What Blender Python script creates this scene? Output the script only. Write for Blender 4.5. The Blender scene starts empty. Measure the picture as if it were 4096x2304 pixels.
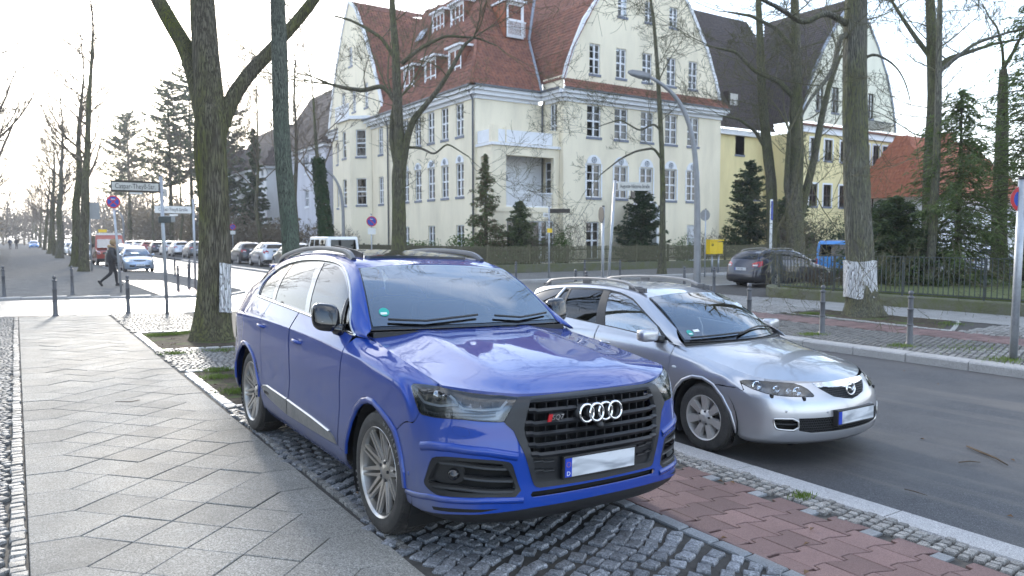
import bpy, bmesh, math, random
import numpy as np
from mathutils import Vector, Matrix
from mathutils.geometry import delaunay_2d_cdt, tessellate_polygon
SC = bpy.context.scene
COL = SC.collection
rad = math.radians
# ---------------------------------------------------------------- camera, world, sun, exposure
HC = 1.83
cam = bpy.data.cameras.new('camera'); camo = bpy.data.objects.new('camera', cam); COL.objects.link(camo)
camo.location = (0, 0, HC); camo.rotation_euler = (rad(90 - 3.75), 0, rad(-33.3))
cam.sensor_width = 36; cam.lens = 26.53; cam.clip_start = .05; cam.clip_end = 3000
cam.dof.use_dof = True; cam.dof.focus_distance = 5.6; cam.dof.aperture_fstop = 3.2
SC.camera = camo
SUN_EL, SUN_AZ = 16.0, 9.0          # elevation; azimuth measured from +Y towards +X
w = bpy.data.worlds.new('World'); SC.world = w; w.use_nodes = True
nt = w.node_tree; nt.nodes.clear()
def wn(t, **k):
 n = nt.nodes.new(t)
 for a, b in k.items(): setattr(n, a, b)
 return n
out = wn('ShaderNodeOutputWorld'); bg = wn('ShaderNodeBackground'); bg.inputs[1].default_value = .15
sky = wn('ShaderNodeTexSky', sky_type='NISHITA', sun_disc=False, sun_elevation=rad(SUN_EL), sun_rotation=rad(SUN_AZ), air_density=1.0, dust_density=.8, ozone_density=2.2)
tc = wn('ShaderNodeTexCoord'); sep = wn('ShaderNodeSeparateXYZ'); nt.links.new(tc.outputs['Generated'], sep.inputs[0])
def wm(op, a, b=None, c=None):
 n = wn('ShaderNodeMath', operation=op)
 for i, q in enumerate((a, b, c)):
  if q is None: continue
  if isinstance(q, (int, float)): n.inputs[i].default_value = q
  else: nt.links.new(q, n.inputs[i])
 return n.outputs[0]
zz = wm('ADD', wm('MAXIMUM', sep.outputs[2], 0.0), .22)
cmb = wn('ShaderNodeCombineXYZ'); nt.links.new(wm('DIVIDE', sep.outputs[0], zz), cmb.inputs[0]); nt.links.new(wm('DIVIDE', sep.outputs[1], zz), cmb.inputs[1])
nz = wn('ShaderNodeTexNoise'); nz.inputs['Scale'].default_value = 1.05; nz.inputs['Detail'].default_value = 9; nz.inputs['Roughness'].default_value = .58; nz.inputs['Distortion'].default_value = .35
nt.links.new(cmb.outputs[0], nz.inputs['Vector'])
rp = wn('ShaderNodeValToRGB'); rp.color_ramp.elements[0].position = .43; rp.color_ramp.elements[1].position = .68
nt.links.new(nz.outputs['Fac'], rp.inputs[0])
hz_ = wm('POWER', wm('SUBTRACT', 1.0, wm('MINIMUM', wm('DIVIDE', wm('MAXIMUM', sep.outputs[2], 0.0), .55), 1.0)), 1.6)      # milky veil towards the horizon
msk = wm('MAXIMUM', wm('MAXIMUM', rp.outputs[0], .03), wm('MULTIPLY', hz_, .985))
mx = wn('ShaderNodeMix', data_type='RGBA'); nt.links.new(msk, mx.inputs[0]); nt.links.new(sky.outputs[0], mx.inputs[6]); mx.inputs[7].default_value = (4.7, 4.85, 5.1, 1)
nt.links.new(mx.outputs[2], bg.inputs[0]); nt.links.new(bg.outputs[0], out.inputs[0])
sl = bpy.data.lights.new('sun', 'SUN'); sl.energy = 1.5; sl.angle = rad(6); sl.color = (1.0, .93, .82)
so = bpy.data.objects.new('sun', sl); COL.objects.link(so)
so.rotation_euler = Vector((-math.sin(rad(SUN_AZ)) * math.cos(rad(SUN_EL)), -math.cos(rad(SUN_AZ)) * math.cos(rad(SUN_EL)), -math.sin(rad(SUN_EL)))).to_track_quat('-Z', 'Y').to_euler()
VS = SC.view_settings; VS.view_transform = 'Standard'; VS.look = 'None'; VS.exposure = 2.0; VS.gamma = 1; VS.use_curve_mapping = False
SC.cycles.use_denoising = True; SC.cycles.max_bounces = 6; SC.cycles.transparent_max_bounces = 12; SC.cycles.caustics_reflective = False; SC.cycles.caustics_refractive = False
SC.cycles.sample_clamp_indirect = 6
# ---------------------------------------------------------------- helpers
def tag(o, label=None, cat=None, group=None, kind=None):
 if label: o['label'] = label
 if cat: o['category'] = cat
 if group: o['group'] = group
 if kind: o['kind'] = kind
 return o
def empty(name, loc=(0, 0, 0), rz=0, label=None, cat=None, group=None):
 o = bpy.data.objects.new(name, None); COL.objects.link(o); o.location = loc; o.rotation_euler = (0, 0, rz)
 o.empty_display_size = .2
 return tag(o, label, cat, group)
def link(name, me, parent=None, loc=None, rot=None):
 o = bpy.data.objects.new(name, me); COL.objects.link(o)
 if parent: o.parent = parent
 if loc is not None: o.location = loc
 if rot is not None: o.rotation_euler = rot
 return o
def frame_of(d):
 d = np.asarray(d, float); d = d / (np.linalg.norm(d) + 1e-12)
 a = np.array([0, 0, 1.]) if abs(d[2]) < .9 else np.array([1., 0, 0])
 x = np.cross(a, d); x /= np.linalg.norm(x); return x, np.cross(d, x), d
class MB:
 """collects geometry for ONE mesh"""
 def __init__(s): s.v = []; s.f = []; s.m = []; s.n = 0; s.mi = 0
 def add(s, V, F):
  V = np.asarray(V, float).reshape(-1, 3); s.v.append(V)
  for f in F: s.f.append(tuple(i + s.n for i in f)); s.m.append(s.mi)
  s.n += len(V); return s
 def box(s, a, b, R=None, o=None):
  x0, y0, z0 = a; x1, y1, z1 = b
  V = np.array([(x0, y0, z0), (x1, y0, z0), (x1, y1, z0), (x0, y1, z0), (x0, y0, z1), (x1, y0, z1), (x1, y1, z1), (x0, y1, z1)])
  if R is not None: V = V @ np.array(R).T
  if o is not None: V = V + np.array(o)
  return s.add(V, [(3, 2, 1, 0), (4, 5, 6, 7), (0, 1, 5, 4), (1, 2, 6, 5), (2, 3, 7, 6), (3, 0, 4, 7)])
 def bevbox(s, a, b, c=.01):
  """box with its top edges chamfered"""
  x0, y0, z0 = a; x1, y1, z1 = b
  V = [(x0, y0, z0), (x1, y0, z0), (x1, y1, z0), (x0, y1, z0), (x0, y0, z1 - c), (x1, y0, z1 - c), (x1, y1, z1 - c), (x0, y1, z1 - c),
             (x0 + c, y0 + c, z1), (x1 - c, y0 + c, z1), (x1 - c, y1 - c, z1), (x0 + c, y1 - c, z1)]
  return s.add(V, [(0, 1, 5, 4), (1, 2, 6, 5), (2, 3, 7, 6), (3, 0, 4, 7), (4, 5, 9, 8), (5, 6, 10, 9), (6, 7, 11, 10), (7, 4, 8, 11), (8, 9, 10, 11)])
 def tube(s, P, r, n=8, cap=True):
  P = np.asarray(P, float); r = np.broadcast_to(np.asarray(r, float), (len(P),))
  T = np.gradient(P, axis=0); x, y, _ = frame_of(T[0]); V = []
  for i in range(len(P)):
   d = T[i] / (np.linalg.norm(T[i]) + 1e-12); x = x - d * (x @ d); x /= np.linalg.norm(x) + 1e-12; y = np.cross(d, x)
   for k in range(n):
    a = 2 * math.pi * k / n; V.append(P[i] + r[i] * (math.cos(a) * x + math.sin(a) * y))
  F = [(i * n + k, i * n + (k + 1) % n, (i + 1) * n + (k + 1) % n, (i + 1) * n + k) for i in range(len(P) - 1) for k in range(n)]
  if cap: F += [tuple(range(n))[::-1], tuple((len(P) - 1) * n + k for k in range(n))]
  return s.add(V, F)
 def cyl(s, a, b, r, r2=None, n=16): return s.tube([a, b], [r, r if r2 is None else r2], n)
 def lathe(s, prof, o=(0, 0, 0), ax=(0, 0, 1), n=24, cap=True):
  """prof: [(radius, along)]"""
  x, y, d = frame_of(ax); o = np.array(o, float); V = []
  for r, h in prof:
   for k in range(n):
    a = 2 * math.pi * k / n; V.append(o + d * h + r * (math.cos(a) * x + math.sin(a) * y))
  m = len(prof); F = [(i * n + k, i * n + (k + 1) % n, (i + 1) * n + (k + 1) % n, (i + 1) * n + k) for i in range(m - 1) for k in range(n)]
  if cap: F += [tuple(range(n))[::-1], tuple((m - 1) * n + k for k in range(n))]
  return s.add(V, F)
 def prism(s, poly, o, ux, uy, depth):
  """2d polygon in plane (o,ux,uy) extruded by depth along ux x uy"""
  o, ux, uy = (np.array(q, float) for q in (o, ux, uy)); nn = np.cross(ux, uy); nn /= np.linalg.norm(nn); n = len(poly)
  V = [o + ux * a + uy * b for a, b in poly] + [o + ux * a + uy * b + nn * depth for a, b in poly]
  return s.add(V, [tuple(range(n))[::-1], tuple(range(n, 2 * n))] + [(i, (i + 1) % n, n + (i + 1) % n, n + i) for i in range(n)])
 def sweep(s, P, prof, up=(0, 0, 1)):
  """rectangular-ish profile [(a,b)] swept along P"""
  P = np.asarray(P, float); T = np.gradient(P, axis=0); up = np.array(up, float); n = len(prof); V = []
  for p, t in zip(P, T):
   t = t / (np.linalg.norm(t) + 1e-12); x = np.cross(t, up); x /= np.linalg.norm(x) + 1e-12; y = np.cross(x, t)
   for a, b in prof: V.append(p + a * x + b * y)
  F = [(i * n + k, i * n + (k + 1) % n, (i + 1) * n + (k + 1) % n, (i + 1) * n + k) for i in range(len(P) - 1) for k in range(n)]
  F += [tuple(range(n))[::-1], tuple((len(P) - 1) * n + k for k in range(n))]
  return s.add(V, F)
 def torus(s, o, ax, R, r, n=36, m=10, a0=0, a1=2 * math.pi):
  x, y, d = frame_of(ax); o = np.array(o, float); V = []; F = []; full = abs(a1 - a0 - 2 * math.pi) < 1e-6
  N = n if full else n + 1
  for i in range(N):
   a = a0 + (a1 - a0) * i / n; e = math.cos(a) * x + math.sin(a) * y
   for k in range(m):
    b = 2 * math.pi * k / m; V.append(o + e * (R + r * math.cos(b)) + d * r * math.sin(b))
  for i in range(n):
   for k in range(m): F.append((i * m + k, ((i + 1) % N) * m + k, ((i + 1) % N) * m + (k + 1) % m, i * m + (k + 1) % m))
  return s.add(V, F)
 def mesh(s, name, mats, smooth=False, recalc=False, bevel=0):
  me = bpy.data.meshes.new(name); V = np.concatenate(s.v) if s.v else np.zeros((0, 3))
  me.from_pydata(V.tolist(), [], s.f)
  if not isinstance(mats, (list, tuple)): mats = [mats]
  for q in mats: me.materials.append(MT(q))
  if len(mats) > 1: me.polygons.foreach_set('material_index', s.m)
  if recalc or bevel:
   bm = bmesh.new(); bm.from_mesh(me)
   if recalc: bmesh.ops.recalc_face_normals(bm, faces=bm.faces)
   if bevel: bmesh.ops.bevel(bm, geom=[e for e in bm.edges if len(e.link_faces) == 2 and e.calc_face_angle(0) > .6], offset=bevel, segments=2, affect='EDGES', profile=.6)
   bm.to_mesh(me); bm.free()
  if smooth:
   me.polygons.foreach_set('use_smooth', [True] * len(me.polygons))
   if smooth is not True: me.set_sharp_from_angle(angle=rad(smooth))
  me.update(); return me
 def build(s, name, mats, parent=None, smooth=False, recalc=False, loc=None, bevel=0):
  return link(name, s.mesh(name, mats, smooth, recalc, bevel), parent, loc)
def rotz(a): c, s = math.cos(a), math.sin(a); return np.array([[c, -s, 0], [s, c, 0], [0, 0, 1]])
# ---------------------------------------------------------------- materials (all procedural)
MATS = {}
def MT(q): return MATS[q] if isinstance(q, str) else q
class NB:
 def __init__(s, name):
  s.m = bpy.data.materials.new(name); s.m.use_nodes = True; s.t = s.m.node_tree; s.t.nodes.clear()
  s.out = s.n('ShaderNodeOutputMaterial'); MATS[name] = s.m
 def n(s, t, **k):
  o = s.t.nodes.new(t)
  for a, b in k.items(): setattr(o, a, b)
  return o
 def L(s, a, b): s.t.links.new(a, b)
 def put(s, i, q):
  if q is None: return
  if hasattr(q, 'is_output') or isinstance(q, bpy.types.NodeSocket): s.L(q, i)
  else: i.default_value = (*q, 1) if isinstance(q, tuple) and len(q) == 3 and i.type == 'RGBA' else q
 def math(s, op, a, b=None, c=None, clamp=False):
  o = s.n('ShaderNodeMath', operation=op, use_clamp=clamp)
  for i, q in enumerate((a, b, c)): s.put(o.inputs[i], q)
  return o.outputs[0]
 def mix(s, f, a, b, mode='MIX'):
  o = s.n('ShaderNodeMix', data_type='RGBA', blend_type=mode); s.put(o.inputs[0], f); s.put(o.inputs[6], a); s.put(o.inputs[7], b); return o.outputs[2]
 def noise(s, scale, detail=4, rough=.55, vec=None, dist=0):
  o = s.n('ShaderNodeTexNoise'); o.inputs['Scale'].default_value = scale; o.inputs['Detail'].default_value = detail; o.inputs['Roughness'].default_value = rough; o.inputs['Distortion'].default_value = dist
  s.L(vec or s.pos(), o.inputs['Vector']); return o.outputs['Fac']
 def voro(s, scale, feature='F1', vec=None, out='Distance', rnd=1):
  o = s.n('ShaderNodeTexVoronoi', feature=feature); o.inputs['Scale'].default_value = scale; o.inputs['Randomness'].default_value = rnd
  s.L(vec or s.pos(), o.inputs['Vector']); return o.outputs[out]
 def pos(s, sc=None, obj=False):
  if obj: p = s.n('ShaderNodeTexCoord').outputs['Object']
  else: p = s.n('ShaderNodeNewGeometry').outputs['Position']
  if sc:
   m = s.n('ShaderNodeMapping'); m.inputs['Scale'].default_value = sc; s.L(p, m.inputs[0]); p = m.outputs[0]
  return p
 def ramp(s, f, p0, p1, c0=(0, 0, 0), c1=(1, 1, 1)):
  o = s.n('ShaderNodeValToRGB'); e = o.color_ramp.elements; e[0].position = p0; e[1].position = p1; e[0].color = (*c0, 1); e[1].color = (*c1, 1); s.put(o.inputs[0], f); return o.outputs[0]
 def rnd(s): return s.n('ShaderNodeObjectInfo').outputs['Random']
 def bump(s, h, strength=.3, dist=.01, nrm=None):
  o = s.n('ShaderNodeBump'); o.inputs['Strength'].default_value = strength; o.inputs['Distance'].default_value = dist; s.put(o.inputs['Height'], h)
  if nrm is not None: s.L(nrm, o.inputs['Normal'])
  return o.outputs[0]
 def bsdf(s, color, rough=.6, metal=0, spec=.5, coat=0, normal=None, **k):
  o = s.n('ShaderNodeBsdfPrincipled'); s.put(o.inputs['Base Color'], color); s.put(o.inputs['Roughness'], rough); s.put(o.inputs['Metallic'], metal)
  s.put(o.inputs['Specular IOR Level'], spec); s.put(o.inputs['Coat Weight'], coat); o.inputs['Coat Roughness'].default_value = .03
  for a, b in k.items(): s.put(o.inputs[a.replace('_', ' ')], b)
  if normal is not None: s.L(normal, o.inputs['Normal'])
  s.L(o.outputs[0], s.out.inputs[0]); return o
def pm(name, c, rough=.6, metal=0, var=.18, scale=6, bump=0, bscale=60, coat=0, spec=.5, rnd=0, c2=None, dist=.004, rv=.12, **k):
 """plain procedural material: two-scale mottling, optional per-piece variation and bump"""
 b = NB(name); c = tuple(c); hi = c2 or tuple(min(1, q * (1 + var)) for q in c); lo = tuple(q * (1 - var) for q in c)
 f = b.math('ADD', b.math('MULTIPLY', b.noise(scale, 5), .6), b.math('MULTIPLY', b.noise(scale * 7.3, 3), .4))
 col = b.mix(b.ramp(f, .32, .68), lo, hi)
 if rnd:
  h = b.n('ShaderNodeHueSaturation'); b.L(b.math('ADD', b.math('MULTIPLY', b.rnd(), 2 * rnd), 1 - rnd), h.inputs['Value']); b.L(col, h.inputs['Color']); col = h.outputs[0]
 rr = b.math('ADD', rough - rv / 2, b.math('MULTIPLY', f, rv), clamp=True)
 nn = b.bump(b.noise(bscale, 5, .6), bump, dist) if bump else None
 b.bsdf(col, rr, metal, spec, coat, nn, **k); return b.m
# ---- paving and ground
def m_speckle(name, base, hi, lo, sc=170, rough=.5, bump=.35, rnd=.08, stain=.5, spec=.5):
 b = NB(name); v = b.voro(sc, out='Color'); g = b.n('ShaderNodeSeparateColor'); b.L(v, g.inputs[0])
 col = b.mix(b.ramp(g.outputs[0], .55, .8), base, hi); col = b.mix(b.ramp(g.outputs[1], .62, .9), col, lo)
 st = b.ramp(b.noise(1.7, 6, .6), .38, .66); col = b.mix(b.math('MULTIPLY', st, stain), col, tuple(q * .62 for q in base))
 h = b.n('ShaderNodeHueSaturation'); b.L(b.math('ADD', b.math('MULTIPLY', b.rnd(), 2 * rnd), 1 - rnd), h.inputs['Value']); b.L(col, h.inputs['Color'])
 r = b.math('ADD', rough - .1, b.math('MULTIPLY', b.noise(2.3, 5), .22))
 b.bsdf(h.outputs[0], r, 0, spec, 0, b.bump(b.math('ADD', b.voro(sc), b.noise(35, 4)), bump, .002))
m_speckle('slab', (.262, .248, .222), (.40, .385, .35), (.15, .143, .13), 150, .75, .4, .13, .45, .08)
m_speckle('granite_kerb', (.36, .35, .34), (.52, .51, .50), (.20, .19, .19), 210, .55, .5, .10, .3)
m_speckle('cobble', (.20, .205, .22), (.34, .35, .37), (.09, .095, .10), 120, .5, .7, .30, .35)
m_speckle('mosaic', (.235, .225, .21), (.35, .34, .32), (.12, .115, .11), 180, .6, .6, .30, .35, .2)
m_speckle('border_stone', (.40, .39, .37), (.55, .54, .52), (.25, .24, .23), 150, .5, .5, .18, .3)
m_speckle('edge_stone', (.20, .21, .22), (.26, .27, .28), (.13, .135, .14), 200, .5, .4, .22, .3)
m_speckle('red_paver', (.165, .102, .095), (.22, .145, .135), (.11, .07, .066), 260, .6, .35, .22, .5, .25)
m_speckle('concrete', (.33, .325, .31), (.38, .375, .36), (.24, .235, .22), 90, .75, .3, .05, .5, .12)
m_speckle('far_paving', (.20, .195, .185), (.25, .245, .23), (.13, .127, .12), 40, .95, .2, .05, .6, 0.0)
def m_asphalt():
 b = NB('asphalt'); v = b.voro(190, out='Color'); g = b.n('ShaderNodeSeparateColor'); b.L(v, g.inputs[0])
 col = b.mix(b.ramp(g.outputs[0], .6, .95), (.042, .042, .045), (.13, .13, .135)); col = b.mix(b.ramp(g.outputs[1], .6, .9), col, (.018, .018, .02))
 big = b.noise(.5, 6, .62); col = b.mix(b.ramp(big, .40, .66), col, (.085, .080, .076))
 # sandy tracks along the carriageway
 tr = b.ramp(b.noise(1.0, 5, .6, b.pos((1.9, .10, 1)), .5), .54, .66); col = b.mix(b.math('MULTIPLY', tr, .55), col, (.155, .135, .115))
 b.bsdf(col, b.math('ADD', .50, b.math('MULTIPLY', b.noise(3, 4), .2)), 0, .5, 0, b.bump(b.math('ADD', b.voro(170), b.math('MULTIPLY', b.noise(30, 4), .6)), .55, .004))
m_asphalt()
def m_wet():
 b = NB('worn_asphalt'); v = b.voro(150, out='Color'); g = b.n('ShaderNodeSeparateColor'); b.L(v, g.inputs[0])
 col = b.mix(b.ramp(g.outputs[0], .5, .95), (.10, .10, .10), (.20, .195, .19)); col = b.mix(b.ramp(b.noise(.7, 5), .4, .65), col, (.16, .155, .15))
 b.bsdf(col, b.math('ADD', .34, b.math('MULTIPLY', b.noise(1.2, 4), .2)), 0, .4, 0, b.bump(b.noise(60, 4), .15, .003))
m_wet()
def m_soil():
 b = NB('soil'); f = b.noise(9, 7, .65); col = b.mix(b.ramp(f, .35, .7), (.035, .026, .018), (.12, .095, .07)); col = b.mix(b.ramp(b.noise(2.2, 5), .5, .62), col, (.075, .10, .03))
 b.bsdf(col, .95, 0, .2, 0, b.bump(b.noise(28, 7, .7), 1, .03))
m_soil()
pm('joint_sand', (.055, .05, .044), .9, var=.4, scale=20, bump=.6, bscale=90)
pm('lawn', (.07, .10, .02), .9, var=.4, scale=3, bump=.8, bscale=60, c2=(.13, .15, .045))
pm('ground', (.06, .06, .045), .95, var=.35, scale=.6, bump=.5, bscale=12)
pm('moss_wall', (.20, .19, .165), .9, var=.3, scale=3, bump=.7, bscale=25, c2=(.10, .115, .03))
# ---- metal, paint, plastic
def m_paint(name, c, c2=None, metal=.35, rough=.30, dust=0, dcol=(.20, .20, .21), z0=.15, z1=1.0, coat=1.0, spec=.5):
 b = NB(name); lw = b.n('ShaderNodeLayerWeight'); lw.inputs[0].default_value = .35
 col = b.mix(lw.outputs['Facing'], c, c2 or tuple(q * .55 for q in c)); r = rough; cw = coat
 if dust:
  p = b.n('ShaderNodeTexCoord'); sp = b.n('ShaderNodeSeparateXYZ'); b.L(p.outputs['Object'], sp.inputs[0])
  hgt = b.ramp(b.math('DIVIDE', b.math('SUBTRACT', sp.outputs[2], z0), z1 - z0), .0, 1.0, (1, 1, 1), (0, 0, 0))
  f = b.math('MULTIPLY', b.math('MULTIPLY', hgt, dust), b.math('ADD', .55, b.math('MULTIPLY', b.noise(5, 6, .65, b.pos((1, 1, .35), True)), .9)), clamp=True)
  g_ = b.n('ShaderNodeVectorTransform', vector_type='NORMAL', convert_from='WORLD', convert_to='OBJECT'); b.L(b.n('ShaderNodeNewGeometry').outputs['Normal'], g_.inputs[0]); sn = b.n('ShaderNodeSeparateXYZ'); b.L(g_.outputs[0], sn.inputs[0])
  f = b.math('MULTIPLY', f, b.ramp(b.math('ABSOLUTE', sn.outputs[0]), .55, .95))      # road film sits on the flanks, not on the nose
  col = b.mix(f, col, dcol); r = b.math('ADD', rough, b.math('MULTIPLY', f, .35)); cw = b.math('SUBTRACT', coat, b.math('MULTIPLY', f, .75), clamp=True)
 b.bsdf(col, r, metal, spec, cw)
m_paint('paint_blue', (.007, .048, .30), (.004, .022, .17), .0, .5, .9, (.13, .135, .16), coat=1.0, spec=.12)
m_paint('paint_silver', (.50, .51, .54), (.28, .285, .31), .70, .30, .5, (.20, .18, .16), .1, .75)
m_paint('paint_black', (.010, .010, .014), (.006, .006, .012), .2, .3, .35, (.10, .095, .09))
m_paint('paint_navy', (.016, .018, .034), (.01, .01, .03), .3, .3, .4, (.10, .095, .09))
m_paint('paint_iceblue', (.33, .42, .55), (.20, .26, .36), .6, .32, .4, (.2, .19, .18))
m_paint('paint_red', (.33, .035, .02), (.18, .02, .012), .1, .35, .3, (.2, .17, .15))
m_paint('paint_white', (.78, .79, .80), (.62, .63, .64), .0, .35, .3, (.3, .28, .26))
m_paint('paint_grey', (.10, .105, .11), (.06, .06, .07), .5, .3, .4)
m_paint('paint_azure', (.03, .24, .62), (.02, .14, .40), .2, .35, .3)
m_paint('paint_darkgreen', (.02, .045, .04), (.012, .02, .02), .3, .3, .3)
pm('chrome', (.78, .78, .78), .09, 1, .04, 3, rv=.03)
pm('satin_metal', (.52, .52, .52), .30, 1, .08, 5, rv=.08)
pm('rim', (.50, .49, .48), .34, .9, .12, 9, c2=(.40, .37, .33), rv=.2)
pm('rim_silver', (.58, .57, .55), .40, .6, .12, 9, c2=(.46, .43, .40), rv=.2)
pm('tyre', (.022, .022, .022), .75, var=.35, scale=9, bump=.25, bscale=120, c2=(.06, .055, .05))
pm('black_plastic', (.018, .018, .019), .48, var=.2, scale=30, bump=.08, bscale=300)
pm('grille_frame', (.030, .031, .034), .42, .2, .15, 8, spec=.4)
pm('grille_black', (.012, .013, .015), .38, var=.2, scale=14)
pm('gloss_black', (.010, .010, .012), .10, coat=.6, var=.1)
pm('trim_grey', (.16, .165, .17), .5, .3, .2, 6, c2=(.26, .25, .24))
pm('rail_grey', (.13, .13, .135), .42, .5, .1)
pm('rail_light', (.36, .34, .32), .5, .4, .1)
pm('interior', (.025, .025, .027), .7, var=.2)
pm('seat', (.045, .043, .042), .6, var=.2, bump=.2)
pm('underbody', (.008, .008, .008), .9, var=.3)
def m_glass(name, tint, ior=1.9, rough=.0, refl=(1, 1, 1)):
 b = NB(name); fr = b.n('ShaderNodeFresnel'); fr.inputs[0].default_value = ior
 tr = b.n('ShaderNodeBsdfTransparent'); tr.inputs[0].default_value = (*tint, 1); gl = b.n('ShaderNodeBsdfGlossy'); gl.inputs['Roughness'].default_value = rough; gl.inputs[0].default_value = (*refl, 1)
 mxs = b.n('ShaderNodeMixShader'); b.L(fr.outputs[0], mxs.inputs[0]); b.L(tr.outputs[0], mxs.inputs[1]); b.L(gl.outputs[0], mxs.inputs[2]); b.L(mxs.outputs[0], b.out.inputs[0])
m_glass('screen_glass', (.40, .48, .48), 3.6)
m_glass('tint_glass', (.04, .045, .048), 1.5)
m_glass('lens_glass', (.74, .76, .78), 1.7)
m_glass('clear_glass', (.55, .6, .6), 1.8)
m_glass('window_glass', (.16, .18, .19), 1.7)
pm('lamp_inner', (.26, .27, .29), .25, .6, .2, 12)
pm('lamp_dark', (.03, .032, .036), .3, .2, .2)
pm('lamp_bulb', (.75, .77, .80), .08, .9, .03)
pm('lamp_white', (.7, .72, .75), .25, 0, .05)
pm('tail_red', (.36, .008, .010), .15, 0, .1, coat=.8)
pm('tail_white', (.6, .58, .58), .2, 0, .1, coat=.8)
pm('amber', (.55, .22, .03), .2, 0, .1)
pm('plate_white', (.62, .63, .65), .4, 0, .08, 2)
def m_smear():
 """plate whose characters are rubbed out into soft grey sweeps"""
 b = NB('plate_smeared'); mp = b.n('ShaderNodeMapping'); mp.inputs['Rotation'].default_value = (0, rad(-22), 0); mp.inputs['Scale'].default_value = (3.2, 1, 13); b.L(b.pos(None, True), mp.inputs[0])
 b.bsdf(b.mix(b.ramp(b.noise(1.3, 2, .4, mp.outputs[0], .6), .36, .62), (.30, .32, .35), (.64, .66, .69)), .4, 0, .5)
m_smear()
pm('plate_blue', (.012, .05, .42), .4, 0, .05)
pm('ink_black', (.012, .012, .013), .5, 0, .05)
pm('badge_red', (.45, .02, .025), .25, 0, .05)
pm('sticker_green', (.02, .34, .28), .45, 0, .05)
pm('sticker_white', (.70, .72, .72), .5, 0, .05)
# ---- street furniture
pm('bollard_grey', (.105, .108, .118), .5, .2, .18, 8, bump=.15, bscale=60)
pm('galvanised', (.36, .38, .41), .42, .6, .18, 5)
pm('lamp_post_grey', (.22, .225, .235), .45, .3, .15, 4)
pm('railing', (.055, .065, .066), .5, .3, .2, 10)
pm('sign_white', (.72, .72, .70), .45, 0, .06, 4)
pm('sign_enamel', (.55, .54, .50), .4, 0, .12, 9, c2=(.62, .61, .57))
pm('sign_frame', (.055, .045, .035), .5, .2, .2)
pm('sign_red', (.50, .022, .03), .4, 0, .08)
pm('sign_blue', (.012, .055, .36), .4, 0, .08)
pm('sign_back', (.24, .25, .26), .4, .6, .1)
pm('post_yellow', (.78, .52, .01), .4, 0, .06, 3, coat=.2)
pm('wood_fence', (.10, .085, .055), .85, var=.35, scale=7, bump=.4, bscale=60, c2=(.13, .13, .07), rnd=.18)
pm('twig', (.075, .05, .03), .85, var=.3, scale=14, bump=.4)
pm('dead_leaf', (.13, .07, .03), .8, var=.4, scale=20)
# ---- people
pm('coat_black', (.022, .023, .028), .55, 0, .25, 14, bump=.5, bscale=40, dist=.01)
pm('trousers', (.014, .014, .017), .75, 0, .2, 10, bump=.3, bscale=60)
pm('fur', (.36, .25, .14), .95, 0, .3, 60, bump=1, bscale=150, dist=.02)
pm('skin', (.55, .32, .24), .55, 0, .06)
pm('shoe', (.015, .014, .014), .5, 0, .2)
pm('coat_blue', (.05, .07, .12), .8, 0, .2)
pm('coat_dark', (.02, .02, .025), .8, 0, .2)
# ---- buildings
def m_render(name, c, st=.3):
 b = NB(name); col = b.mix(b.ramp(b.noise(.8, 6, .6, b.pos((1, 1, .25))), .42, .68), c, tuple(q * (1 - st * .5) for q in c)); col = b.mix(b.math('MULTIPLY', b.ramp(b.noise(14, 5), .5, .7), .12), col, tuple(q * .7 for q in c))
 b.bsdf(col, .88, 0, .3, 0, b.bump(b.noise(70, 5), .25, .006))
m_render('render_cream', (.87, .785, .61)); m_render('render_yellow', (.80, .69, .38)); m_render('render_pale', (.80, .78, .64)); m_render('render_white', (.74, .74, .75)); m_render('render_grey', (.50, .50, .53)); m_render('render_lilac', (.60, .60, .66))
pm('trim_white', (.76, .77, .80), .6, 0, .06, 4)
pm('sill_slate', (.16, .18, .23), .55, 0, .15, 4)
def m_tile(name, a, c, d):
 b = NB(name); f = b.noise(1.1, 6, .65); col = b.mix(b.ramp(f, .36, .66), a, c); col = b.mix(b.ramp(b.voro(6.0, out='Color'), .45, .9), col, d); col = b.mix(b.math('MULTIPLY', b.ramp(b.noise(3.5, 6), .56, .7), .6), col, tuple(q * .4 for q in a))
 b.bsdf(col, .72, 0, .35, 0, b.bump(b.noise(40, 4), .3, .006))
m_tile('tile_red', (.18, .075, .052), (.27, .11, .068), (.125, .055, .043)); m_tile('tile_dark', (.055, .042, .038), (.075, .055, .048), (.04, .034, .032)); m_tile('tile_orange', (.30, .10, .05), (.36, .13, .07), (.24, .08, .045))
pm('zinc', (.25, .28, .33), .45, .3, .2, 4); pm('gutter', (.13, .14, .16), .5, .3, .2)
pm('curtain', (.52, .50, .46), .9, 0, .15, 3); pm('room_dark', (.03, .03, .032), .9, 0, .2); pm('door_white', (.62, .63, .66), .5, 0, .08)
pm('brick_pier', (.32, .13, .08), .85, 0, .3, 12, bump=.4)
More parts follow.
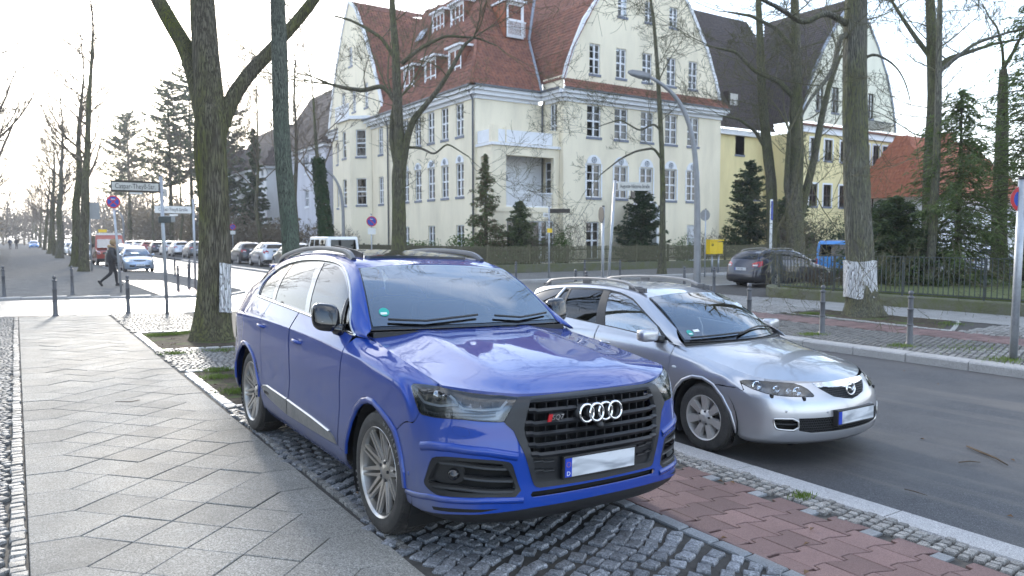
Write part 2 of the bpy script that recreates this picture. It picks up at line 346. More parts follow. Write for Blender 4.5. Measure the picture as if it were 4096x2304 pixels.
# ---- vegetation
def m_bark(name, c, c2, moss, amt=.5, vs=(30, 30, 1.9), bs=1.0):
 """long vertical ridges with dark furrows, moss in broad patches"""
 b = NB(name); p = b.pos(vs); n1 = b.noise(1, 3, .5, p, .4); rid = b.math('MULTIPLY', b.math('ABSOLUTE', b.math('SUBTRACT', n1, .5)), 5.0, clamp=True); f = b.math('ADD', b.math('MULTIPLY', rid, .7), b.math('MULTIPLY', b.noise(2.2, 5, .7, p), .3))
 col = b.mix(b.ramp(f, .12, .62), tuple(q * .22 for q in c), c2); col = b.mix(b.math('MULTIPLY', b.ramp(b.noise(4, 5), .4, .7), .6), col, c)
 ms = b.math('MULTIPLY', b.ramp(b.noise(1.1, 6, .6, b.pos((1, 1, .35))), .36, .60), amt); col = b.mix(b.math('MULTIPLY', ms, b.ramp(f, .18, .5)), col, moss)
 b.bsdf(col, .92, 0, .2, 0, b.bump(f, bs, .035))
m_bark('bark', (.12, .105, .08), (.22, .20, .15), (.135, .15, .03), .95)
m_bark('bark_lichen', (.11, .12, .10), (.19, .20, .16), (.085, .125, .085), .9, (55, 55, 9), .6)
m_bark('bark_right', (.15, .14, .12), (.26, .25, .225), (.13, .14, .035), .75)
m_bark('bark_far', (.11, .10, .075), (.17, .155, .12), (.10, .115, .03), .75, (22, 22, 2), .8)
pm('branch', (.095, .08, .058), .9, 0, .3, 8, c2=(.12, .12, .05), bump=.4, bscale=30)
pm('branch_far', (.125, .10, .075), .95, 0, .25, 3)
def m_whitewash():
 b = NB('whitewash'); p = b.pos((26, 26, 3.0)); rid = b.voro(1, 'DISTANCE_TO_EDGE', p); f = b.ramp(rid, .0, .10)
 col = b.mix(f, (.10, .09, .08), (.78, .78, .79)); col = b.mix(b.ramp(b.noise(16, 6, .7), .60, .66), col, (.13, .15, .09))
 b.bsdf(col, .8, 0, .3, 0, b.bump(b.ramp(rid, 0, .3), 1, .03))
m_whitewash()
def m_leaf(name, c, c2, tr=.25):
 b = NB(name); col = b.mix(b.ramp(b.noise(2.2, 4), .35, .65), c, c2)
 o = b.n('ShaderNodeBsdfPrincipled'); b.L(col, o.inputs[0]); o.inputs['Roughness'].default_value = .55; o.inputs['Specular IOR Level'].default_value = .3
 t = b.n('ShaderNodeBsdfTranslucent'); b.L(col, t.inputs[0]); mxs = b.n('ShaderNodeMixShader'); mxs.inputs[0].default_value = tr; b.L(o.outputs[0], mxs.inputs[1]); b.L(t.outputs[0], mxs.inputs[2]); b.L(mxs.outputs[0], b.out.inputs[0])
m_leaf('needles', (.085, .125, .05), (.15, .195, .075), .45); m_leaf('needles_light', (.10, .15, .04), (.17, .22, .07), .45); m_leaf('needles_dark', (.05, .08, .04), (.085, .12, .055), .4); m_leaf('pine', (.085, .11, .075), (.13, .15, .10), .4)
m_leaf('hedge', (.05, .10, .02), (.10, .17, .035)); m_leaf('ivy', (.012, .035, .012), (.03, .07, .02)); m_leaf('grass_blade', (.09, .15, .02), (.17, .24, .05)); m_leaf('brown_leaf', (.12, .085, .05), (.19, .14, .085)); m_leaf('thicket', (.10, .085, .06), (.17, .145, .105), .3)
# lettering and figures first, while the scene is still small
TXT = {}
def text_obj(name, body, size, mat, parent, M, extrude=.0015, align='CENTER', shear=0, spacing=1.0, sx=1.0):
 """lettering as real geometry; glyph meshes are made once"""
 k = (body, shear)
 if k not in TXT:
  cu = bpy.data.curves.new('lettering', 'FONT'); cu.body = body; cu.size = 1; cu.align_x = align; cu.align_y = 'CENTER'; cu.extrude = .01; cu.shear = shear; cu.resolution_u = 3
  t = bpy.data.objects.new('lettering', cu); COL.objects.link(t); dg = bpy.context.evaluated_depsgraph_get(); TXT[k] = bpy.data.meshes.new_from_object(t.evaluated_get(dg)); bpy.data.objects.remove(t); bpy.data.curves.remove(cu)
 if parent is None and M is None: return
 me = TXT[k].copy(); me.materials.clear(); me.materials.append(MT(mat)); me.transform(Matrix.Diagonal((sx * size, size, extrude * 100, 1))); me.transform(M); me.name = name
 return link(name, me, parent)
def basis(o, x, y):
 x = Vector(x).normalized(); y = Vector(y); y = (y - x * y.dot(x)).normalized(); z = x.cross(y); M = Matrix.Identity(4)
 for i in range(3): M[i][0], M[i][1], M[i][2], M[i][3] = x[i], y[i], z[i], o[i]
 return M
def superell(c, r, e1=.55, e2=.6, n=24, m=16, R_=None):
 V = []; pw = lambda a, e: math.copysign(abs(a) ** e, a)
 for i in range(m + 1):
  ph_ = -math.pi / 2 + math.pi * i / m
  for k in range(n):
   th = 2 * math.pi * k / n; V.append((r[0] * pw(math.cos(ph_), e1) * pw(math.cos(th), e2), r[1] * pw(math.cos(ph_), e1) * pw(math.sin(th), e2), r[2] * pw(math.sin(ph_), e1)))
 V = np.array(V)
 if R_ is not None: V = V @ np.array(R_).T
 return V + np.array(c), [(i * n + k, i * n + (k + 1) % n, (i + 1) * n + (k + 1) % n, (i + 1) * n + k) for i in range(m) for k in range(n)]
for q in ['13', 'Auguste-Viktoria-Str.', 'Auguste-Viktoria-Straße', 'B·FL 882', 'Caspar-Theyß-Str.', 'Caspar-Theyß-Straße', 'D', 'HC·DD 1109', 'quattro', 'G', 'O', 'D', 'Y', 'E', 'A', 'R', 'U', 'L', 'T', 'I', 'P']: text_obj('', q, 1, None, None, None)
text_obj('', 'SQ7', 1, None, None, None, shear=.15)
# ---------------------------------------------------------------- people
def skinned(name, verts, edges, radii, mat, parent, sub=2):
 me = bpy.data.meshes.new(name); me.from_pydata(verts, edges, []); o = link(name, me, parent); sk = o.modifiers.new('skin', 'SKIN'); sk.use_smooth_shade = True; su = o.modifiers.new('sub', 'SUBSURF'); su.levels = su.render_levels = sub
 if not me.skin_vertices: me.skin_vertices.new() if hasattr(me.skin_vertices, 'new') else None
 sv = me.skin_vertices[0].data
 for i, r in enumerate(radii): sv[i].radius = (r, r) if not isinstance(r, tuple) else r
 sv[0].use_root = True; dg = bpy.context.evaluated_depsgraph_get(); m2 = bpy.data.meshes.new_from_object(o.evaluated_get(dg)); o.modifiers.clear(); o.data = m2; m2.materials.clear(); m2.materials.append(MT(mat)); return o
def walker(label, loc, rz, sc=1.0, coat='coat_black', legs='trousers', hat=True, near=True):
 """person in mid-stride facing local +X"""
 t = empty('person', loc, rz, label, 'person')
 V = [(0, 0, .95), (.02, 0, 1.15), (.04, 0, 1.38), (.07, 0, 1.50), (.10, 0, 1.60), (0, .10, .90), (.14, .10, .50), (.16, .10, .10), (.30, .10, .045), (0, -.10, .90), (-.02, -.10, .50), (-.34, -.10, .22), (-.40, -.10, .10), (.03, .20, 1.42), (-.06, .25, 1.14), (.04, .26, .92), (.03, -.20, 1.42), (.05, -.26, 1.15), (.24, -.25, .98)]
 E = [(0, 1), (1, 2), (2, 3), (3, 4), (0, 5), (5, 6), (6, 7), (7, 8), (0, 9), (9, 10), (10, 11), (11, 12), (2, 13), (13, 14), (14, 15), (2, 16), (16, 17), (17, 18)]; Rr = [.15, .16, .17, .07, .085, .10, .068, .045, .04, .10, .07, .048, .04, .075, .055, .035, .075, .055, .035]
 body = skinned('body', [tuple(np.array(v) * sc) for v in V], E, [r * sc for r in Rr], legs, t)
 jk = skinned('jacket', [tuple(np.array(v) * sc) for v in [(0, 0, .86), (0, 0, 1.0), (.015, 0, 1.18), (.03, 0, 1.36), (.05, 0, 1.46), (.03, .20, 1.40), (-.06, .25, 1.14), (.03, .26, .96), (.03, -.20, 1.40), (.05, -.26, 1.14), (.21, -.255, 1.0)]], [(0, 1), (1, 2), (2, 3), (3, 4), (3, 5), (5, 6), (6, 7), (3, 8), (8, 9), (9, 10)], [r * sc for r in (.19, .20, .205, .20, .12, .10, .085, .062, .10, .085, .062)], coat, t)
 V, F = superell((.12 * sc, 0, 1.63 * sc), (.095 * sc, .078 * sc, .118 * sc), .95, .95, 20, 14); MB().add(V, F).build('head', 'skin', t, True)
 if hat:
  V, F = superell((.085 * sc, 0, 1.67 * sc), (.125 * sc, .115 * sc, .115 * sc), .9, .9, 22, 14); V += np.random.default_rng(1).normal(0, .006, V.shape); MB().add(V, F).build('fur_hat', 'fur', t, True); q = MB(); q.torus((.05 * sc, 0, 1.49 * sc), (.25, 0, 1), .115 * sc, .055 * sc, 22, 9); q.v[0] += np.random.default_rng(2).normal(0, .008, q.v[0].shape); q.build('fur_collar', 'fur', t, True)
 else: V, F = superell((.09 * sc, 0, 1.68 * sc), (.10 * sc, .09 * sc, .09 * sc), .9, .9, 16, 10); MB().add(V, F).build('hair', 'coat_dark', t, True)
 if near:
  # hands: palm with five bent fingers
  for c, dr in (((.04, .26, .90), 1), ((.255, -.25, .965), 1)):
   c = np.array(c) * sc; vs = [tuple(c), tuple(c + np.array([.02, 0, -.05]) * sc)]; es = [(0, 1)]; rs = [.030 * sc, .032 * sc]
   h = skinned('hand', vs, es, rs, 'skin', t)
   for k, (dy, ln) in enumerate(((-.026, .055), (-.009, .068), (.009, .064), (.026, .05))):
    b0 = c + np.array([.02, dy, -.075]) * sc; skinned('finger', [tuple(b0), tuple(b0 + np.array([.012, 0, -ln * .55]) * sc), tuple(b0 + np.array([.004, 0, -ln]) * sc)], [(0, 1), (1, 2)], [.009 * sc, .0085 * sc, .007 * sc], 'skin', h, 1)
   b0 = c + np.array([.03, -.028, -.04]) * sc; skinned('finger', [tuple(b0), tuple(b0 + np.array([.025, -.012, -.025]) * sc), tuple(b0 + np.array([.03, -.008, -.05]) * sc)], [(0, 1), (1, 2)], [.011 * sc, .010 * sc, .008 * sc], 'skin', h, 1)
  for nm, p in (('eye', (.205, .032, 1.645)), ('eye', (.205, -.032, 1.645))): V, F = superell(tuple(np.array(p) * sc), (.012, .014, .012), 1, 1, 10, 6); MB().add(V, F).build(nm, 'ink_black', t, True)
  V, F = superell((.220 * sc, 0, 1.615 * sc), (.022, .016, .028), .9, 1, 10, 8); MB().add(V, F).build('nose', 'skin', t, True); V, F = superell((.207 * sc, 0, 1.572 * sc), (.008, .026, .007), 1, 1, 10, 6); MB().add(V, F).build('mouth', 'badge_red', t, True)
 for nm, c, a in (('shoe', (.235, .10, .045), 0), ('shoe', (-.385, -.10, .13), 1.0)):
  Rm = np.array([[math.cos(a), 0, math.sin(a)], [0, 1, 0], [-math.sin(a), 0, math.cos(a)]]); V, F = superell((0, 0, 0), (.135 * sc, .048 * sc, .045 * sc), .7, .8, 18, 10); V = V @ Rm.T + np.array(c) * sc; MB().add(V, F).build('shoe', 'shoe', t, True)
 return t
walker('person in black padded jacket and beige fur hat walking across the far pavement', (3.1, 33.2, -.03), rad(-8), 1.03)
walker('distant pedestrian in blue grey coat on the left pavement', (-.75, 150, .05), rad(88), 1.0, 'coat_blue', 'coat_dark', False, False); walker('distant pedestrian in dark coat beside the blue grey coat', (.15, 152, .05), rad(92), 1.02, 'coat_dark', 'coat_dark', False, False)
# ---------------------------------------------------------------- ground, roads, pavements
_rng = random.Random(11); _np = np.random.default_rng(5)
KS, XR = .03, 1.815
def zg(x, y=0):
 if x < 0: return KS * XR
 if x < 5.4: return -KS * (x - XR)
 return 0.0
_camR = np.array(camo.matrix_basis.to_3x3()); 
def px(p):
 """image position (in 1024 px) and depth of a world point, used only to decide which stones are near enough to be single objects"""
 d = (np.asarray(p, float) - np.array([0, 0, HC])) @ _camR
 w_ = np.maximum(-d[..., 2], 1e-3); return 512 + 1024 * cam.lens / 36 * d[..., 0] / w_, 288 - 1024 * cam.lens / 36 * d[..., 1] / w_, -d[..., 2]
def inframe(p, m=60):
 u, v, wd = px(p); return (wd > .3) & (u > -m) & (u < 1024 + m) & (v > -m) & (v < 576 + m)
def sheet(name, poly, zf, mat, skirt=.3, kind='structure', sub=0, parent=None):
 mb = MB(); n = len(poly); tri = tessellate_polygon([[Vector((x, y, 0)) for x, y in poly]])
 V = [(x, y, zf(x, y)) for x, y in poly]
 F = []
 for t in tri:
  a, b, c = t; (x0, y0), (x1, y1), (x2, y2) = poly[a], poly[b], poly[c]
  F.append(t if (x1 - x0) * (y2 - y0) - (x2 - x0) * (y1 - y0) > 0 else (a, c, b))
 mb.add(V, F)
 if skirt: mb.add(V + [(x, y, z - skirt) for x, y, z in V], [(i, (i + 1) % n, n + (i + 1) % n, n + i) for i in range(n)])
 o = mb.build(name, mat, parent)
 if kind: o['kind'] = kind
 return o
g = MB().add([(-1500, -1500, -.42), (1500, -1500, -.42), (1500, 1500, -.42), (-1500, 1500, -.42)], [(0, 1, 2, 3)]).build('ground', 'ground'); g['kind'] = 'structure'
XK, XK2 = 5.24, 11.85
def zroad(x, y=0):
 return -.185 + .065 * min(1, max(0, (x - XK) / (XK2 - XK))) if x > XK - .01 else (-.185 + .15 * min(1, (XK - x) / XK))
CY0, CY1 = 20.85, 27.4
def strip(name, xs, y0, y1, zf, mat):
 mb = MB(); V = []; F = []
 for x in xs: V += [(x, y0, zf(x)), (x, y1, zf(x))]
 for i in range(len(xs) - 1): F.append((2 * i, 2 * i + 2, 2 * i + 3, 2 * i + 1))
 o = mb.add(V, F).build(name, mat); o['kind'] = 'structure'; return o
strip('road', [XK - .1, 8.5, XK2 + 12], -40, CY0, lambda x: zroad(x), 'asphalt')
strip('road', [-90, 0, XK, 8.5, XK2, 24, 120], CY0, CY1, lambda x: zroad(x), 'worn_asphalt')
strip('road', [XK - .1, 8.5, XK2 + .1], CY1, 420, lambda x: zroad(x), 'worn_asphalt')
# pavements: base sheets just under the stones
jz = lambda d: (lambda x, y: zg(x) - d)
walk = sheet('sidewalk', [(-9, -8), (0, -8), (0, 20.75), (-9, 20.75)], jz(.014), 'joint_sand')
path = sheet('sidewalk', [(0, -8), (1.8, -8), (1.8, 20.75), (0, 20.75)], jz(.016), 'joint_sand')
verge = sheet('sidewalk', [(1.8, -8), (3.52, -8), (3.52, 20.75), (1.8, 20.75)], jz(.016), 'joint_sand')
cyc = sheet('cycle_path', [(3.52, -8), (4.655, -8), (4.655, 20.75), (3.52, 20.75)], jz(.016), 'joint_sand')
kst = sheet('sidewalk', [(4.655, -8), (4.94, -8), (4.94, 20.75), (4.655, 20.75)], jz(.016), 'joint_sand')
far_walk = sheet('sidewalk', [(-9, CY1 + .1), (-.55, CY1 + .1), (-.55, 320), (-9, 320)], lambda x, y: zg(x) + .004, 'far_paving')
far_path = sheet('sidewalk', [(-.55, CY1 + .1), (1.75, CY1 + .1), (1.75, 320), (-.55, 320)], lambda x, y: zg(x), 'far_paving')
far_verge = sheet('sidewalk', [(1.75, CY1 + .1), (4.94, CY1 + .1), (4.94, 320), (1.75, 320)], lambda x, y: zg(x) - .004, 'far_paving')
def arc(cx_, cy_, r, a0, a1, n=10): return [(cx_ + r * math.cos(rad(a0 + (a1 - a0) * i / n)), cy_ + r * math.sin(rad(a0 + (a1 - a0) * i / n))) for i in range(n + 1)]
rx = XK2 + .3
right_walk = sheet('sidewalk', [(rx, -20)] + [(40, -20), (40, 20.3)] + arc(rx + 7, 13.3, 7, 90, 180), lambda x, y: -.014, 'joint_sand')
far_right = sheet('sidewalk', [(rx, 320)] + arc(rx + 6, CY1 + 6.3, 6, 180, 270) + [(120, CY1 + .3), (120, 36), (21, 36), (21, 320)], lambda x, y: 0.0, 'far_paving')
# kerbs: single stones, a real step
def kerb(pts, zf, lo, name='kerb_stone', width=.28, every=1.35, parent=None, out=1, h=.0):
 """row of kerb stones along a polyline"""
 pts = [np.array(p, float) for p in pts]; segs = []; acc = 0
 L = [0]
 for a, b in zip(pts, pts[1:]): L.append(L[-1] + np.linalg.norm(b - a))
 def at(d):
  d = min(max(d, 0), L[-1] - 1e-6)
  for i in range(len(pts) - 1):
   if d <= L[i + 1]: return pts[i] + (pts[i + 1] - pts[i]) * (d - L[i]) / (L[i + 1] - L[i])
 d = 0
 while d < L[-1] - .1:
  e = min(L[-1], d + every * _rng.uniform(.9, 1.1)); a = at(d + .006); b = at(e - .006); t = b - a; ln = np.linalg.norm(t); t /= ln; nrm = np.array([-t[1], t[0]]) * out
  m = (a + b) / 2; z = zf(m[0], m[1]) + h + _rng.uniform(-.004, .004); wd = width
  mb = MB(); V = []
  for q in (a, b):
   for o_, zz_ in ((0, -.35), (0, -.03), (.012, -.012), (.035, 0), (wd - .015, .002), (wd, -.02), (wd, -.35)):
    p = q + nrm * o_; V.append((p[0] - m[0], p[1] - m[1], zz_))
  mb.add(V, [(k, k + 1, 8 + k, 7 + k) for k in range(6)] + [tuple(range(7))[::-1], tuple(range(7, 14))])
  mb.build(name, 'granite_kerb', parent, recalc=True, loc=(m[0], m[1], z)); d = e
kerb([(XK, 20.7), (XK, -3)], lambda x, y: zg(x), 0, parent=kst, out=-1, every=1.38)
kerb([(XK, 20.9), (-9, 20.9)], lambda x, y: zg(x) - .02, 0, parent=walk, out=1, every=1.3, width=.16)
kerb([(-9, CY1), (XK, CY1)], lambda x, y: zg(x) + .0, 0, parent=far_path, out=1, every=1.3, width=.14)
kerb([(XK, CY1 + .1), (XK, 60)], lambda x, y: zg(x), 0, parent=far_verge, out=1, every=1.6)
kerb([(XK2, -2), (XK2, 10)] + [(p[0], p[1]) for p in arc(rx + 7, 13.3, 7.3, 172, 92, 14)] + [(34, 20.6)], lambda x, y: 0.0, 0, parent=right_walk, out=-1, every=.97, width=.3)
kerb([(XK2, 70)] + arc(rx + 6, CY1 + 6.3, 6.3, 180, 268, 9) + [(46, CY1)], lambda x, y: .012, 0, parent=far_right, out=1, every=1.3, width=.3)
# --- diagonal slabs with five-sided edge slabs
def slab_mesh(name, poly, t=.03, c=.004, gap=.003, mat='slab', z=.0):
 P = np.array(poly, float); ctr = P.mean(0); n = len(P)
 def inset(d):
  out = []
  for i in range(n):
   a, b, c_ = P[i - 1], P[i], P[(i + 1) % n]; e1 = (b - a) / np.linalg.norm(b - a); e2 = (c_ - b) / np.linalg.norm(c_ - b); n1 = np.array([-e1[1], e1[0]]); n2 = np.array([-e2[1], e2[0]])
   k = (n1 + n2) / (1 + n1 @ n2); out.append(b + k * d)
  return out
 A = inset(gap); B = inset(gap + c); V = [(x, y, -t) for x, y in A] + [(x, y, -c * .7) for x, y in A] + [(x, y, z) for x, y in B]
 F = [(i, (i + 1) % n, n + (i + 1) % n, n + i) for i in range(n)] + [(n + i, n + (i + 1) % n, 2 * n + (i + 1) % n, 2 * n + i) for i in range(n)] + [tuple(range(2 * n, 3 * n))]
 return MB().add(V, F).mesh(name, mat)
DX, DY = .2545, .254
dia = [slab_mesh('slab', [(-DX, 0), (0, -DY), (DX, 0), (0, DY)]) for _ in range(1)]
pl = slab_mesh('slab', [(-.262 - DX * 0, -DY), (0, -DY), (DX, 0), (0, DY), (-.262, DY)]); pr = slab_mesh('slab', [(-DX, 0), (0, -DY), (.27, -DY), (.27, DY), (0, DY)])
for m in range(-8, 31):
 y0 = 5.126 + .508 * m
 for k in range(0, 6):
  x = .262 + DX * k; y = y0 + DY + (DY if k % 2 else 0)
  if y > 20.45 or y < .8: continue
  me = pl if k == 0 else pr if k == 5 else dia[0]
  o = link('slab', me, path, (x, y, zg(x) + _rng.gauss(0, .0016)), (_rng.gauss(0, .0035), KS + _rng.gauss(0, .0035), _rng.gauss(0, .004)))
# --- irregular stones
def stone_meshes(mat, n=7, top=.010, jit=.10, seed=1):
 r = random.Random(seed); out = []
 for k in range(n):
  Q = [(-.5 + r.uniform(0, jit), -.5 + r.uniform(0, jit)), (.5 - r.uniform(0, jit), -.5 + r.uniform(0, jit)), (.5 - r.uniform(0, jit), .5 - r.uniform(0, jit)), (-.5 + r.uniform(0, jit), .5 - r.uniform(0, jit))]
  f = r.uniform(.82, .89); V = [(x, y, -.03) for x, y in Q] + [(x * .985, y * .985, -.006) for x, y in Q] + [(x * f + r.uniform(-.03, .03), y * f + r.uniform(-.03, .03), top * r.uniform(.6, 1.1)) for x, y in Q] + [(r.uniform(-.06, .06), r.uniform(-.06, .06), top * r.uniform(.9, 1.5))]
  F = [(i, (i + 1) % 4, 4 + (i + 1) % 4, 4 + i) for i in range(4)] + [(4 + i, 4 + (i + 1) % 4, 8 + (i + 1) % 4, 8 + i) for i in range(4)] + [(8 + i, 8 + (i + 1) % 4, 12) for i in range(4)]
  out.append((np.array(V), F, MB().add(V, F).mesh('stone', mat)))
 return out
def lay(parent, cells, meshes, zf, nmax=300, name='cobblestone', tilt=.03, slope=0, keep=None):
 """cells (x,y,w,h,rot): the largest in view become single objects, the rest one mesh of real stones"""
 C_ = np.array([(c[0], c[1], zf(c[0], c[1])) for c in cells]); vis = inframe(C_, 120); u, v, d = px(C_); order = np.argsort(np.where(inframe(C_, 4), d, 1e6 + d)); rest = MB()
 for r, i in enumerate(order):
  if not vis[i]: continue
  x, y, w_, h_, a = cells[i]; V, F, me = meshes[_rng.randrange(len(meshes))]; z = C_[i][2] + _rng.uniform(-.004, .003); tx, ty = _rng.gauss(0, tilt), _rng.gauss(0, tilt)
  if r < nmax:
   o = link(name, me, parent, (x, y, z), (tx, ty, a)); o.scale = (w_, h_, 1)
  else:
   W = V * np.array([w_, h_, 1]); W = W @ rotz(a).T; W[:, 2] += W[:, 0] * -ty + W[:, 1] * tx; rest.add(W + np.array([x, y, z]), F)
 if rest.n:
  o = rest.build(name, meshes[0][2].materials[0], parent); o['kind'] = 'stuff'
def gridcells(x0, x1, y0, y1, s, rot=0, jit=.06, asp=1.0, inside=None, rowjit=.5, warp=0):
 out = []; c, sn = math.cos(rot), math.sin(rot); cx_, cy_ = (x0 + x1) / 2, (y0 + y1) / 2; L = math.hypot(x1 - x0, y1 - y0) / 2 + s; v = -L
 while v < L:
  h = s * asp * _rng.uniform(.92, 1.08); u = -L + _rng.uniform(-s * rowjit, s * rowjit)
  while u < L:
   w_ = s * _rng.uniform(.78, 1.25); X = cx_ + c * (u + w_ / 2) - sn * (v + h / 2); Y = cy_ + sn * (u + w_ / 2) + c * (v + h / 2)
   if x0 < X < x1 and y0 < Y < y1 and (inside is None or inside(X, Y)): dx = warp * math.sin(X * 5.1 + Y * 3.3) ; dy = warp * math.sin(X * 4.2 - Y * 5.7); out.append((X + dx, Y + dy, w_ * .88, h * .88, rot + _rng.gauss(0, jit)))
   u += w_
  v += h
 return out
SM = {'cobble': stone_meshes('cobble', 10, .006, .16, 1), 'mosaic': stone_meshes('mosaic', 8, .007, .12, 2), 'border': stone_meshes('border_stone', 6, .008, .06, 3), 'edge': stone_meshes('edge_stone', 4, .003, .015, 4)}
PITS = [(8.45, 11.15), (13.45, 16.3)]
inpit = lambda x, y: any(a < y < b for a, b in PITS)
lay(verge, gridcells(1.84, 3.50, -.2, 8.42, .112, .50, .14, warp=.035), SM['cobble'], lambda x, y: zg(x) + .002, 300, tilt=.018)
lay(verge, gridcells(1.84, 3.50, 8.4, 20.6, .085, .1, inside=lambda x, y: not inpit(x, y)), SM['mosaic'], lambda x, y: zg(x) + .002, 60, tilt=.03)
lay(walk, gridcells(-1.6, -.11, 3.6, 20.6, .062, .5), SM['mosaic'], lambda x, y: zg(x) + .002, 300, 'mosaic_stone', .05)
lay(walk, [(-.052 + _rng.gauss(0, .004), .4 + i * .085, .09, .083, _rng.gauss(0, .05)) for i in range(236)], SM['mosaic'], lambda x, y: zg(x) + .003, 150, 'border_stone')
lay(kst, gridcells(4.665, 4.935, -.5, 12, .078, .12, .12), SM['mosaic'], lambda x, y: zg(x) + .002, 240, 'mosaic_stone', .05)
lay(verge, [(1.865, 4.0 + i * .09, .055, .085, _rng.gauss(0, .06)) for i in range(48)], SM['mosaic'], lambda x, y: zg(x) + .002, 60, 'border_stone')
# tree pits with their stone borders
soil = []
for a, b in PITS:
 s_ = sheet('tree_pit', [(1.98, a + .1), (3.46, a + .1), (3.46, b - .1), (1.98, b - .1)], lambda x, y: zg(x) - .004, 'soil', 0, parent=verge); s_['kind'] = 'structure' if False else 'stuff'
 bs = [(1.905, a + .09 + i * .175, .13, .17, _rng.gauss(0, .03)) for i in range(int((b - a - .1) / .175))] + [(2.02 + i * .245, yy, .24, .095, _rng.gauss(0, .02)) for yy in (a + .05, b - .05) for i in range(6)]
 lay(verge, bs, SM['border'], lambda x, y: zg(x) + .004, 60, 'border_stone', .02)
# cycle path: grey edging, interlocking red pavers, grey end stones
lay(cyc, [(3.575, -.3 + i * .255, .10, .25, _rng.gauss(0, .012)) for i in range(34)], SM['edge'], lambda x, y: zg(x) + .002, 60, 'edge_stone', .01)
def paver(W, hd, e):
 """block with stepped long edges that interlock with the half-shifted rows next to it"""
 X = lambda p, s: (p - s - .5) * W; E_ = e / 2
 q = [(X(p, .85), -hd / 2 + v * E_) for p, v in ((.85, -1), (.96, -1), (1.0, 1), (1.30, 1), (1.78, -1), (1.85, -1))] + [(X(p, .35), hd / 2 + v * E_) for p, v in ((1.35, .8), (1.30, 1), (1.0, 1), (.96, -1), (.78, -1), (.35, .8))]
 return slab_mesh('paver', q, .03, .004, .003, 'red_paver')
pv = paver(.262, .226, .045); pv2 = slab_mesh('paver', [(-.066, -.113), (.066, -.113), (.066, .113), (-.066, .113)], .03, .004, .0025, 'red_paver'); pv3 = slab_mesh('paver', [(-.06, -.05), (.06, -.05), (.06, .05), (-.06, .05)], .03, .004, .003, 'edge_stone')
for r_ in range(0, 46):
 y = .2 + r_ * .226; off = .131 if r_ % 2 else 0
 for k in range(4):
  x = 3.63 + .131 + off + k * .262
  if x > 4.66: continue
  if r_ % 2 == 1 and k == 3: break
  o = link('paver', pv, cyc, (x, y, zg(x) + _rng.gauss(0, .001)), (_rng.gauss(0, .005), KS + _rng.gauss(0, .005), _rng.gauss(0, .006)))
 if r_ % 2:
  link('paver', pv2, cyc, (3.696, y, zg(3.69) + .001), (0, KS, 0)); link('edge_stone', pv3, cyc, (4.60, y + .05, zg(4.6) + .002), (0, KS, _rng.gauss(0, .01)))
# --- right-hand pavement
lay(right_walk, gridcells(rx + .02, 14.3, 1.5, 13, .10, .3), SM['mosaic'], lambda x, y: -.004, 200, 'mosaic_stone', .05)
lay(right_walk, gridcells(15.45, 17.45, 3, 16, .12, .2, inside=lambda x, y: not (7.6 < y < 11.9)), SM['mosaic'], lambda x, y: -.004, 60, 'mosaic_stone', .05)
lay(right_walk, gridcells(12.6, 19.4, 13, 19.5, .16, .3, inside=lambda x, y: math.hypot(x - (rx + 7), min(y, 13.3) * 0 + y - 13.3) < 6.8 or x > rx + 7), SM['mosaic'], lambda x, y: -.004, 0, 'mosaic_stone', .05)
for r_ in range(2, 58):
 y = 1.0 + r_ * .226
 for k in range(4): link('paver', pv, right_walk, (14.44 + k * .262 + (.131 if r_ % 2 else 0), y, -.003), (0, 0, _rng.gauss(0, .006)))
sheet('sidewalk', [(17.5, -6), (19.75, -6), (19.75, 14.6), (18.6, 17.6), (14.5, 17.3), (17.5, 13)], lambda x, y: -.002, 'concrete', 0)
pit_r = sheet('tree_pit', [(15.6, 7.9), (17.4, 8.6), (17.35, 11.6), (15.75, 11.9)], lambda x, y: .002, 'soil', 0); pit_r['kind'] = 'structure'
lay(right_walk, [(15.52 + .02 * i, 7.8 + i * .24, .09, .23, _rng.gauss(.05, .02)) for i in range(17)] + [(17.45, 8.6 + i * .24, .09, .23, _rng.gauss(0, .02)) for i in range(13)] + [(15.7 + i * .24, 7.75 + i * .1, .23, .09, .4) for i in range(7)], SM['border'], lambda x, y: .004, 60, 'border_stone', .02)
# ---------------------------------------------------------------- car bodies: panels cut out of smooth surfaces
def _cr(P,f):
 f=f[:,None]
 return .5*((2*P[1])+(-P[0]+P[2])*f+(2*P[0]-5*P[1]+4*P[2]-P[3])*f*f+(-P[0]+3*P[1]-3*P[2]+P[3])*f**3)
class Surf:
 """bicubic surface through knots K[col][row]=(s,t,z); mirrored about t=0 at col 0 and/or the last col"""
 def __init__(self,K,m0=True,m1=False):
  K=np.array(K,float);g0=K[1]*[1,-1,1] if m0 else 2*K[0]-K[1]
  g1=K[-2]*[1,-1,1] if m1 else 2*K[-1]-K[-2]
  K=np.concatenate([g0[None],K,g1[None]],0)
  K=np.concatenate([2*K[:,:1]-K[:,1:2],K,2*K[:,-1:]-K[:,-2:-1]],1)
  self.K=K;self.nu=K.shape[0]-2;self.nv=K.shape[1]-2
 def ev(self,u,v):
  u=np.clip(np.atleast_1d(u).astype(float),0,self.nu-1-1e-6);v=np.clip(np.atleast_1d(v).astype(float),0,self.nv-1-1e-6)
  i=u.astype(int);j=v.astype(int);fu=u-i;fv=v-j
  return _cr([_cr([self.K[i+a,j+b] for b in range(4)],fv) for a in range(4)],fu)
 def nrm(self,u,v):
  e=1e-3
  a=self.ev(u+e,v)-self.ev(u-e,v);b=self.ev(u,v+e)-self.ev(u,v-e)
  n=np.cross(a,b);n/=np.linalg.norm(n,axis=1)[:,None]+1e-12;return n
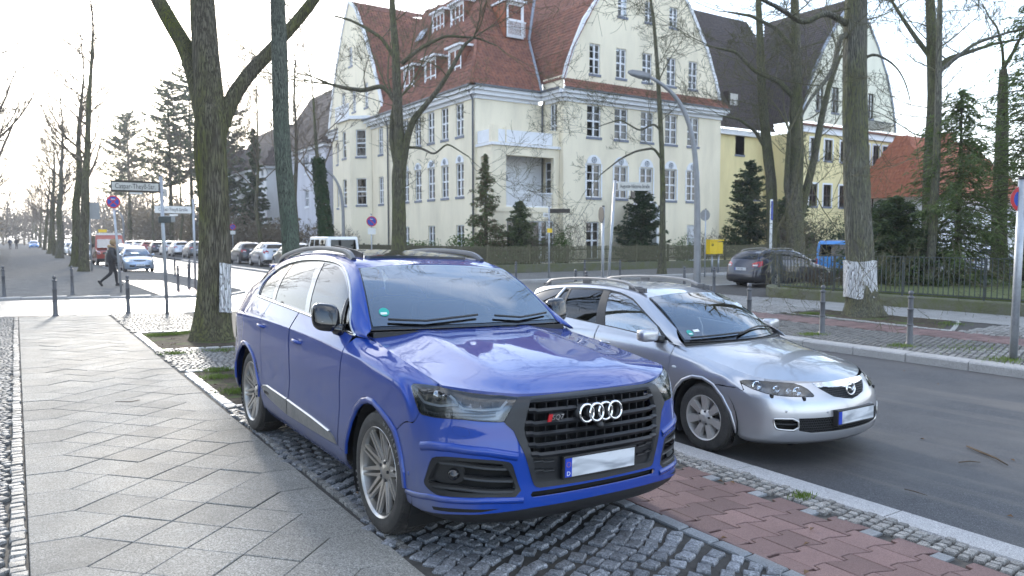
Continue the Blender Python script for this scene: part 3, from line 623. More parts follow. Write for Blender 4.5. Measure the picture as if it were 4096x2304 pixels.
def inpoly(P, poly):
 x, y = P[:, 0], P[:, 1]; r = np.zeros(len(P), bool); n = len(poly); j = n - 1
 for i in range(n):
  xi, yi = poly[i]; xj, yj = poly[j]; c = ((yi > y) != (yj > y)) & (x < (xj - xi) * (y - yi) / (yj - yi + 1e-15) + xi); r ^= c; j = i
 return r
def dense(poly, h, su, sv, closed=True):
 out = []; n = len(poly)
 for i in range(n if closed else n - 1):
  a = np.array(poly[i], float); b = np.array(poly[(i + 1) % n], float); k = max(1, int(np.hypot((b - a)[0] * su, (b - a)[1] * sv) / h))
  out += [tuple(a + (b - a) * j / k) for j in range(k)]
 return out
def smooth_poly(poly, it=2, keep=()):
 """corner-cutting; indices in keep stay sharp"""
 P = [(np.array(p, float), i in keep) for i, p in enumerate(poly)]
 for _ in range(it):
  Q = []; n = len(P)
  for i in range(n):
   (a, ka), (b, kb) = P[i], P[(i + 1) % n]
   if ka: Q.append((a, True))
   Q.append((a * .75 + b * .25, False)) if not ka else None
   Q.append((a * .25 + b * .75, False)) if not kb else None
  P = Q
 return [tuple(p) for p, _ in P]
class Car:
 def __init__(s, root, surfs, length, paint): s.root = root; s.S = surfs; s.L2 = length / 2; s.paint = paint
 def loc(s, P, sg): P = np.atleast_2d(P); return np.stack([P[:, 1] * sg, P[:, 0] - s.L2, P[:, 2]], 1)
 def at(s, sf, u, v, sg=-1, off=0):
  S = s.S[sf]; p = S.ev(u, v); n = S.nrm(max(u, .002), v); o = p - np.array([[s.L2, 0, .6]])
  return s.loc(p + n * (off if (n * o).sum() > 0 else -off), sg)[0]
 def patch(s, sf, poly, holes=(), h=.05, off=0, rim=.012, both=False, sg=-1, flip=False):
  """cut polygon (u,v) out of a surface; both: mirrored to the other side as well"""
  S = s.S[sf]; mid = np.array(poly).mean(0); e = .05
  su = np.linalg.norm(S.ev(mid[0] + e, mid[1]) - S.ev(mid[0] - e, mid[1])) / (2 * e); sv = np.linalg.norm(S.ev(mid[0], mid[1] + e) - S.ev(mid[0], mid[1] - e)) / (2 * e)
  loops = [dense(p, h, su, sv) for p in [poly, *holes]]; pts = []; edges = []
  for lp in loops:
   o = len(pts); pts += lp; edges += [(o + i, o + (i + 1) % len(lp)) for i in range(len(lp))]
  A = np.array(poly); nu = max(2, int((A[:, 0].max() - A[:, 0].min()) * su / h)); nv = max(2, int((A[:, 1].max() - A[:, 1].min()) * sv / h))
  G = np.stack(np.meshgrid(np.linspace(A[:, 0].min(), A[:, 0].max(), nu + 1), np.linspace(A[:, 1].min(), A[:, 1].max(), nv + 1), indexing='ij'), -1).reshape(-1, 2)
  ok = inpoly(G, poly)
  for q in holes: ok &= ~inpoly(G, q)
  B = np.array(pts); G = G[ok]; sc = np.array([su, sv])
  if len(G): G = G[np.array([(((B - g_) * sc) ** 2).sum(1).min() > (h * .45) ** 2 for g_ in G])]
  allp = [Vector((float(p[0]) * su, float(p[1]) * sv)) for p in list(pts) + [tuple(g_) for g_ in G]]
  r = delaunay_2d_cdt(allp, edges, [], 0, 1e-7); P2 = np.array([(q.x / su, q.y / sv) for q in r[0]]); T = np.array([f for f in r[2]])
  cen = P2[T].mean(1); ok = inpoly(cen, poly)
  for q in holes: ok &= ~inpoly(cen, q)
  T = T[ok]; P3 = S.ev(P2[:, 0], P2[:, 1]); N3 = S.nrm(P2[:, 0], P2[:, 1])
  out = np.array([1, 1, 0]) * np.stack([P3[:, 0] - s.L2, P3[:, 1], 0 * P3[:, 0]], 1) + np.array([0, 0, 1.]) * (P3[:, 2:3] - .6)
  if flip or (N3 * out).sum() < 0: N3 = -N3
  P3 = P3 + N3 * off
  mbs = []
  for g_ in ([sg, -sg] if both else [sg]):
   V = s.loc(P3, g_); Nn = np.stack([N3[:, 1] * g_, N3[:, 0], N3[:, 2]], 1)
   F = [tuple(t) if np.cross(V[t[1]] - V[t[0]], V[t[2]] - V[t[0]]) @ Nn[t[0]] > 0 else (t[0], t[2], t[1]) for t in T]
   mb = MB(); mb.add(V, F); mb.nrm = [Nn]; mbs.append(mb)
   if rim:
    # boundary edges of the patch, folded inwards
    cnt = {}
    for t in F:
     for k in range(3):
      e_ = (t[k], t[(k + 1) % 3]); cnt[tuple(sorted(e_))] = cnt.get(tuple(sorted(e_)), []) + [e_]
    be = [x[0] for x in cnt.values() if len(x) == 1 and not (abs(V[x[0][0]][0]) < 1e-4 and abs(V[x[0][1]][0]) < 1e-4)]; vi = {}; RV = []; RN = []
    for a_, b_ in be:
     for q in (a_, b_):
      if q not in vi:
       vi[q] = len(RV); RV += [V[q], V[q] - Nn[q] * rim]; RN += [Nn[q], Nn[q]]
    mb.add(RV, [(vi[b_], vi[a_], vi[a_] + 1, vi[b_] + 1) for a_, b_ in be]); mb.nrm.append(np.array(RN))
  if len(mbs) == 2 and np.abs(np.concatenate(mbs[0].v)[:, 0]).min() < 1e-4:
   # halves meet on the centre line: weld them into one panel
   a, b = mbs; VA = np.concatenate(a.v); VB = np.concatenate(b.v); NA = np.concatenate(a.nrm); NB_ = np.concatenate(b.nrm); ca = np.where(np.abs(VA[:, 0]) < 1e-4)[0]; mp = {}
   for j in np.where(np.abs(VB[:, 0]) < 1e-4)[0]:
    d = np.linalg.norm(VA[ca] - VB[j], axis=1) + 10 * np.linalg.norm(NA[ca] * [0, 1, 1] - NB_[j] * [0, 1, 1], axis=1) * 0
    if d.min() < 1e-4: mp[j] = ca[d.argmin()]
   keep = [j for j in range(len(VB)) if j not in mp]; ix = {j: len(VA) + i for i, j in enumerate(keep)}; ix.update(mp)
   m = MB(); m.v = [np.concatenate([VA, VB[keep]])]; m.n = len(m.v[0]); m.f = a.f + [tuple(int(ix[k]) for k in f) for f in b.f]; m.m = [0] * len(m.f); m.nrm = [np.concatenate([NA, NB_[keep]])]; mbs = [m]
  return mbs
 def fin(s, mb, name, mat, parent=None):
  me = mb.mesh(name, mat, True); me.normals_split_custom_set_from_vertices([tuple(n) for n in np.concatenate(mb.nrm)])
  return link(name, me, parent or s.root)
 def panel(s, name, mat, sf, poly, holes=(), parent=None, **k):
  return [s.fin(m, name, mat, parent[i] if isinstance(parent, list) else parent) for i, m in enumerate(s.patch(sf, poly, holes, **k))][0]
 def panels(s, name, mat, sf, poly, holes=(), parent=None, **k):
  return [s.fin(m, name, mat, parent[i] if isinstance(parent, list) else parent) for i, m in enumerate(s.patch(sf, poly, holes, **k))]
 def band(s, name, mat, parent, sf, line, wd, off=.004, **k):
  mid = line[0][0] == 0 and s.S[sf].ev(np.array([0.]), np.array([line[0][1]]))[0][1] == 0
  if mid: s.stripe(sf, [p for p in line[::-1]][:-1] + list(line), wd, off, mirror=len(line), **k).build(name, mat, parent, 40); return
  for i, g_ in enumerate((-1, 1)): s.stripe(sf, line, wd, off, sg=g_, **k).build(name, mat, parent[i] if isinstance(parent, list) else parent, True)
 def stripe(s, sf, line, wd, off=.004, sg=-1, h=.04, bow=.004, mirror=0):
  """narrow raised band that follows a (u,v) line on a surface; mirror: runs across the centre line"""
  S = s.S[sf]
  if mirror: half = line[mirror - 1:]; P = np.array(dense(half, h, 1, 1, False) + [half[-1]])
  else: P = np.array(dense(line, h, 1, 1, False) + [line[-1]])
  X = S.ev(P[:, 0], P[:, 1]); N = S.nrm(np.maximum(P[:, 0], .002), P[:, 1]); out = np.stack([X[:, 0] - s.L2, X[:, 1], X[:, 2] - .6], 1)
  if (N * out).sum() < 0: N = -N
  if mirror: X = np.concatenate([(X * [1, -1, 1])[:0:-1], X]); N = np.concatenate([(N * [1, -1, 1])[:0:-1], N])
  T = np.gradient(X, axis=0); T /= np.linalg.norm(T, axis=1)[:, None] + 1e-12; B = np.cross(T, N); V = []
  for x, n_, b in zip(X, N, B): V += [x - b * wd / 2 - n_ * .004, x - b * wd / 2 + n_ * off, x + n_ * (off + bow), x + b * wd / 2 + n_ * off, x + b * wd / 2 - n_ * .004]
  V = s.loc(np.array(V), sg); k = len(X); return MB().add(V, [(5 * i + j, 5 * i + j + 1, 5 * i + 6 + j, 5 * i + 5 + j) for i in range(k - 1) for j in range(4)])
def wheel(parent, c, side, R=.3825, rr=.27, wd=.28, style='multi', mat='rim', flat=0, name='wheel', hub=None, segs=48):
 """wheel at local centre c; side=-1/+1 gives the outer face direction in x"""
 w_ = empty(name, c); w_.parent = parent; ax = (side, 0, 0); h = wd / 2; mb = MB()
 prof = [(rr - .012, -h * .82), (rr + .01, -h * .95), (R * .86, -h), (R * .955, -h * .88), (R, -h * .6), (R, 0), (R, h * .6), (R * .975, h * .80), (R * .945, h * .93), (R * .86, h * 1.0), (rr + .035, h * 1.0), (rr + .018, h * .975), (rr + .010, h * .97), (rr - .004, h * .90), (rr - .012, h * .6)]
 mb.lathe(prof, (0, 0, 0), ax, segs, False)
 if flat:
  for A in mb.v: A[:, 2] = np.where(A[:, 2] < -R + flat, -R + flat, A[:, 2]); A[:, 0] = np.where(A[:, 2] < -R + flat * 3, A[:, 0] * 1.06, A[:, 0])
 ty = mb.build('tyre', 'tyre', w_, 35)
 if style != 'far':
  tr = MB()                       # tread blocks
  for k in range(64):
   a = 2 * math.pi * k / 64
   for j, (x0, x1) in enumerate(((-.58, -.34), (-.30, -.04), (.04, .30), (.34, .58), (.64, .86))):
    a2 = a + (.03 if j % 2 else 0); rad_ = R + .003 - (.016 if j == 4 else 0); cs, sn = math.cos(a2), math.sin(a2); Rm = np.array([[1, 0, 0], [0, cs, -sn], [0, sn, cs]])
    if flat and sn * rad_ < -R + flat + .004: continue
    tr.box((h * x0 * side if side > 0 else -h * x1, -.012, rad_ - .012) if False else (min(h * x0 * side, h * x1 * side), -.0125, rad_ - .014), (max(h * x0 * side, h * x1 * side), .0125, rad_ + .004), Rm)
  tr.build('tread', 'tyre', ty)
 rm = MB(); rm.lathe([(rr - .016, h * .55), (rr - .006, h * .90), (rr + .008, h * .985), (rr + .012, h * .95)], (0, 0, 0), ax, segs, False); rm.lathe([(rr - .03, -h * .7), (rr - .022, h * .5), (rr - .012, h * .90)], (0, 0, 0), ax, segs, False)
 def spoke(a, r0, r1, w0, w1, x0, x1, th=.018):
  cs, sn = math.cos(a), math.sin(a); e = np.array([0, cs, sn]); t = np.array([0, -sn, cs]); V = []
  for f in np.linspace(0, 1, 5):
   r_ = r0 + (r1 - r0) * f; ww = (w0 + (w1 - w0) * f) / 2; xx = (x0 + (x1 - x0) * (f ** .8)) * side
   for q, dx in ((-1, -th), (-.75, 0), (.75, 0), (1, -th)): V.append(e * r_ + t * ww * q + np.array([xx + dx * side, 0, 0]))
  rm.add(V, [(4 * i + k, 4 * i + k + 1, 4 * i + 5 + k, 4 * i + 4 + k) for i in range(4) for k in range(3)])
 def spoke2(a0, a1, r0, r1, w0, w1, x0, x1, th=.022):
  p0 = np.array([0, math.cos(a0), math.sin(a0)]) * r0; p1 = np.array([0, math.cos(a1), math.sin(a1)]) * r1; d = p1 - p0; d /= np.linalg.norm(d); t = np.cross(np.array([1., 0, 0]), d); V = []
  for f in np.linspace(0, 1, 5):
   p = p0 + (p1 - p0) * f; ww = (w0 + (w1 - w0) * f) / 2; xx = (x0 + (x1 - x0) * f) * side
   for q, dx in ((-1, -th), (-.7, 0), (.7, 0), (1, -th)): V.append(p + t * ww * q + np.array([xx + dx * side, 0, 0]))
  rm.add(V, [(4 * i + k, 4 * i + k + 1, 4 * i + 5 + k, 4 * i + 4 + k) for i in range(4) for k in range(3)])
 if style == 'multi':
  for k in range(10):
   a = 2 * math.pi * k / 10 + .1; b = 2 * math.pi / 10
   spoke2(a, a - b * .44, .062, rr - .008, .042, .021, h * .62, h * .90); spoke2(a, a + b * .36, .085, rr - .008, .032, .019, h * .64, h * .90)
  rm.lathe([(.0, h * .70), (.03, h * .70), (.034, h * .68), (.05, h * .66), (.078, h * .60), (.09, h * .5)], (0, 0, 0), ax, 30, False)
 elif style == 'seven':
  for k in range(7): spoke(2 * math.pi * k / 7 + math.pi / 2, .05, rr - .004, .055, .105, h * .80, h * .93, .03)
  rm.lathe([(0, h * 1.02), (.03, h * 1.02), (.036, h * 1.0), (.045, h * .9), (.07, h * .84), (.085, h * .7)], (0, 0, 0), ax, 30, False)
 else:
  for k in range(5): spoke(2 * math.pi * k / 5 + math.pi / 2, .03, rr - .004, .07, .06, h * .75, h * .92, .03)
  rm.lathe([(0, h * .8), (.06, h * .78), (.08, h * .6)], (0, 0, 0), ax, 16, False)
 ri = rm.build('rim', mat, w_, 40, recalc=False)
 if style != 'far':
  bl = MB()
  for k in range(5):
   a = 2 * math.pi * k / 5 + .5; r_ = .056 if style == 'multi' else .062; p = (h * (.60 if style == 'multi' else .80) * side, r_ * math.cos(a), r_ * math.sin(a)); bl.cyl(p, (p[0] + .014 * side, p[1], p[2]), .0105, n=8)
  bl.build('wheel_bolt', 'lamp_dark', ri); br = MB(); br.lathe([(.06, h * .1), (.165, h * .1), (.168, h * .0)], (0, 0, 0), ax, 32, False); br.build('brake_disc', 'satin_metal', w_, 30)
 bk = MB(); bk.lathe([(0, -h * .2), (rr - .015, -h * .2)], (0, 0, 0), ax, 24, False); bk.build('wheel_backing', 'underbody', w_)
 return w_
def audi_surfaces():
 # rows r0..r8
 def side(s,t0,zs,tt,zb,tb,sb=None,ss=None):
  # zs/tt shoulder z,t ; zb/tb top
  return [(s,t0-.075,.235),(s,t0-.03,.30),(s,t0-.012,.40),(s,t0-.004,.52),(s,t0-.012,.70),(s,t0-.002,.88),(s,t0+.004,zs-.05),(ss or s,tt,zs),(sb or s,tb,zb)]
 def front(t,s,top,r7):
  return [(s+.10,t-.03*t,.225),(s+.005,t,.30),(s-.012,t,.385),(s,t,.50),(s+.0,t,.64),(s+.018,t,.74),(s+.035,t,.84),r7,top]
 LOW=[
     front(0,.030,(.135,0,.962),(.085,0,.93)),
     front(.25,.036,(.135,.25,.962),(.085,.25,.93)),
     front(.45,.055,(.145,.45,.962),(.105,.45,.93)),
     front(.60,.092,(.20,.59,.972),(.15,.595,.93)),
     front(.73,.15,(.285,.715,.985),(.225,.725,.935)),
     front(.84,.255,(.395,.845,1.010),(.335,.842,.955)),
     [(.47,.86,.225),(.375,.915,.30),(.36,.918,.385),(.37,.922,.50),(.375,.922,.64),(.39,.92,.74),(.42,.917,.84),(.50,.905,.975),(.56,.85,1.035)],
     [(.58,.885,.225),(.52,.945,.30),(.51,.952,.385),(.52,.955,.50),(.52,.955,.64),(.53,.955,.74),(.555,.95,.86),(.66,.925,1.005),(.75,.848,1.062)],
     side(.70,.970,1.025,.943,1.085,.843,.92,.82),
     side(1.0,.980,1.05,.956,1.115,.838,1.14,1.04),
     side(1.3,.982,1.072,.966,1.142,.826,1.40,1.32),
     side(1.62,.982,1.088,.972,1.176,.905),
     side(2.1,.982,1.108,.974,1.206,.905),
     side(2.8,.983,1.122,.975,1.236,.905),
     side(3.4,.983,1.126,.975,1.256,.903),
     side(3.75,.983,1.126,.973,1.268,.900),
     side(4.05,.982,1.122,.968,1.280,.893),
     side(4.4,.972,1.115,.952,1.290,.870),
     side(4.7,.945,1.10,.922,1.285,.83),
     [(4.86,.80,.27),(4.93,.86,.33),(4.95,.87,.42),(4.95,.87,.55),(4.93,.87,.70),(4.92,.86,.85),(4.90,.85,1.0),(4.87,.83,1.1),(4.80,.76,1.29)],
     [(4.96,.5,.27),(5.03,.52,.33),(5.05,.52,.42),(5.05,.52,.55),(5.02,.52,.70),(5.0,.52,.85),(4.98,.52,1.0),(4.95,.52,1.1),(4.86,.50,1.3)],
     [(4.99,0,.27),(5.05,0,.33),(5.07,0,.42),(5.07,0,.55),(5.04,0,.70),(5.02,0,.85),(5.0,0,1.0),(4.97,0,1.1),(4.88,0,1.31)]]
 # greenhouse side: columns along s from A base to D pillar; rows belt .. cant rail .. roof
 GS=[]
 for s,zb,tb,s1,z1,t1,s2,z2,t2 in [
     # belt point, cant point (window top), roof edge
     (1.38,1.158,.850, 1.49,1.195,.825, 1.515,1.208,.802),
     (1.58,1.174,.905, 1.71,1.335,.797, 1.728,1.376,.752),
     (1.78,1.187,.907, 1.92,1.475,.745, 1.937,1.514,.702),
     (1.98,1.199,.907, 2.12,1.568,.702, 2.14,1.612,.654),
     (2.20,1.210,.907, 2.36,1.622,.674, 2.41,1.668,.614),
     (2.55,1.226,.907, 2.70,1.648,.660, 2.75,1.702,.60),
     (3.05,1.244,.906, 3.10,1.652,.656, 3.12,1.712,.595),
     (3.45,1.258,.904, 3.45,1.640,.655, 3.45,1.704,.592),
     (3.80,1.270,.901, 3.80,1.608,.660, 3.80,1.680,.592),
     (4.10,1.281,.893, 4.08,1.560,.672, 4.10,1.645,.600),
     (4.40,1.290,.870, 4.34,1.49,.690, 4.38,1.590,.605),
     (4.70,1.285,.82, 4.58,1.42,.70, 4.60,1.53,.61)]:
  r=[]
  for f in (0,.33,.66,1):
   b=.028*4*f*(1-f)
   r.append((s+(s1-s)*f, tb+(t1-tb)*f+b, zb+(z1-zb)*f))
  r.append(((s1+s2)/2,t1+(t2-t1)*.55,z1+(z2-z1)*.66)); r.append((s2,t2,z2)); GS.append(r)
 # windscreen: cols centre->edge, rows bottom->top
 WS=[]
 for f in (0,.35,.7,1):
  b=(1.415+.11*f*f,.80*f,1.218-.008*f*f); t=(2.185-.045*f*f,.652*f,1.648-.030*f*f)
  WS.append([tuple(b[k]+(t[k]-b[k])*g+(0,0,.035*4*g*(1-g))[k] for k in range(3)) for g in (0,.33,.66,1)])
 # roof: cols centre->edge, rows front->rear
 RF=[]
 fr=[(2.185,1.648),(2.45,1.688),(2.9,1.722),(3.4,1.732),(3.9,1.712),(4.3,1.665),(4.62,1.60)]
 ed=[(2.14,.652,1.590),(2.40,.612,1.672),(2.80,.598,1.704),(3.30,.592,1.712),(3.80,.590,1.684),(4.30,.602,1.61),(4.62,.612,1.525)]
 for f in (0,.4,.75,1):
  RF.append([(a[0]+(e[0]-a[0])*f*f,e[1]*f,a[1]+(e[2]-a[1])*f**2.4) for a,e in zip(fr,ed)])
 # hood: cols centre->edge, rows front->rear
 HD=[]
 hc=np.array([(.135,.962),(.22,1.003),(.42,1.055),(.75,1.115),(1.05,1.160),(1.3,1.190),(1.44,1.203)])
 he=np.array([(.395,.845,1.010),(.47,.846,1.024),(.60,.848,1.045),(.85,.842,1.076),(1.10,.836,1.106),(1.34,.828,1.137),(1.50,.805,1.165)])
 sc_=np.linspace(.135,1.44,8); zc_=np.polyval(np.polyfit(np.sqrt(hc[:,0]),hc[:,1],3),np.sqrt(sc_)); se_=np.linspace(.395,1.50,8); ze_=np.polyval(np.polyfit(he[:,0],he[:,2],2),se_); te_=np.polyval(np.polyfit(he[:,0],he[:,1],3),se_)
 for f,zf,dome in [(0,0,0),(.2,.02,0),(.4,.085,.0),(.56,.18,.006),(.68,.37,.0),(.80,.59,-.004),(.91,.82,-.003),(1,1,0)]:
  HD.append([(sc_[k]+(se_[k]-sc_[k])*f**(4.2-1.9*min(1,k/3)),te_[k]*f,zc_[k]+(ze_[k]-zc_[k])*zf+dome*min(1,k/3)) for k in range(8)])
 S={'low':Surf(LOW,True,True),'gs':Surf(GS,False),'ws':Surf(WS),'rf':Surf(RF),'hd':Surf(HD)}
 return S
def estate_surfaces():
 def side(s,t0,zs,tt,zb,tb,sb=None,ss=None):
  return [(s,t0-.09,.185),(s,t0-.03,.24),(s,t0-.008,.33),(s,t0,.45),(s,t0+.002,.57),(s,t0-.002,.69),(s,(t0+tt)/2+.006,(zs+.70)/2),(ss or s,tt,zs),(sb or s,tb,zb)]
 def front(t,s,top,r7):
  return [(s+.14,t*.97,.175),(s+.035,t,.215),(s,t,.30),(s-.002,t,.40),(s+.004,t,.49),(s+.022,t,.56),(s+.055,t,.62),r7,top]
 LOW=[
     front(0,0,(.145,0,.722),(.105,0,.675)),
     front(.25,.022,(.16,.25,.722),(.12,.25,.675)),
     front(.45,.078,(.225,.46,.722),(.175,.455,.675)),
     front(.58,.14,(.32,.58,.733),(.255,.58,.68)),
     front(.69,.215,(.43,.68,.748),(.36,.685,.695)),
     front(.77,.31,(.57,.735,.772),(.50,.765,.72)),
     front(.825,.45,(.74,.748,.802),(.68,.81,.745)),
     side(.75,.868,.782,.832,.845,.752,.97,.86),
     side(1.0,.882,.825,.845,.885,.748,1.19,1.06),
     side(1.3,.886,.872,.852,.945,.728,1.40,1.32),
     side(1.6,.888,.900,.860,.985,.80),
     side(2.1,.89,.920,.865,1.008,.806),
     side(2.65,.89,.936,.866,1.036,.806),
     side(3.25,.888,.950,.862,1.066,.802),
     side(3.6,.885,.956,.856,1.082,.795),
     side(3.9,.877,.960,.842,1.092,.775),
     side(4.25,.85,.960,.812,1.096,.735),
     [(4.50,.68,.25),(4.55,.74,.30),(4.57,.75,.38),(4.57,.75,.48),(4.56,.75,.58),(4.55,.745,.68),(4.53,.73,.80),(4.50,.71,.92),(4.44,.66,1.08)],
     [(4.60,.40,.25),(4.66,.42,.30),(4.68,.43,.38),(4.68,.43,.48),(4.67,.43,.58),(4.65,.43,.68),(4.62,.43,.80),(4.59,.42,.92),(4.52,.40,1.08)],
     [(4.63,0,.25),(4.69,0,.30),(4.71,0,.38),(4.71,0,.48),(4.70,0,.58),(4.67,0,.68),(4.64,0,.80),(4.61,0,.92),(4.54,0,1.08)]]
 GS=[]
 for s,zb,tb,s1,z1,t1,s2,z2,t2 in [
     (1.30,.935,.775, 1.50,1.06,.70, 1.55,1.085,.65),
     (1.50,.96,.80, 1.78,1.21,.645, 1.83,1.24,.595),
     (1.75,.985,.805, 2.05,1.325,.60, 2.09,1.362,.548),
     (2.10,1.008,.806, 2.34,1.385,.575, 2.37,1.425,.52),
     (2.60,1.034,.806, 2.70,1.418,.562, 2.72,1.458,.505),
     (3.00,1.053,.804, 3.05,1.420,.558, 3.06,1.462,.50),
     (3.35,1.071,.80, 3.38,1.410,.560, 3.38,1.453,.498),
     (3.70,1.085,.79, 3.70,1.386,.565, 3.70,1.432,.50),
     (4.00,1.092,.765, 3.97,1.345,.572, 3.98,1.398,.508),
     (4.25,1.096,.735, 4.18,1.285,.575, 4.20,1.345,.515),
     (4.44,1.08,.66, 4.32,1.20,.54, 4.34,1.27,.48)]:
  r=[]
  for f in (0,.33,.66,1):
   b=.026*4*f*(1-f); r.append((s+(s1-s)*f,tb+(t1-tb)*f+b,zb+(z1-zb)*f))
  r.append(((s1+s2)/2,t1+(t2-t1)*.55,z1+(z2-z1)*.66)); r.append((s2,t2,z2)); GS.append(r)
 WS=[]
 for f in (0,.35,.7,1):
  b=(1.20+.20*f*f,.70*f,.985-.010*f*f); t=(2.02+.045*f*f,.552*f,1.405-.032*f*f)
  WS.append([tuple(b[k]+(t[k]-b[k])*g+(0,0,.04*4*g*(1-g))[k] for k in range(3)) for g in (0,.33,.66,1)])
 RF=[]
 fr=[(2.02,1.405),(2.3,1.452),(2.7,1.482),(3.1,1.485),(3.5,1.472),(3.9,1.438),(4.28,1.36)]
 ed=[(2.09,.548,1.362),(2.36,.522,1.424),(2.72,.505,1.458),(3.1,.50,1.462),(3.5,.498,1.447),(3.9,.506,1.408),(4.22,.515,1.34)]
 for f in (0,.4,.75,1):
  RF.append([(a[0]+(e[0]-a[0])*f*f,e[1]*f,a[1]+(e[2]-a[1])*f**2.4) for a,e in zip(fr,ed)])
 HD=[]
 hc=[(.145,.722),(.26,.772),(.45,.832),(.70,.890),(.95,.934),(1.12,.958),(1.20,.968)]
 he=[(.43,.68,.748),(.57,.735,.772),(.74,.748,.802),(.97,.752,.845),(1.19,.748,.885),(1.36,.735,.930),(1.40,.70,.950)]
 for f,zf in [(0,0),(.3,.07),(.55,.26),(.75,.52),(.88,.76),(1,1)]:
  HD.append([(a[0]+(e[0]-a[0])*f**(2.4 if k==0 else 2),e[1]*f,a[1]+(e[2]-a[1])*zf) for k,(a,e) in enumerate(zip(hc,he))])
 TG=[]
 for f in (0,.4,.75,1):
  b=(4.54-.09*f*f,.665*f,1.08); t=(4.28-.06*f*f,.515*f,1.36-.02*f*f)
  TG.append([tuple(b[k]+(t[k]-b[k])*g+(.03*4*g*(1-g),0,0)[k] for k in range(3)) for g in (0,.33,.66,1)])
 S={'low':Surf(LOW,True,True),'gs':Surf(GS,False),'ws':Surf(WS),'rf':Surf(RF),'hd':Surf(HD),'tg':Surf(TG)}
 return S
# ---------------------------------------------------------------- the blue SUV
ROLL = rad(1.43)
A0 = empty('parked_suv', (2.79, 3.31 + 2.53, -.98 * math.sin(ROLL)), 0, 'large blue SUV with black grille parked on the pavement in the foreground', 'car'); A0.rotation_euler = (0, ROLL, 0)
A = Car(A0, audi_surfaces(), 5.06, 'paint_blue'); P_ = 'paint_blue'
HL = [(6.862, 6.819), (6.70, 6.95), (6.496, 7.05), (5.365, 7.68), (4.331, 7.90), (2.993, 7.90), (2.30, 7.80), (2.42, 7.45), (3.041, 5.985), (3.2, 5.97), (4.601, 6.08), (5.875, 6.04), (6.40, 6.03), (6.58, 6.12), (6.735, 6.373)]
GRo = [(0, 7.86), (2.28, 7.80), (3.025, 5.95), (2.96, 5.80), (2.691, 5.437), (1.99, 2.852), (1.90, 2.74), (1.799, 2.696), (0, 2.652)]
GRi = [(0, 7.2), (1.831, 7.30), (1.97, 7.20), (2.022, 6.997), (2.293, 5.549), (2.245, 5.058), (1.926, 3.164), (1.87, 2.99), (1.75, 2.90), (0, 2.83)]
FOG = [(5.939, 3.9), (5.19, 4.011), (3.789, 3.989), (2.99, 3.87), (2.83, 3.76), (2.754, 3.61), (2.356, 2.32), (3.789, 2.407), (5.19, 2.295), (5.684, 2.273), (6.098, 2.429), (6.40, 2.63), (6.44, 2.80), (6.321, 3.053), (6.12, 3.6)]
bump = [(0, 2.645), (1.79, 2.69), (1.90, 2.73), (1.985, 2.845), (2.685, 5.43), (2.955, 5.80), (3.04, 5.94)] + [(3.2, 5.93), (4.601, 6.04), (5.875, 6.00), (6.40, 5.99), (6.555, 6.02), (7.578, 4.613), (8.23, 3.92), (8.04, 3.565), (7.83, 3.2), (7.70, 2.7), (7.68, 1.827), (7.60, 1.07), (6.6, 1.05), (5.158, 1.27), (3.773, 1.515), (2.006, 1.70), (0, 1.72), (0, 2.26), (2.05, 2.27), (2.12, 2.40), (2.05, 2.545), (0, 2.545)]
bo = A.panel('bumper', P_, 'low', bump, [smooth_poly(FOG, 1)], h=.035, both=True)
# crease above the lower intake (a raised fold of the bumper skin)
A.band('bumper_crease', P_, bo, 'low', [(6.6, 4.33), (5.9, 4.44), (5.158, 4.47), (3.773, 4.36), (2.60, 4.06)], .05, .001, bow=.011)
A.band('lip_crease', P_, bo, 'low', [(7.62, 1.75), (6.9, 1.95), (6.2, 2.12), (5.2, 2.15), (3.8, 2.27), (2.4, 2.2)], .035, .001, bow=.010)
fend = [(6.60, 6.05), (6.755, 6.373), (6.885, 6.819), (6.72, 6.98), (6.5, 7.09), (5.41, 7.70), (5.30, 8), (6, 8), (7, 8), (8, 8), (9, 8), (10, 8), (10.45, 8), (10.75, 7.9), (10.885, 7.354), (10.87, 6.15), (11.01, 5.237), (11.075, 4.657), (11.09, 3.231), (11.15, 1.85), (10.842, 1.76), (10.78, 2.3), (10.667, 2.897), (10.476, 3.60), (10.20, 4.13), (9.85, 4.47), (9.5, 4.60), (9.2, 4.60), (8.852, 4.43), (8.55, 4.2), (8.27, 3.94), (7.60, 4.64)]
A.panel('fender', P_, 'low', fend, h=.035, both=True)
fd = [(10.97, 8), (11.5, 8), (12.93, 8), (12.932, 6.217), (12.962, 5.37), (12.994, 4.256), (12.98, 3.655), (13.07, 1.80), (12.0, 1.80), (11.21, 1.87), (11.135, 3.231), (11.12, 4.657), (11.055, 5.237), (10.91, 6.15), (10.925, 7.354)]
rd = [(12.965, 8), (14.45, 8), (14.62, 6.6), (14.606, 5.46), (14.77, 4.5), (14.59, 3.298), (14.44, 2.76), (14.1, 2.3), (13.105, 1.80), (13.015, 3.655), (13.03, 4.256), (13.0, 5.37), (12.968, 6.217)]
ru = [(14.48, 8), (16, 8), (18, 8), (19, 8), (20, 8), (21, 8), (21, .5), (19, .5), (18.35, .5), (18.32, 1.8), (18.198, 3.298), (17.609, 3.989), (17.1, 4.4), (16.685, 4.657), (16.4, 4.65), (16.112, 4.546), (15.7, 4.25), (15.38, 3.855), (14.95, 2.95), (14.74, 2.85), (14.47, 2.78), (14.63, 3.298), (14.80, 4.5), (14.64, 5.46), (14.655, 6.6)]
sill = [(10.85, 1.73), (11.177, 1.82), (12.0, 1.76), (13.1, 1.76), (14.074, 2.24), (14.45, 2.70), (14.76, 2.80), (14.918, 1.805), (15.03, .47), (14.8, .0), (13, .0), (11.2, .0), (10.95, .0), (10.93, .6)]
do = {}
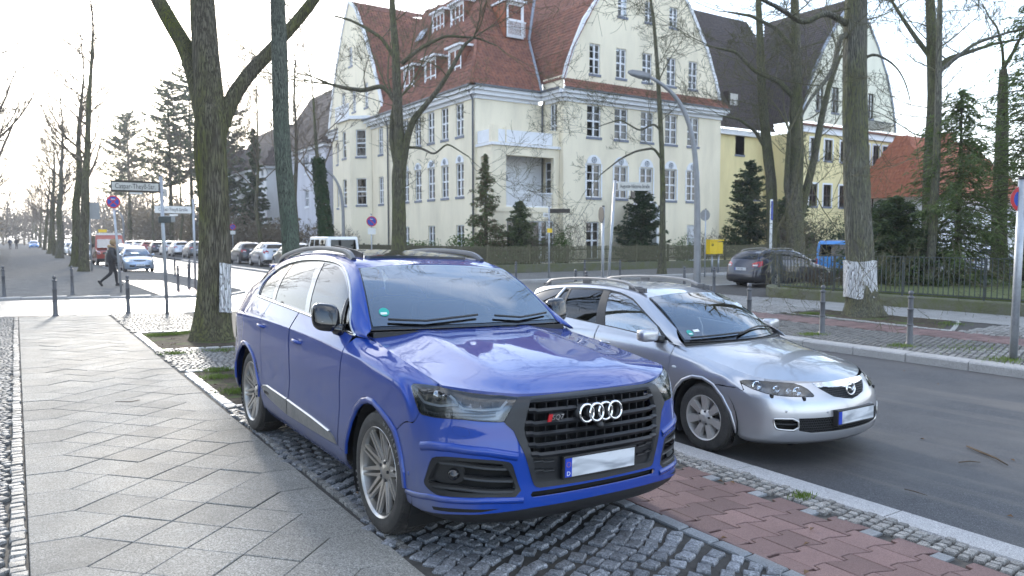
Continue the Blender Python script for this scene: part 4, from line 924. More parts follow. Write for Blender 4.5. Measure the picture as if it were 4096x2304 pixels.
for nm, pl_ in (('front_door', fd), ('rear_door', rd)): do[nm] = A.panels('door', P_, 'low', pl_, h=.045, both=True)
A.panel('rear_body', P_, 'low', ru, h=.06, both=True); A.panel('sill', P_, 'low', sill, h=.05, both=True)
for nm, pl_ in (('front_door', [(13.02, 2.93), (12.944, 2.919), (12.2, 2.75), (11.50, 2.54), (11.33, 2.35), (11.225, 1.98), (11.6, 1.93), (13.06, 1.82)]), ('rear_door', [(14.43, 2.80), (14.32, 2.95), (14.042, 3.053), (13.06, 2.94), (13.11, 1.83), (14.0, 2.29), (14.30, 2.55)])):
 A.panel('door_trim', 'trim_grey', 'low', pl_, h=.05, both=True, off=.010, rim=.014, parent=do[nm]); A.band('trim_strip', 'satin_metal', do[nm], 'low', [p for p in pl_[:4]], .012, .012)
# wheel-arch lips and dark wells
def wheel_wells(car, root, pos, r_, zc, x0_, x1_):
 for cpt in pos:
  for sg in (-1, 1):
   well = MB(); x0, x1 = x0_ * sg, x1_ * sg; pts = [(cpt + r_ * math.cos(rad(a)), zc + r_ * math.sin(rad(a))) for a in range(-30, 211, 12)]; V = []; n = len(pts)
   for s_, z_ in pts: V += [(x0, s_ - car.L2, z_), (x1, s_ - car.L2, z_)]
   well.add(V, [(2 * i, 2 * i + 1, 2 * i + 3, 2 * i + 2) for i in range(n - 1)] + [tuple(range(0, 2 * n, 2))]); well.build('wheel_well', 'underbody', root)
wheel_wells(A, A0, (.995, 4.006), .455, .3825, .60, .955)
A.band('arch_lip', P_, A0, 'low', [(10.80, 1.80), (10.72, 2.5), (10.62, 2.95), (10.45, 3.58), (10.18, 4.10), (9.83, 4.45), (9.5, 4.58), (9.2, 4.58), (8.87, 4.40), (8.56, 4.17), (8.27, 3.90), (8.07, 3.565), (7.86, 3.2), (7.73, 2.7), (7.71, 1.9)], .042, .010, bow=.006)
A.band('arch_lip', P_, A0, 'low', [(14.93, 1.85), (14.80, 2.8), (15.38, 3.84), (15.7, 4.24), (16.112, 4.53), (16.4, 4.64), (16.685, 4.64), (17.1, 4.38), (17.609, 3.97), (18.18, 3.298), (18.28, 1.9)], .042, .010, bow=.006)
ub = MB()
for sg in (0,): ub.box((-.62, -2.30, .24), (.62, -1.98, .62)); ub.box((-.80, -1.08, .20), (.80, 1.02, .95)); ub.box((-.80, 1.95, .25), (.80, 2.42, 1.0)); ub.box((-.58, -2.2, .22), (.58, 2.3, .70)); ub.box((-.70, -2.05, .62), (.70, -.9, .86)); ub.box((-.45, -2.36, .30), (.45, -2.2, .75))
ub.build('underbody', 'underbody', A0)
# hood, cowl, windscreen
hd = [(0, .02), (7, .02), (7, 6.9), (6.6, 7), (0, 7)]
A.panel('hood', P_, 'hd', hd, h=.045, both=True, rim=.02)
cw = MB(); cw.sweep([(t_, 1.46 + .10 * t_ * t_ - A.L2, 1.190 - .01 * t_ * t_) for t_ in np.linspace(-.80, .80, 13)], [(-.06, -.03), (.06, -.03), (.06, .012), (-.06, .004)]); cw.build('cowl', 'black_plastic', A0)
gl = A.panel('windscreen', 'screen_glass', 'ws', [(0, .10), (2.93, .12), (2.955, .3), (2.955, 2.85), (2.9, 2.95), (0, 2.95)], h=.06, both=True, rim=0)
A.panel('windscreen_border', 'gloss_black', 'ws', [(0, -.0), (3, 0), (3, 3), (0, 3), (0, 2.9), (2.86, 2.86), (2.86, .40), (0, .40)], h=.06, both=True, off=-.004, rim=.004, parent=gl)
wb = MB()
for sg, x0, x1 in ((-1, -.66, .02), (1, .16, .70)):
 q = [A.at('ws', abs(t_) / .80 * 3 if abs(t_) < .8 else 3, .17 + .05 * abs(i - 2), -1 if t_ < 0 else 1, .022) for i, t_ in enumerate(np.linspace(x0, x1, 6))]; wb.tube(q, .009, 6)
wb.build('wiper', 'black_plastic', gl, True)
st = A.panel('emission_sticker', 'sticker_green', 'ws', [(2.52 + .16 * math.cos(a), .62 + .16 * math.sin(a)) for a in np.linspace(0, 6.28, 18)[:-1]], h=.03, off=.003, rim=0, parent=gl); A.panel('sticker_label', 'sticker_white', 'ws', [(2.44, .52), (2.64, .52), (2.64, .60), (2.44, .60)], h=.03, off=.005, rim=0, parent=gl)
A.panel('mirror_mount', 'gloss_black', 'ws', [(0, 2.9), (.42, 2.88), (.34, 2.4), (.18, 2.12), (0, 2.05)], h=.05, off=-.012, rim=.03, both=True, parent=gl)
# roof
rf = A.panel('roof', P_, 'rf', [(0, 0), (3, 0), (3, 6), (0, 6)], h=.06, both=True)
A.panel('sunroof', 'gloss_black', 'rf', [(0, 1.02), (1.9, .98), (2.05, 1.15), (2.05, 3.9), (0, 3.9)], h=.07, both=True, off=.02, rim=.03, parent=rf)
de = MB(); de.sweep([A.at('rf', 2.12, v_, -1, .02 + .02 * (v_ - 1)) for v_ in np.linspace(1.2, 2.6, 7)], [(-.006, -.03), (.006, -.03), (.006, .012), (-.006, .012)]); de.build('sunroof_edge', 'black_plastic', rf)
for sg in (-1, 1):
 r_ = MB(); vs = np.linspace(.95, 5.35, 22); q = []
 for k, v_ in enumerate(vs):
  f = k / 21; e = min(1, min(f, 1 - f) * 9); p = A.at('rf', 2.86, v_, sg, .004); q.append(p + np.array([0, 0, .042 * e ** .6]))
 r_.sweep(q, [(-.018, -.022), (.018, -.022), (.021, .0), (.014, .016), (-.014, .016), (-.021, .0)]); r_.build('roof_rail', 'rail_grey', A0, 40)
# side glass in a body frame
DLO = [(.95, .05), (1.60, 1.88), (2.3, 2.30), (3.05, 2.52), (3.75, 2.74), (4.3, 2.90), (4.9, 3.0), (6, 3.03), (8.2, 3.02), (9.0, 2.96), (9.36, 2.75), (9.45, 2.35), (9.25, 1.2), (8.98, .05)]
fr_ = A.panels('window_frame', P_, 'gs', [(.05, 0), (10.9, 0), (10.95, 2), (10.95, 5), (.05, 5)], [DLO], h=.05, both=True, rim=.015)
W1 = [(1.12, .22), (1.72, 1.70), (2.35, 2.08), (3.08, 2.32), (3.78, 2.56), (4.3, 2.74), (4.87, 2.9), (5.47, 2.9), (5.20, 1.485), (5.03, .17), (3.2, .15)]
W2 = [(5.25, .17), (5.44, 1.653), (5.86, 2.92), (7.80, 2.92), (7.50, 1.506), (7.21, .17)]; W3 = [(7.46, .17), (7.68, 1.2), (8.10, 2.86), (8.7, 2.86), (9.2, 2.7), (9.28, 2.35), (9.10, 1.2), (8.86, .17)]
A.panel('pillar_trim', 'gloss_black', 'gs', DLO, [W1, W2, W3], h=.06, both=True, off=-.008, rim=.006, parent=fr_)
for q in (W1, W2, W3): A.panel('side_window', 'tint_glass', 'gs', q, h=.07, both=True, off=-.012, rim=0, parent=fr_)
A.band('chrome_strip', 'chrome', fr_, 'gs', [(.85, .02), (3.5, .02), (5, .02), (7, .02), (9.0, .02)], .020, .004)
A.band('chrome_strip', 'satin_metal', fr_, 'gs', [(.93, .06), (1.58, 1.92), (2.3, 2.34), (3.05, 2.56), (3.75, 2.78), (4.3, 2.94), (4.9, 3.03), (6, 3.06), (8.2, 3.05), (9.0, 2.99), (9.40, 2.78), (9.48, 2.35), (9.28, 1.2), (9.0, .05)], .016, .004)
A.band('quarter_bar', 'gloss_black', fr_, 'gs', [(2.16, .12), (2.28, 1.98)], .03, .004)
tgs = MB(); tgs.add([(-.60, 4.60 - A.L2, 1.56), (.60, 4.60 - A.L2, 1.56), (.75, 4.82 - A.L2, 1.29), (-.75, 4.82 - A.L2, 1.29)], [(0, 1, 2, 3)]); tgs.build('rear_window', 'tint_glass', A0)
sp = MB(); sp.sweep([(t_, 4.63 - A.L2, 1.59 - .08 * t_ * t_) for t_ in np.linspace(-.6, .6, 9)], [(-.12, -.015), (.06, -.03), (.06, -.005), (-.12, .012)]); sp.build('roof_spoiler', P_, A0, True)
# cabin
it = MB(); it.box((-.72, -.98, .95), (.72, -.62, 1.10)); it.box((-.70, -.62, .9), (.70, -.50, 1.06)); it.box((-.88, -1.0, .6), (-.80, 2.0, 1.15)); it.box((.80, -1.0, .6), (.88, 2.0, 1.15)); it.build('dashboard', 'interior', A0, bevel=.03)
for x_ in (-.38, .38):
 for y_, hh in ((.05, 1.02), (.95, 1.0)):
  s_ = MB(); s_.box((x_ - .25, y_ - .35, .62), (x_ + .25, y_ + .18, .80)); s_.box((x_ - .24, y_ + .12, .75), (x_ + .24, y_ + .28, hh + .28)); s_.box((x_ - .12, y_ + .16, hh + .30), (x_ + .12, y_ + .25, hh + .46)); s_.build('seat', 'seat', A0, bevel=.04)
sw = MB(); sw.torus((.38, -.50, 1.02), (0, .9, .45), .18, .016, 28, 8); sw.box((.22, -.51, .99), (.54, -.49, 1.05)); sw.build('steering_wheel', 'interior', A0, True)
pp = MB(); pp.add([(.42, -.86, 1.115), (.66, -.80, 1.12), (.60, -.62, 1.16), (.40, -.68, 1.13), (.50, -.72, 1.20)], [(0, 1, 4), (1, 2, 4), (2, 3, 4), (3, 0, 4)]); pp.build('paper', 'sticker_white', A0)
# grille
gf = A.panel('grille_frame', 'grille_frame', 'low', GRo + [p for p in GRi[::-1]], h=.03, both=True, off=.006, rim=.03)
A.panel('grille_backing', 'underbody', 'low', [(0, 7.3), (1.9, 7.35), (2.35, 5.5), (1.95, 3.0), (0, 2.8)], h=.08, both=True, off=-.075, rim=0, parent=gf)
A.panel('plate_carrier', 'grille_black', 'low', [(0, 4.02), (2.12, 4.08), (1.93, 3.1), (1.78, 2.86), (0, 2.80)], h=.06, both=True, off=-.016, rim=.01, parent=gf)
fins = MB()
for t_ in np.arange(-.42, .43, .068):
 fins.box((t_ - .003, .055 - A.L2 + .25 * t_ * t_, .56), (t_ + .003, .13 - A.L2 + .25 * t_ * t_, .93))
fins.build('grille_fin', 'grille_black', gf)
for v_, ue in ((7.0, 1.98), (6.42, 2.10), (5.72, 2.24), (5.15, 2.25), (4.52, 2.18), (4.02, 2.10)):
 A.band('grille_slat', 'grille_black', gf, 'low', [(0, v_), (ue * .86, v_), (ue * .90, v_ + .07), (ue, v_ + .07)] if v_ < 6.9 else [(0, v_), (ue, v_)], .030 if v_ < 6.9 else .012, .002, bow=.012)
for v_, u0 in ((3.72, 1.32), (3.36, 1.30)): A.band('grille_slat', 'grille_black', gf, 'low', [(u0, v_), (u0 + .3, v_), (u0 + .36, v_ + .06), (1.98, v_ + .06)], .014, -.010, bow=.006)
fy = .040 - A.L2
for k in range(4):
 rg = MB(); rg.torus((-.104 + .0695 * k, fy - .012 - .004 * (k % 2), .852), (0, -1, .10), .0495, .0078, 48, 10); rg.build('ring_emblem', 'chrome', gf, True)
 hs = MB(); hs.lathe([(.054, -.075), (.054, -.012), (.045, -.012), (.045, -.075)], (-.104 + .0695 * k, fy - .012, .852), (0, -1, .10), 28, False); hs.build('emblem_base', 'grille_black', gf, True)
cm = MB(); cm.lathe([(.024, -.04), (.024, .0), (.016, .014), (.0, .018)], (.0, fy - .01, .775), (0, -1, 0), 18); cm.build('front_camera', 'black_plastic', gf, True)
bd = MB(); bd.prism([(-.018, -.020), (.006, -.020), (.018, .020), (-.006, .020)], (-.368, fy - .012, .852), (1, 0, 0), (0, 0, 1), .008); bd.build('badge', 'badge_red', gf)
bk = MB(); bk.box((-.355, fy - .012, .832), (-.272, fy + .01, .872)); bk.build('badge', 'grille_black', gf)
text_obj('badge_lettering', 'SQ7', .040, 'chrome', gf, basis((-.318, fy - .017, .852), (1, 0, 0), (0, 0, 1)), .003, shear=.15, sx=1.15)
# number plate (its characters are smeared out in the photograph)
npl = MB(); npl.box((-.272, fy - .024, .490), (.272, fy - .004, .622)); ph = npl.build('number_plate', 'black_plastic', gf, bevel=.004)
q = MB(); q.box((-.262, fy - .028, .503), (-.215, fy - .022, .610)); q.build('plate_band', 'plate_blue', ph); q = MB(); q.box((-.215, fy - .028, .503), (.258, fy - .022, .610)); q.build('plate_face', 'plate_smeared', ph)
text_obj('plate_letter', 'D', .036, 'sticker_white', ph, basis((-.239, fy - .0285, .522), (1, 0, 0), (0, 0, 1)), .0006)
for k in range(12):
 a = 2 * math.pi * k / 12; q = MB(); q.lathe([(.0022, 0), (.0022, .001)], (-.239 + .014 * math.cos(a), fy - .0285, .575 + .014 * math.sin(a)), (0, -1, 0), 6); q.build('plate_star', 'amber', ph)
# lower intakes
A.panel('intake_backing', 'underbody', 'low', FOG, h=.06, both=True, off=-.07, rim=0, parent=bo)
A.panel('intake_frame', 'grille_black', 'low', smooth_poly(FOG, 1), [smooth_poly([(5.75, 3.72), (5.19, 3.85), (3.789, 3.84), (3.0, 3.72), (2.52, 2.48), (3.789, 2.55), (5.19, 2.44), (5.95, 2.55), (6.22, 2.85), (6.10, 3.15)], 1)], h=.05, both=True, off=-.004, rim=.05, parent=bo)
for ln, wd in (([(5.95, 3.72), (5.2, 3.74), (4.697, 3.72), (2.85, 3.58)], .028), ([(4.65, 3.25), (2.64, 3.12)], .03), ([(6.27, 2.76), (4.681, 2.77), (2.48, 2.64)], .028)): A.band('intake_slat', 'grille_black', bo, 'low', ln, wd, -.012, bow=.008)
A.panel('sensor_panel', 'grille_black', 'low', smooth_poly([(6.25, 3.5), (5.3, 3.62), (4.72, 3.60), (4.68, 2.86), (6.2, 2.86)], 2), h=.05, both=True, off=-.03, rim=.03, parent=bo)
for sg in (-1, 1):
 p = A.at('low', 5.06, 3.28, sg, -.015); q = MB(); q.lathe([(.033, -.02), (.033, 0), (.025, .014), (0, .02)], p, (.45 * sg, -1, 0), 22); q.build('radar_sensor', 'gloss_black', bo, True)
 for uv_ in ((7.356, 2.83), (5.6, 5.0)):
  if uv_[0] > 7: p = A.at('low', *uv_, sg, .0005); q = MB(); q.lathe([(.011, -.004), (.011, .001), (.009, .002)], p, (.8 * sg, -.6, 0), 14); q.build('parking_sensor', P_, bo, True)
A.panel('washer_cover', P_, 'low', smooth_poly([(5.079, 5.63), (4.46, 5.66), (4.34, 5.18), (4.936, 5.16)], 2), h=.03, both=True, off=.0015, rim=.004, parent=bo)
A.band('cover_gap', 'underbody', bo, 'low', smooth_poly([(5.09, 5.64), (4.45, 5.67), (4.33, 5.17), (4.94, 5.15)], 2) + [(4.9, 5.63)], .004, -.001, bow=.001)
A.panel('lower_slot', 'underbody', 'low', [(0, 2.56), (2.2, 2.56), (2.2, 2.25), (0, 2.24)], h=.08, both=True, off=-.045, rim=0, parent=bo)
A.panel('lower_spoiler', 'black_plastic', 'low', [(0, 1.72), (2.0, 1.70), (3.773, 1.51), (5.158, 1.26), (6.6, 1.04), (6.8, .7), (5, .35), (0, .4)], h=.06, both=True, off=-.012, rim=.02, parent=bo)
A.panel('lip_vent', 'underbody', 'low', [(6.0, 1.62), (5.0, 1.72), (3.9, 1.80), (3.3, 1.82), (4.0, 1.62), (5.2, 1.45), (5.9, 1.42)], h=.05, both=True, off=.002, rim=0, parent=bo)
# headlights
hl = A.panels('headlight', 'lens_glass', 'low', HL, h=.04, both=True, off=.004, rim=0)
A.panels('lamp_bowl', 'lamp_inner', 'low', HL, h=.05, both=True, off=-.055, rim=-.055, parent=hl)
A.band('lamp_seal', 'black_plastic', hl, 'low', HL + [HL[0]], .012, -.002, bow=.001)
for ln, wd in (([(6.496, 6.73), (6.30, 6.58), (6.177, 6.50), (5.4, 6.52), (4.729, 6.708), (4.80, 7.0), (4.95, 7.25)], .014), ([(4.713, 6.73), (4.553, 6.574), (3.8, 6.60), (3.121, 6.69), (2.76, 7.45)], .014)): A.band('light_strip', 'lamp_white', hl, 'low', ln, wd, -.024)
A.band('light_strip', 'lamp_inner', hl, 'low', [(6.28, 6.20), (5.2, 6.22), (4.3, 6.30), (3.3, 6.36)], .022, -.035)
for sg in (-1, 1):
 for k, (u_, v_, r_) in enumerate(((5.55, 6.99, .026), (5.25, 6.99, .014))):
  p = A.at('low', u_, v_, sg, -.034); q = MB(); q.lathe([(r_ + .006, -.02), (r_ + .006, .004), (r_, .006), (r_ * .7, .012), (0, .018)], p, (.5 * sg, -1, .1), 20); q.build('projector_lens', 'lamp_bulb', hl[sg > 0], True)
 for u_ in (4.36, 4.0, 3.64, 3.3): p = A.at('low', u_, 7.2, sg, -.034); q = MB(); q.box((p[0] - .022, p[1] - .012, p[2] - .017), (p[0] + .022, p[1] + .012, p[2] + .017)); q.build('led_module', 'lamp_inner', hl[sg > 0], bevel=.004)
 p = A.at('low', 5.9, 7.0, sg, -.04); q = MB(); q.box((p[0] - .03, p[1] - .01, p[2] - .03), (p[0] + .03, p[1] + .01, p[2] + .03)); q.build('led_module', 'lamp_inner', hl[sg > 0], bevel=.006)
# mirrors
for sg in (-1, 1):
 V, F = superell((1.012 * sg, 1.84 - A.L2, 1.276), (.098, .070, .098), .62, .66, R_=rotz(.25 * sg)); V[:, 2] += (V[:, 0] * sg - 1.01) * .10; V[:, 1] += (V[:, 2] - 1.27) * .2
 mr = MB().add(V, F).build('wing_mirror', 'gloss_black', A0, True)
 q = MB(); q.tube([(.90 * sg, 1.76 - A.L2, 1.185), (.95 * sg, 1.79 - A.L2, 1.195), (.985 * sg, 1.82 - A.L2, 1.235)], [.05, .042, .03], 10); q.build('mirror_foot', 'gloss_black', mr, True)
 q = MB(); q.sweep([(1.012 * sg + .098 * math.sin(a) * sg, 1.838 - A.L2 - .064 * math.cos(a), 1.250) for a in np.linspace(-.9, 1.3, 9)], [(-.004, -.004), (.006, -.004), (.006, .004), (-.004, .004)]); q.build('indicator_strip', 'lamp_inner', mr)
# handles
for sg in (-1, 1):
 for s_, nm, z_ in ((2.57, 'front_door', 1.020), (3.60, 'rear_door', 1.045)):
  q = MB(); pts = [(.972 * sg, s_ - .10 - A.L2, z_ - .004), (1.002 * sg, s_ - .07 - A.L2, z_), (1.010 * sg, s_ - A.L2, z_ + .003), (1.002 * sg, s_ + .07 - A.L2, z_ + .004), (.972 * sg, s_ + .10 - A.L2, z_ + .004)]; q.tube(pts, [.012, .015, .016, .015, .012], 10); q.build('door_handle', P_, do[nm][sg > 0], True)
  q = MB(); q.lathe([(.055, 0), (.05, .002)], (.9705 * sg, s_ - A.L2, z_ + .002), (sg, 0, 0), 20); q.build('handle_recess', 'lamp_dark', do[nm][sg > 0])
for sg in (-1, 1):
 for s_ in (.995, 4.0):
  w_ = wheel(A0, (.838 * sg, s_ - A.L2, .3825), sg, .3825, .272, .275, 'multi')
  if sg < 0:
   ty_ = w_.children[0]
   for word, mid in (('ULTRAGRIP', 48), ('GOODYEAR', 215)):
    for i, ch in enumerate(word):
     a = rad(mid + (len(word) / 2 - .5 - i) * 6.2); e = Vector((0, -math.cos(a), math.sin(a))); t__ = Vector((0, math.sin(a), math.cos(a))) * -1; text_obj('lettering', ch, .034, 'trim_grey', ty_, basis(Vector((-.1385, 0, 0)) + e * .338, t__ * -1 if False else e.cross(Vector((-1, 0, 0))) * -1, e), .0012)
text_obj('trim_lettering', 'quattro', .045, 'black_plastic', do['rear_door'][0], basis((-.9905, 3.42 - A.L2, .470), (0, -1, 0), (0, 0, 1)), .001)
# ---------------------------------------------------------------- the silver estate at the kerb
M0 = empty('parked_estate_car', (6.24, 3.90 + 2.355, -.172), 0, 'silver estate car with roof rails parked on the road beside the kerb', 'car')
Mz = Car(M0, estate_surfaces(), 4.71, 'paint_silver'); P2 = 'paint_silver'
MHL = [(5.80, 6.774), (5.2, 7.10), (4.215, 7.60), (3.3, 7.84), (2.456, 7.90), (2.123, 7.577), (1.93, 7.0), (1.83, 6.3), (1.822, 6.039), (1.917, 5.90), (3.613, 6.061), (4.802, 6.217), (5.451, 6.462), (5.75, 6.62)]
MCH = [(0, 7.93), (1.50, 7.95), (1.48, 7.7), (1.41, 7.309), (.9, 7.1), (.143, 6.886), (0, 6.84)]
MGR = [(0, 6.84), (.143, 6.886), (.9, 7.1), (1.41, 7.30), (1.30, 6.85), (1.093, 6.284), (.856, 5.727), (.4, 5.35), (0, 5.12)]
MLG = [(0, 3.30), (1.2, 3.36), (3.05, 3.365), (3.05, 2.32), (2.155, 2.072), (1.046, 2.06), (0, 2.06)]
MFG = [(4.786, 3.276), (4.6, 3.34), (3.138, 3.365), (3.106, 2.318), (4.45, 2.37), (4.65, 2.48), (4.77, 2.83)]
mb_ = [(0, 5.08), (.4, 5.31), (.875, 5.70), (1.115, 6.27), (1.32, 6.85), (1.43, 7.30), (1.51, 7.72), (1.53, 7.97), (2.0, 7.97), (2.42, 7.93), (2.10, 7.60), (1.905, 7.0), (1.805, 6.3), (1.80, 6.03), (1.90, 5.86), (3.613, 6.02), (4.802, 6.18), (5.451, 6.42), (5.86, 6.62), (6.576, 5.304), (6.70, 4.95), (6.846, 4.747), (7.34, 4.56), (7.02, 3.855), (6.735, 2.875), (6.624, 2.05), (6.513, 1.136), (6.35, .6), (5.8, .3), (4.2, .15), (1.6, .1), (0, .1), (0, 2.02), (1.046, 2.02), (2.165, 2.03), (3.08, 2.27), (3.085, 3.40), (1.2, 3.40), (0, 3.34)]
mbo = Mz.panel('bumper', P2, 'low', mb_, [smooth_poly(MFG, 1)], h=.04, both=True)
mf = [(5.90, 6.66), (5.83, 6.80), (5.23, 7.14), (4.24, 7.64), (4.1, 8), (5, 8), (6, 8), (7, 8), (8, 8), (9, 8), (9.3, 8), (9.36, 7.532), (9.44, 6.507), (9.49, 4.813), (9.505, 3.521), (9.50, 1.7), (9.30, 1.5), (9.30, 2.4), (9.286, 2.919), (9.128, 3.833), (8.827, 4.568), (8.43, 5.02), (7.987, 5.07), (7.464, 4.61), (7.36, 4.61), (6.87, 4.79), (6.74, 4.98), (6.61, 5.33)]
mfe = Mz.panels('fender', P2, 'low', mf, h=.04, both=True)
mfd = [(9.42, 8), (10, 8), (11.89, 8), (11.89, 7.064), (11.90, 5), (11.95, 3), (12.0, 1.3), (9.55, 1.4), (9.54, 3.521), (9.525, 4.813), (9.475, 6.507), (9.395, 7.532)]
mrd = [(11.925, 8), (13.9, 8), (13.95, 6.5), (13.8, 5.2), (13.45, 3.5), (13.3, 2.4), (13.25, 1.3), (12.03, 1.3), (11.985, 3), (11.935, 5), (11.925, 7.064)]
mru = [(13.935, 8), (16, 8), (18, 8), (19, 8), (19, .3), (17, .3), (15.55, .6), (15.5, 2.0), (15.35, 3.2), (15.05, 4.3), (14.7, 4.95), (14.45, 5.05), (14.1, 4.9), (13.86, 5.1), (13.985, 6.5)]
md = [Mz.panels('door', P2, 'low', mfd, h=.05, both=True), Mz.panels('door', P2, 'low', mrd, h=.05, both=True)]
Mz.panel('rear_body', P2, 'low', mru, h=.06, both=True); Mz.panels('sill', P2, 'low', [(9.30, 1.42), (9.52, 1.36), (12.0, 1.26), (13.5, 1.26), (13.55, .2), (9.4, .1)], h=.06, both=True)
Mz.band('arch_lip', P2, M0, 'low', [(9.32, 1.6), (9.30, 2.6), (9.25, 3.1), (9.10, 3.82), (8.81, 4.54), (8.42, 4.99), (7.99, 5.04), (7.48, 4.57), (7.04, 3.84), (6.76, 2.875), (6.65, 2.05), (6.55, 1.2)], .03, .006, bow=.004)
wheel_wells(Mz, M0, (.98, 3.655), .385, .315, .55, .865)
u_ = MB(); u_.box((-.55, -2.1, .17), (.55, 2.1, .55)); u_.box((-.74, -.95, .17), (.74, .85, .80)); u_.box((-.70, -1.75, .50), (.70, -.9, .66)); u_.box((-.68, 1.75, .25), (.68, 2.15, .85)); u_.box((-.50, -2.20, .24), (.50, -2.05, .56)); u_.build('underbody', 'underbody', M0)
Mz.panel('hood', P2, 'hd', [(0, .02), (5, .02), (5, 5.2), (4.7, 5.75), (4.2, 6), (0, 6)], h=.045, both=True, rim=.02)
c_ = MB(); c_.sweep([(t_, 1.24 + .38 * t_ * t_ - Mz.L2, .958 - .02 * t_ * t_) for t_ in np.linspace(-.70, .70, 13)], [(-.07, -.03), (.07, -.03), (.07, .012), (-.07, .006)]); c_.build('cowl', 'black_plastic', M0)
mg = Mz.panel('windscreen', 'screen_glass', 'ws', [(0, .08), (2.92, .10), (2.95, .25), (2.95, 2.85), (2.9, 2.95), (0, 2.95)], h=.06, both=True, rim=0)
Mz.panel('windscreen_border', 'gloss_black', 'ws', [(0, 0), (3, 0), (3, 3), (0, 3), (0, 2.9), (2.88, 2.86), (2.88, .22), (0, .20)], h=.06, both=True, off=-.004, rim=.004, parent=mg)
for x0, x1 in ((-.62, -.02), (-.10, .62)):
 q = MB(); pts = [Mz.at('ws', min(2.95, abs(t_) / .70 * 3), .12 + (.10 * (i / 5) if x0 < -.3 else .28 * math.sin(i / 5 * 2.6)), -1 if t_ < 0 else 1, .022) for i, t_ in enumerate(np.linspace(x0, x1, 6))]; q.tube(pts, .010, 6); q.build('wiper', 'black_plastic', mg, True)
Mz.panel('emission_sticker', 'sticker_green', 'ws', [(2.50 + .14 * math.cos(a), .42 + .14 * math.sin(a)) for a in np.linspace(0, 6.28, 18)[:-1]], h=.03, off=.003, rim=0, parent=mg); Mz.panel('sticker_label', 'sticker_white', 'ws', [(2.42, .33), (2.58, .33), (2.58, .40), (2.42, .40)], h=.03, off=.005, rim=0, parent=mg); Mz.panel('parking_permit', 'sticker_white', 'ws', [(2.0, .46), (2.28, .44), (2.28, .56), (2.0, .58)], h=.03, off=.003, rim=0, parent=mg)
Mz.panel('roof', P2, 'rf', [(0, 0), (3, 0), (3, 6), (0, 6)], h=.06, both=True)
for sg in (-1, 1):
 r_ = MB(); q = []
 for k, v_ in enumerate(np.linspace(.72, 5.5, 24)):
  f = k / 23; e = min(1, min(f * 7, (1 - f) * 12)); p = Mz.at('rf', 2.80, v_, sg, .002); q.append(p + np.array([0, 0, .058 * e ** .7]))
 r_.sweep(q, [(-.017, -.016), (.017, -.016), (.019, .006), (.010, .016), (-.010, .016), (-.019, .006)]); rr_ = r_.build('roof_rail', 'rail_light', M0, 40)
 for v_ in (.8, 1.05, 3.3, 5.35):
  p = Mz.at('rf', 2.80, v_, sg, 0); q = MB(); q.box((p[0] - .016, p[1] - (.13 if v_ < 2 else .07), p[2] - .01), (p[0] + .016, p[1] + .07, p[2] + .045)); q.build('rail_foot', 'rail_grey', rr_, bevel=.008)
MDL = [(.75, .05), (1.30, 1.40), (1.60, 1.62), (2.12, 2.10), (2.84, 2.72), (3.49, 2.95), (4.05, 3.02), (6.2, 3.02), (7.5, 3.0), (8.6, 2.85), (9.25, 2.5), (9.35, 1.9), (8.9, .9), (8.2, .05)]
mfr = Mz.panels('window_frame', P2, 'gs', [(.05, 0), (9.95, 0), (9.95, 5), (.05, 5)], [MDL], h=.05, both=True, rim=.012)
Wf = [(1.35, .15), (1.50, 1.30), (2.124, 1.95), (2.838, 2.573), (3.49, 2.80), (3.97, 2.86), (3.80, .15)]; Wr = [(4.15, .15), (4.30, 2.84), (6.08, 2.82), (5.82, .15)]; Wq = [(5.92, .2), (6.20, 2.75), (6.36, 2.85), (6.52, .94), (6.05, .2)]; Wt = [(6.50, .15), (6.70, 1.1), (6.55, 2.9), (7.5, 2.88), (8.5, 2.72), (9.1, 2.4), (9.15, 1.9), (8.7, .9), (8.05, .15)]
Mz.panels('pillar_trim', 'black_plastic', 'gs', MDL, [Wf, Wr, Wq, Wt], h=.06, both=True, off=-.006, rim=.006, parent=mfr)
for q_ in (Wf, Wr, Wq, Wt): Mz.panels('side_window', 'screen_glass' if q_ is Wf else 'tint_glass', 'gs', q_, h=.07, both=True, off=-.010, rim=0, parent=mfr)
Mz.band('pillar_strip', P2, mfr, 'gs', [(6.50, .1), (6.62, 1.1), (6.46, 2.95)], .035, .006)
Mz.panel('tailgate_glass', 'tint_glass', 'tg', [(0, .1), (2.8, .1), (2.8, 2.9), (0, 2.9)], h=.08, both=True, rim=0); Mz.panels('tailgate_pillar', P2, 'tg', [(2.8, 0), (3, 0), (3, 3), (2.8, 3)], h=.08, both=True)
it = MB(); it.box((-.62, -1.05, .72), (.62, -.72, .90)); it.build('dashboard', 'interior', M0, bevel=.03)
for x_ in (-.36, .36):
 for y_ in (-.05, .85):
  s_ = MB(); s_.box((x_ - .23, y_ - .35, .45), (x_ + .23, y_ + .16, .62)); s_.box((x_ - .22, y_ + .10, .55), (x_ + .22, y_ + .26, 1.08)); s_.box((x_ - .12, y_ + .14, 1.08), (x_ + .12, y_ + .23, 1.24)); s_.build('seat', 'seat', M0, bevel=.04)
q = MB(); q.torus((.36, -.62, .86), (0, .9, .45), .18, .016, 26, 8); q.build('steering_wheel', 'interior', M0, True)
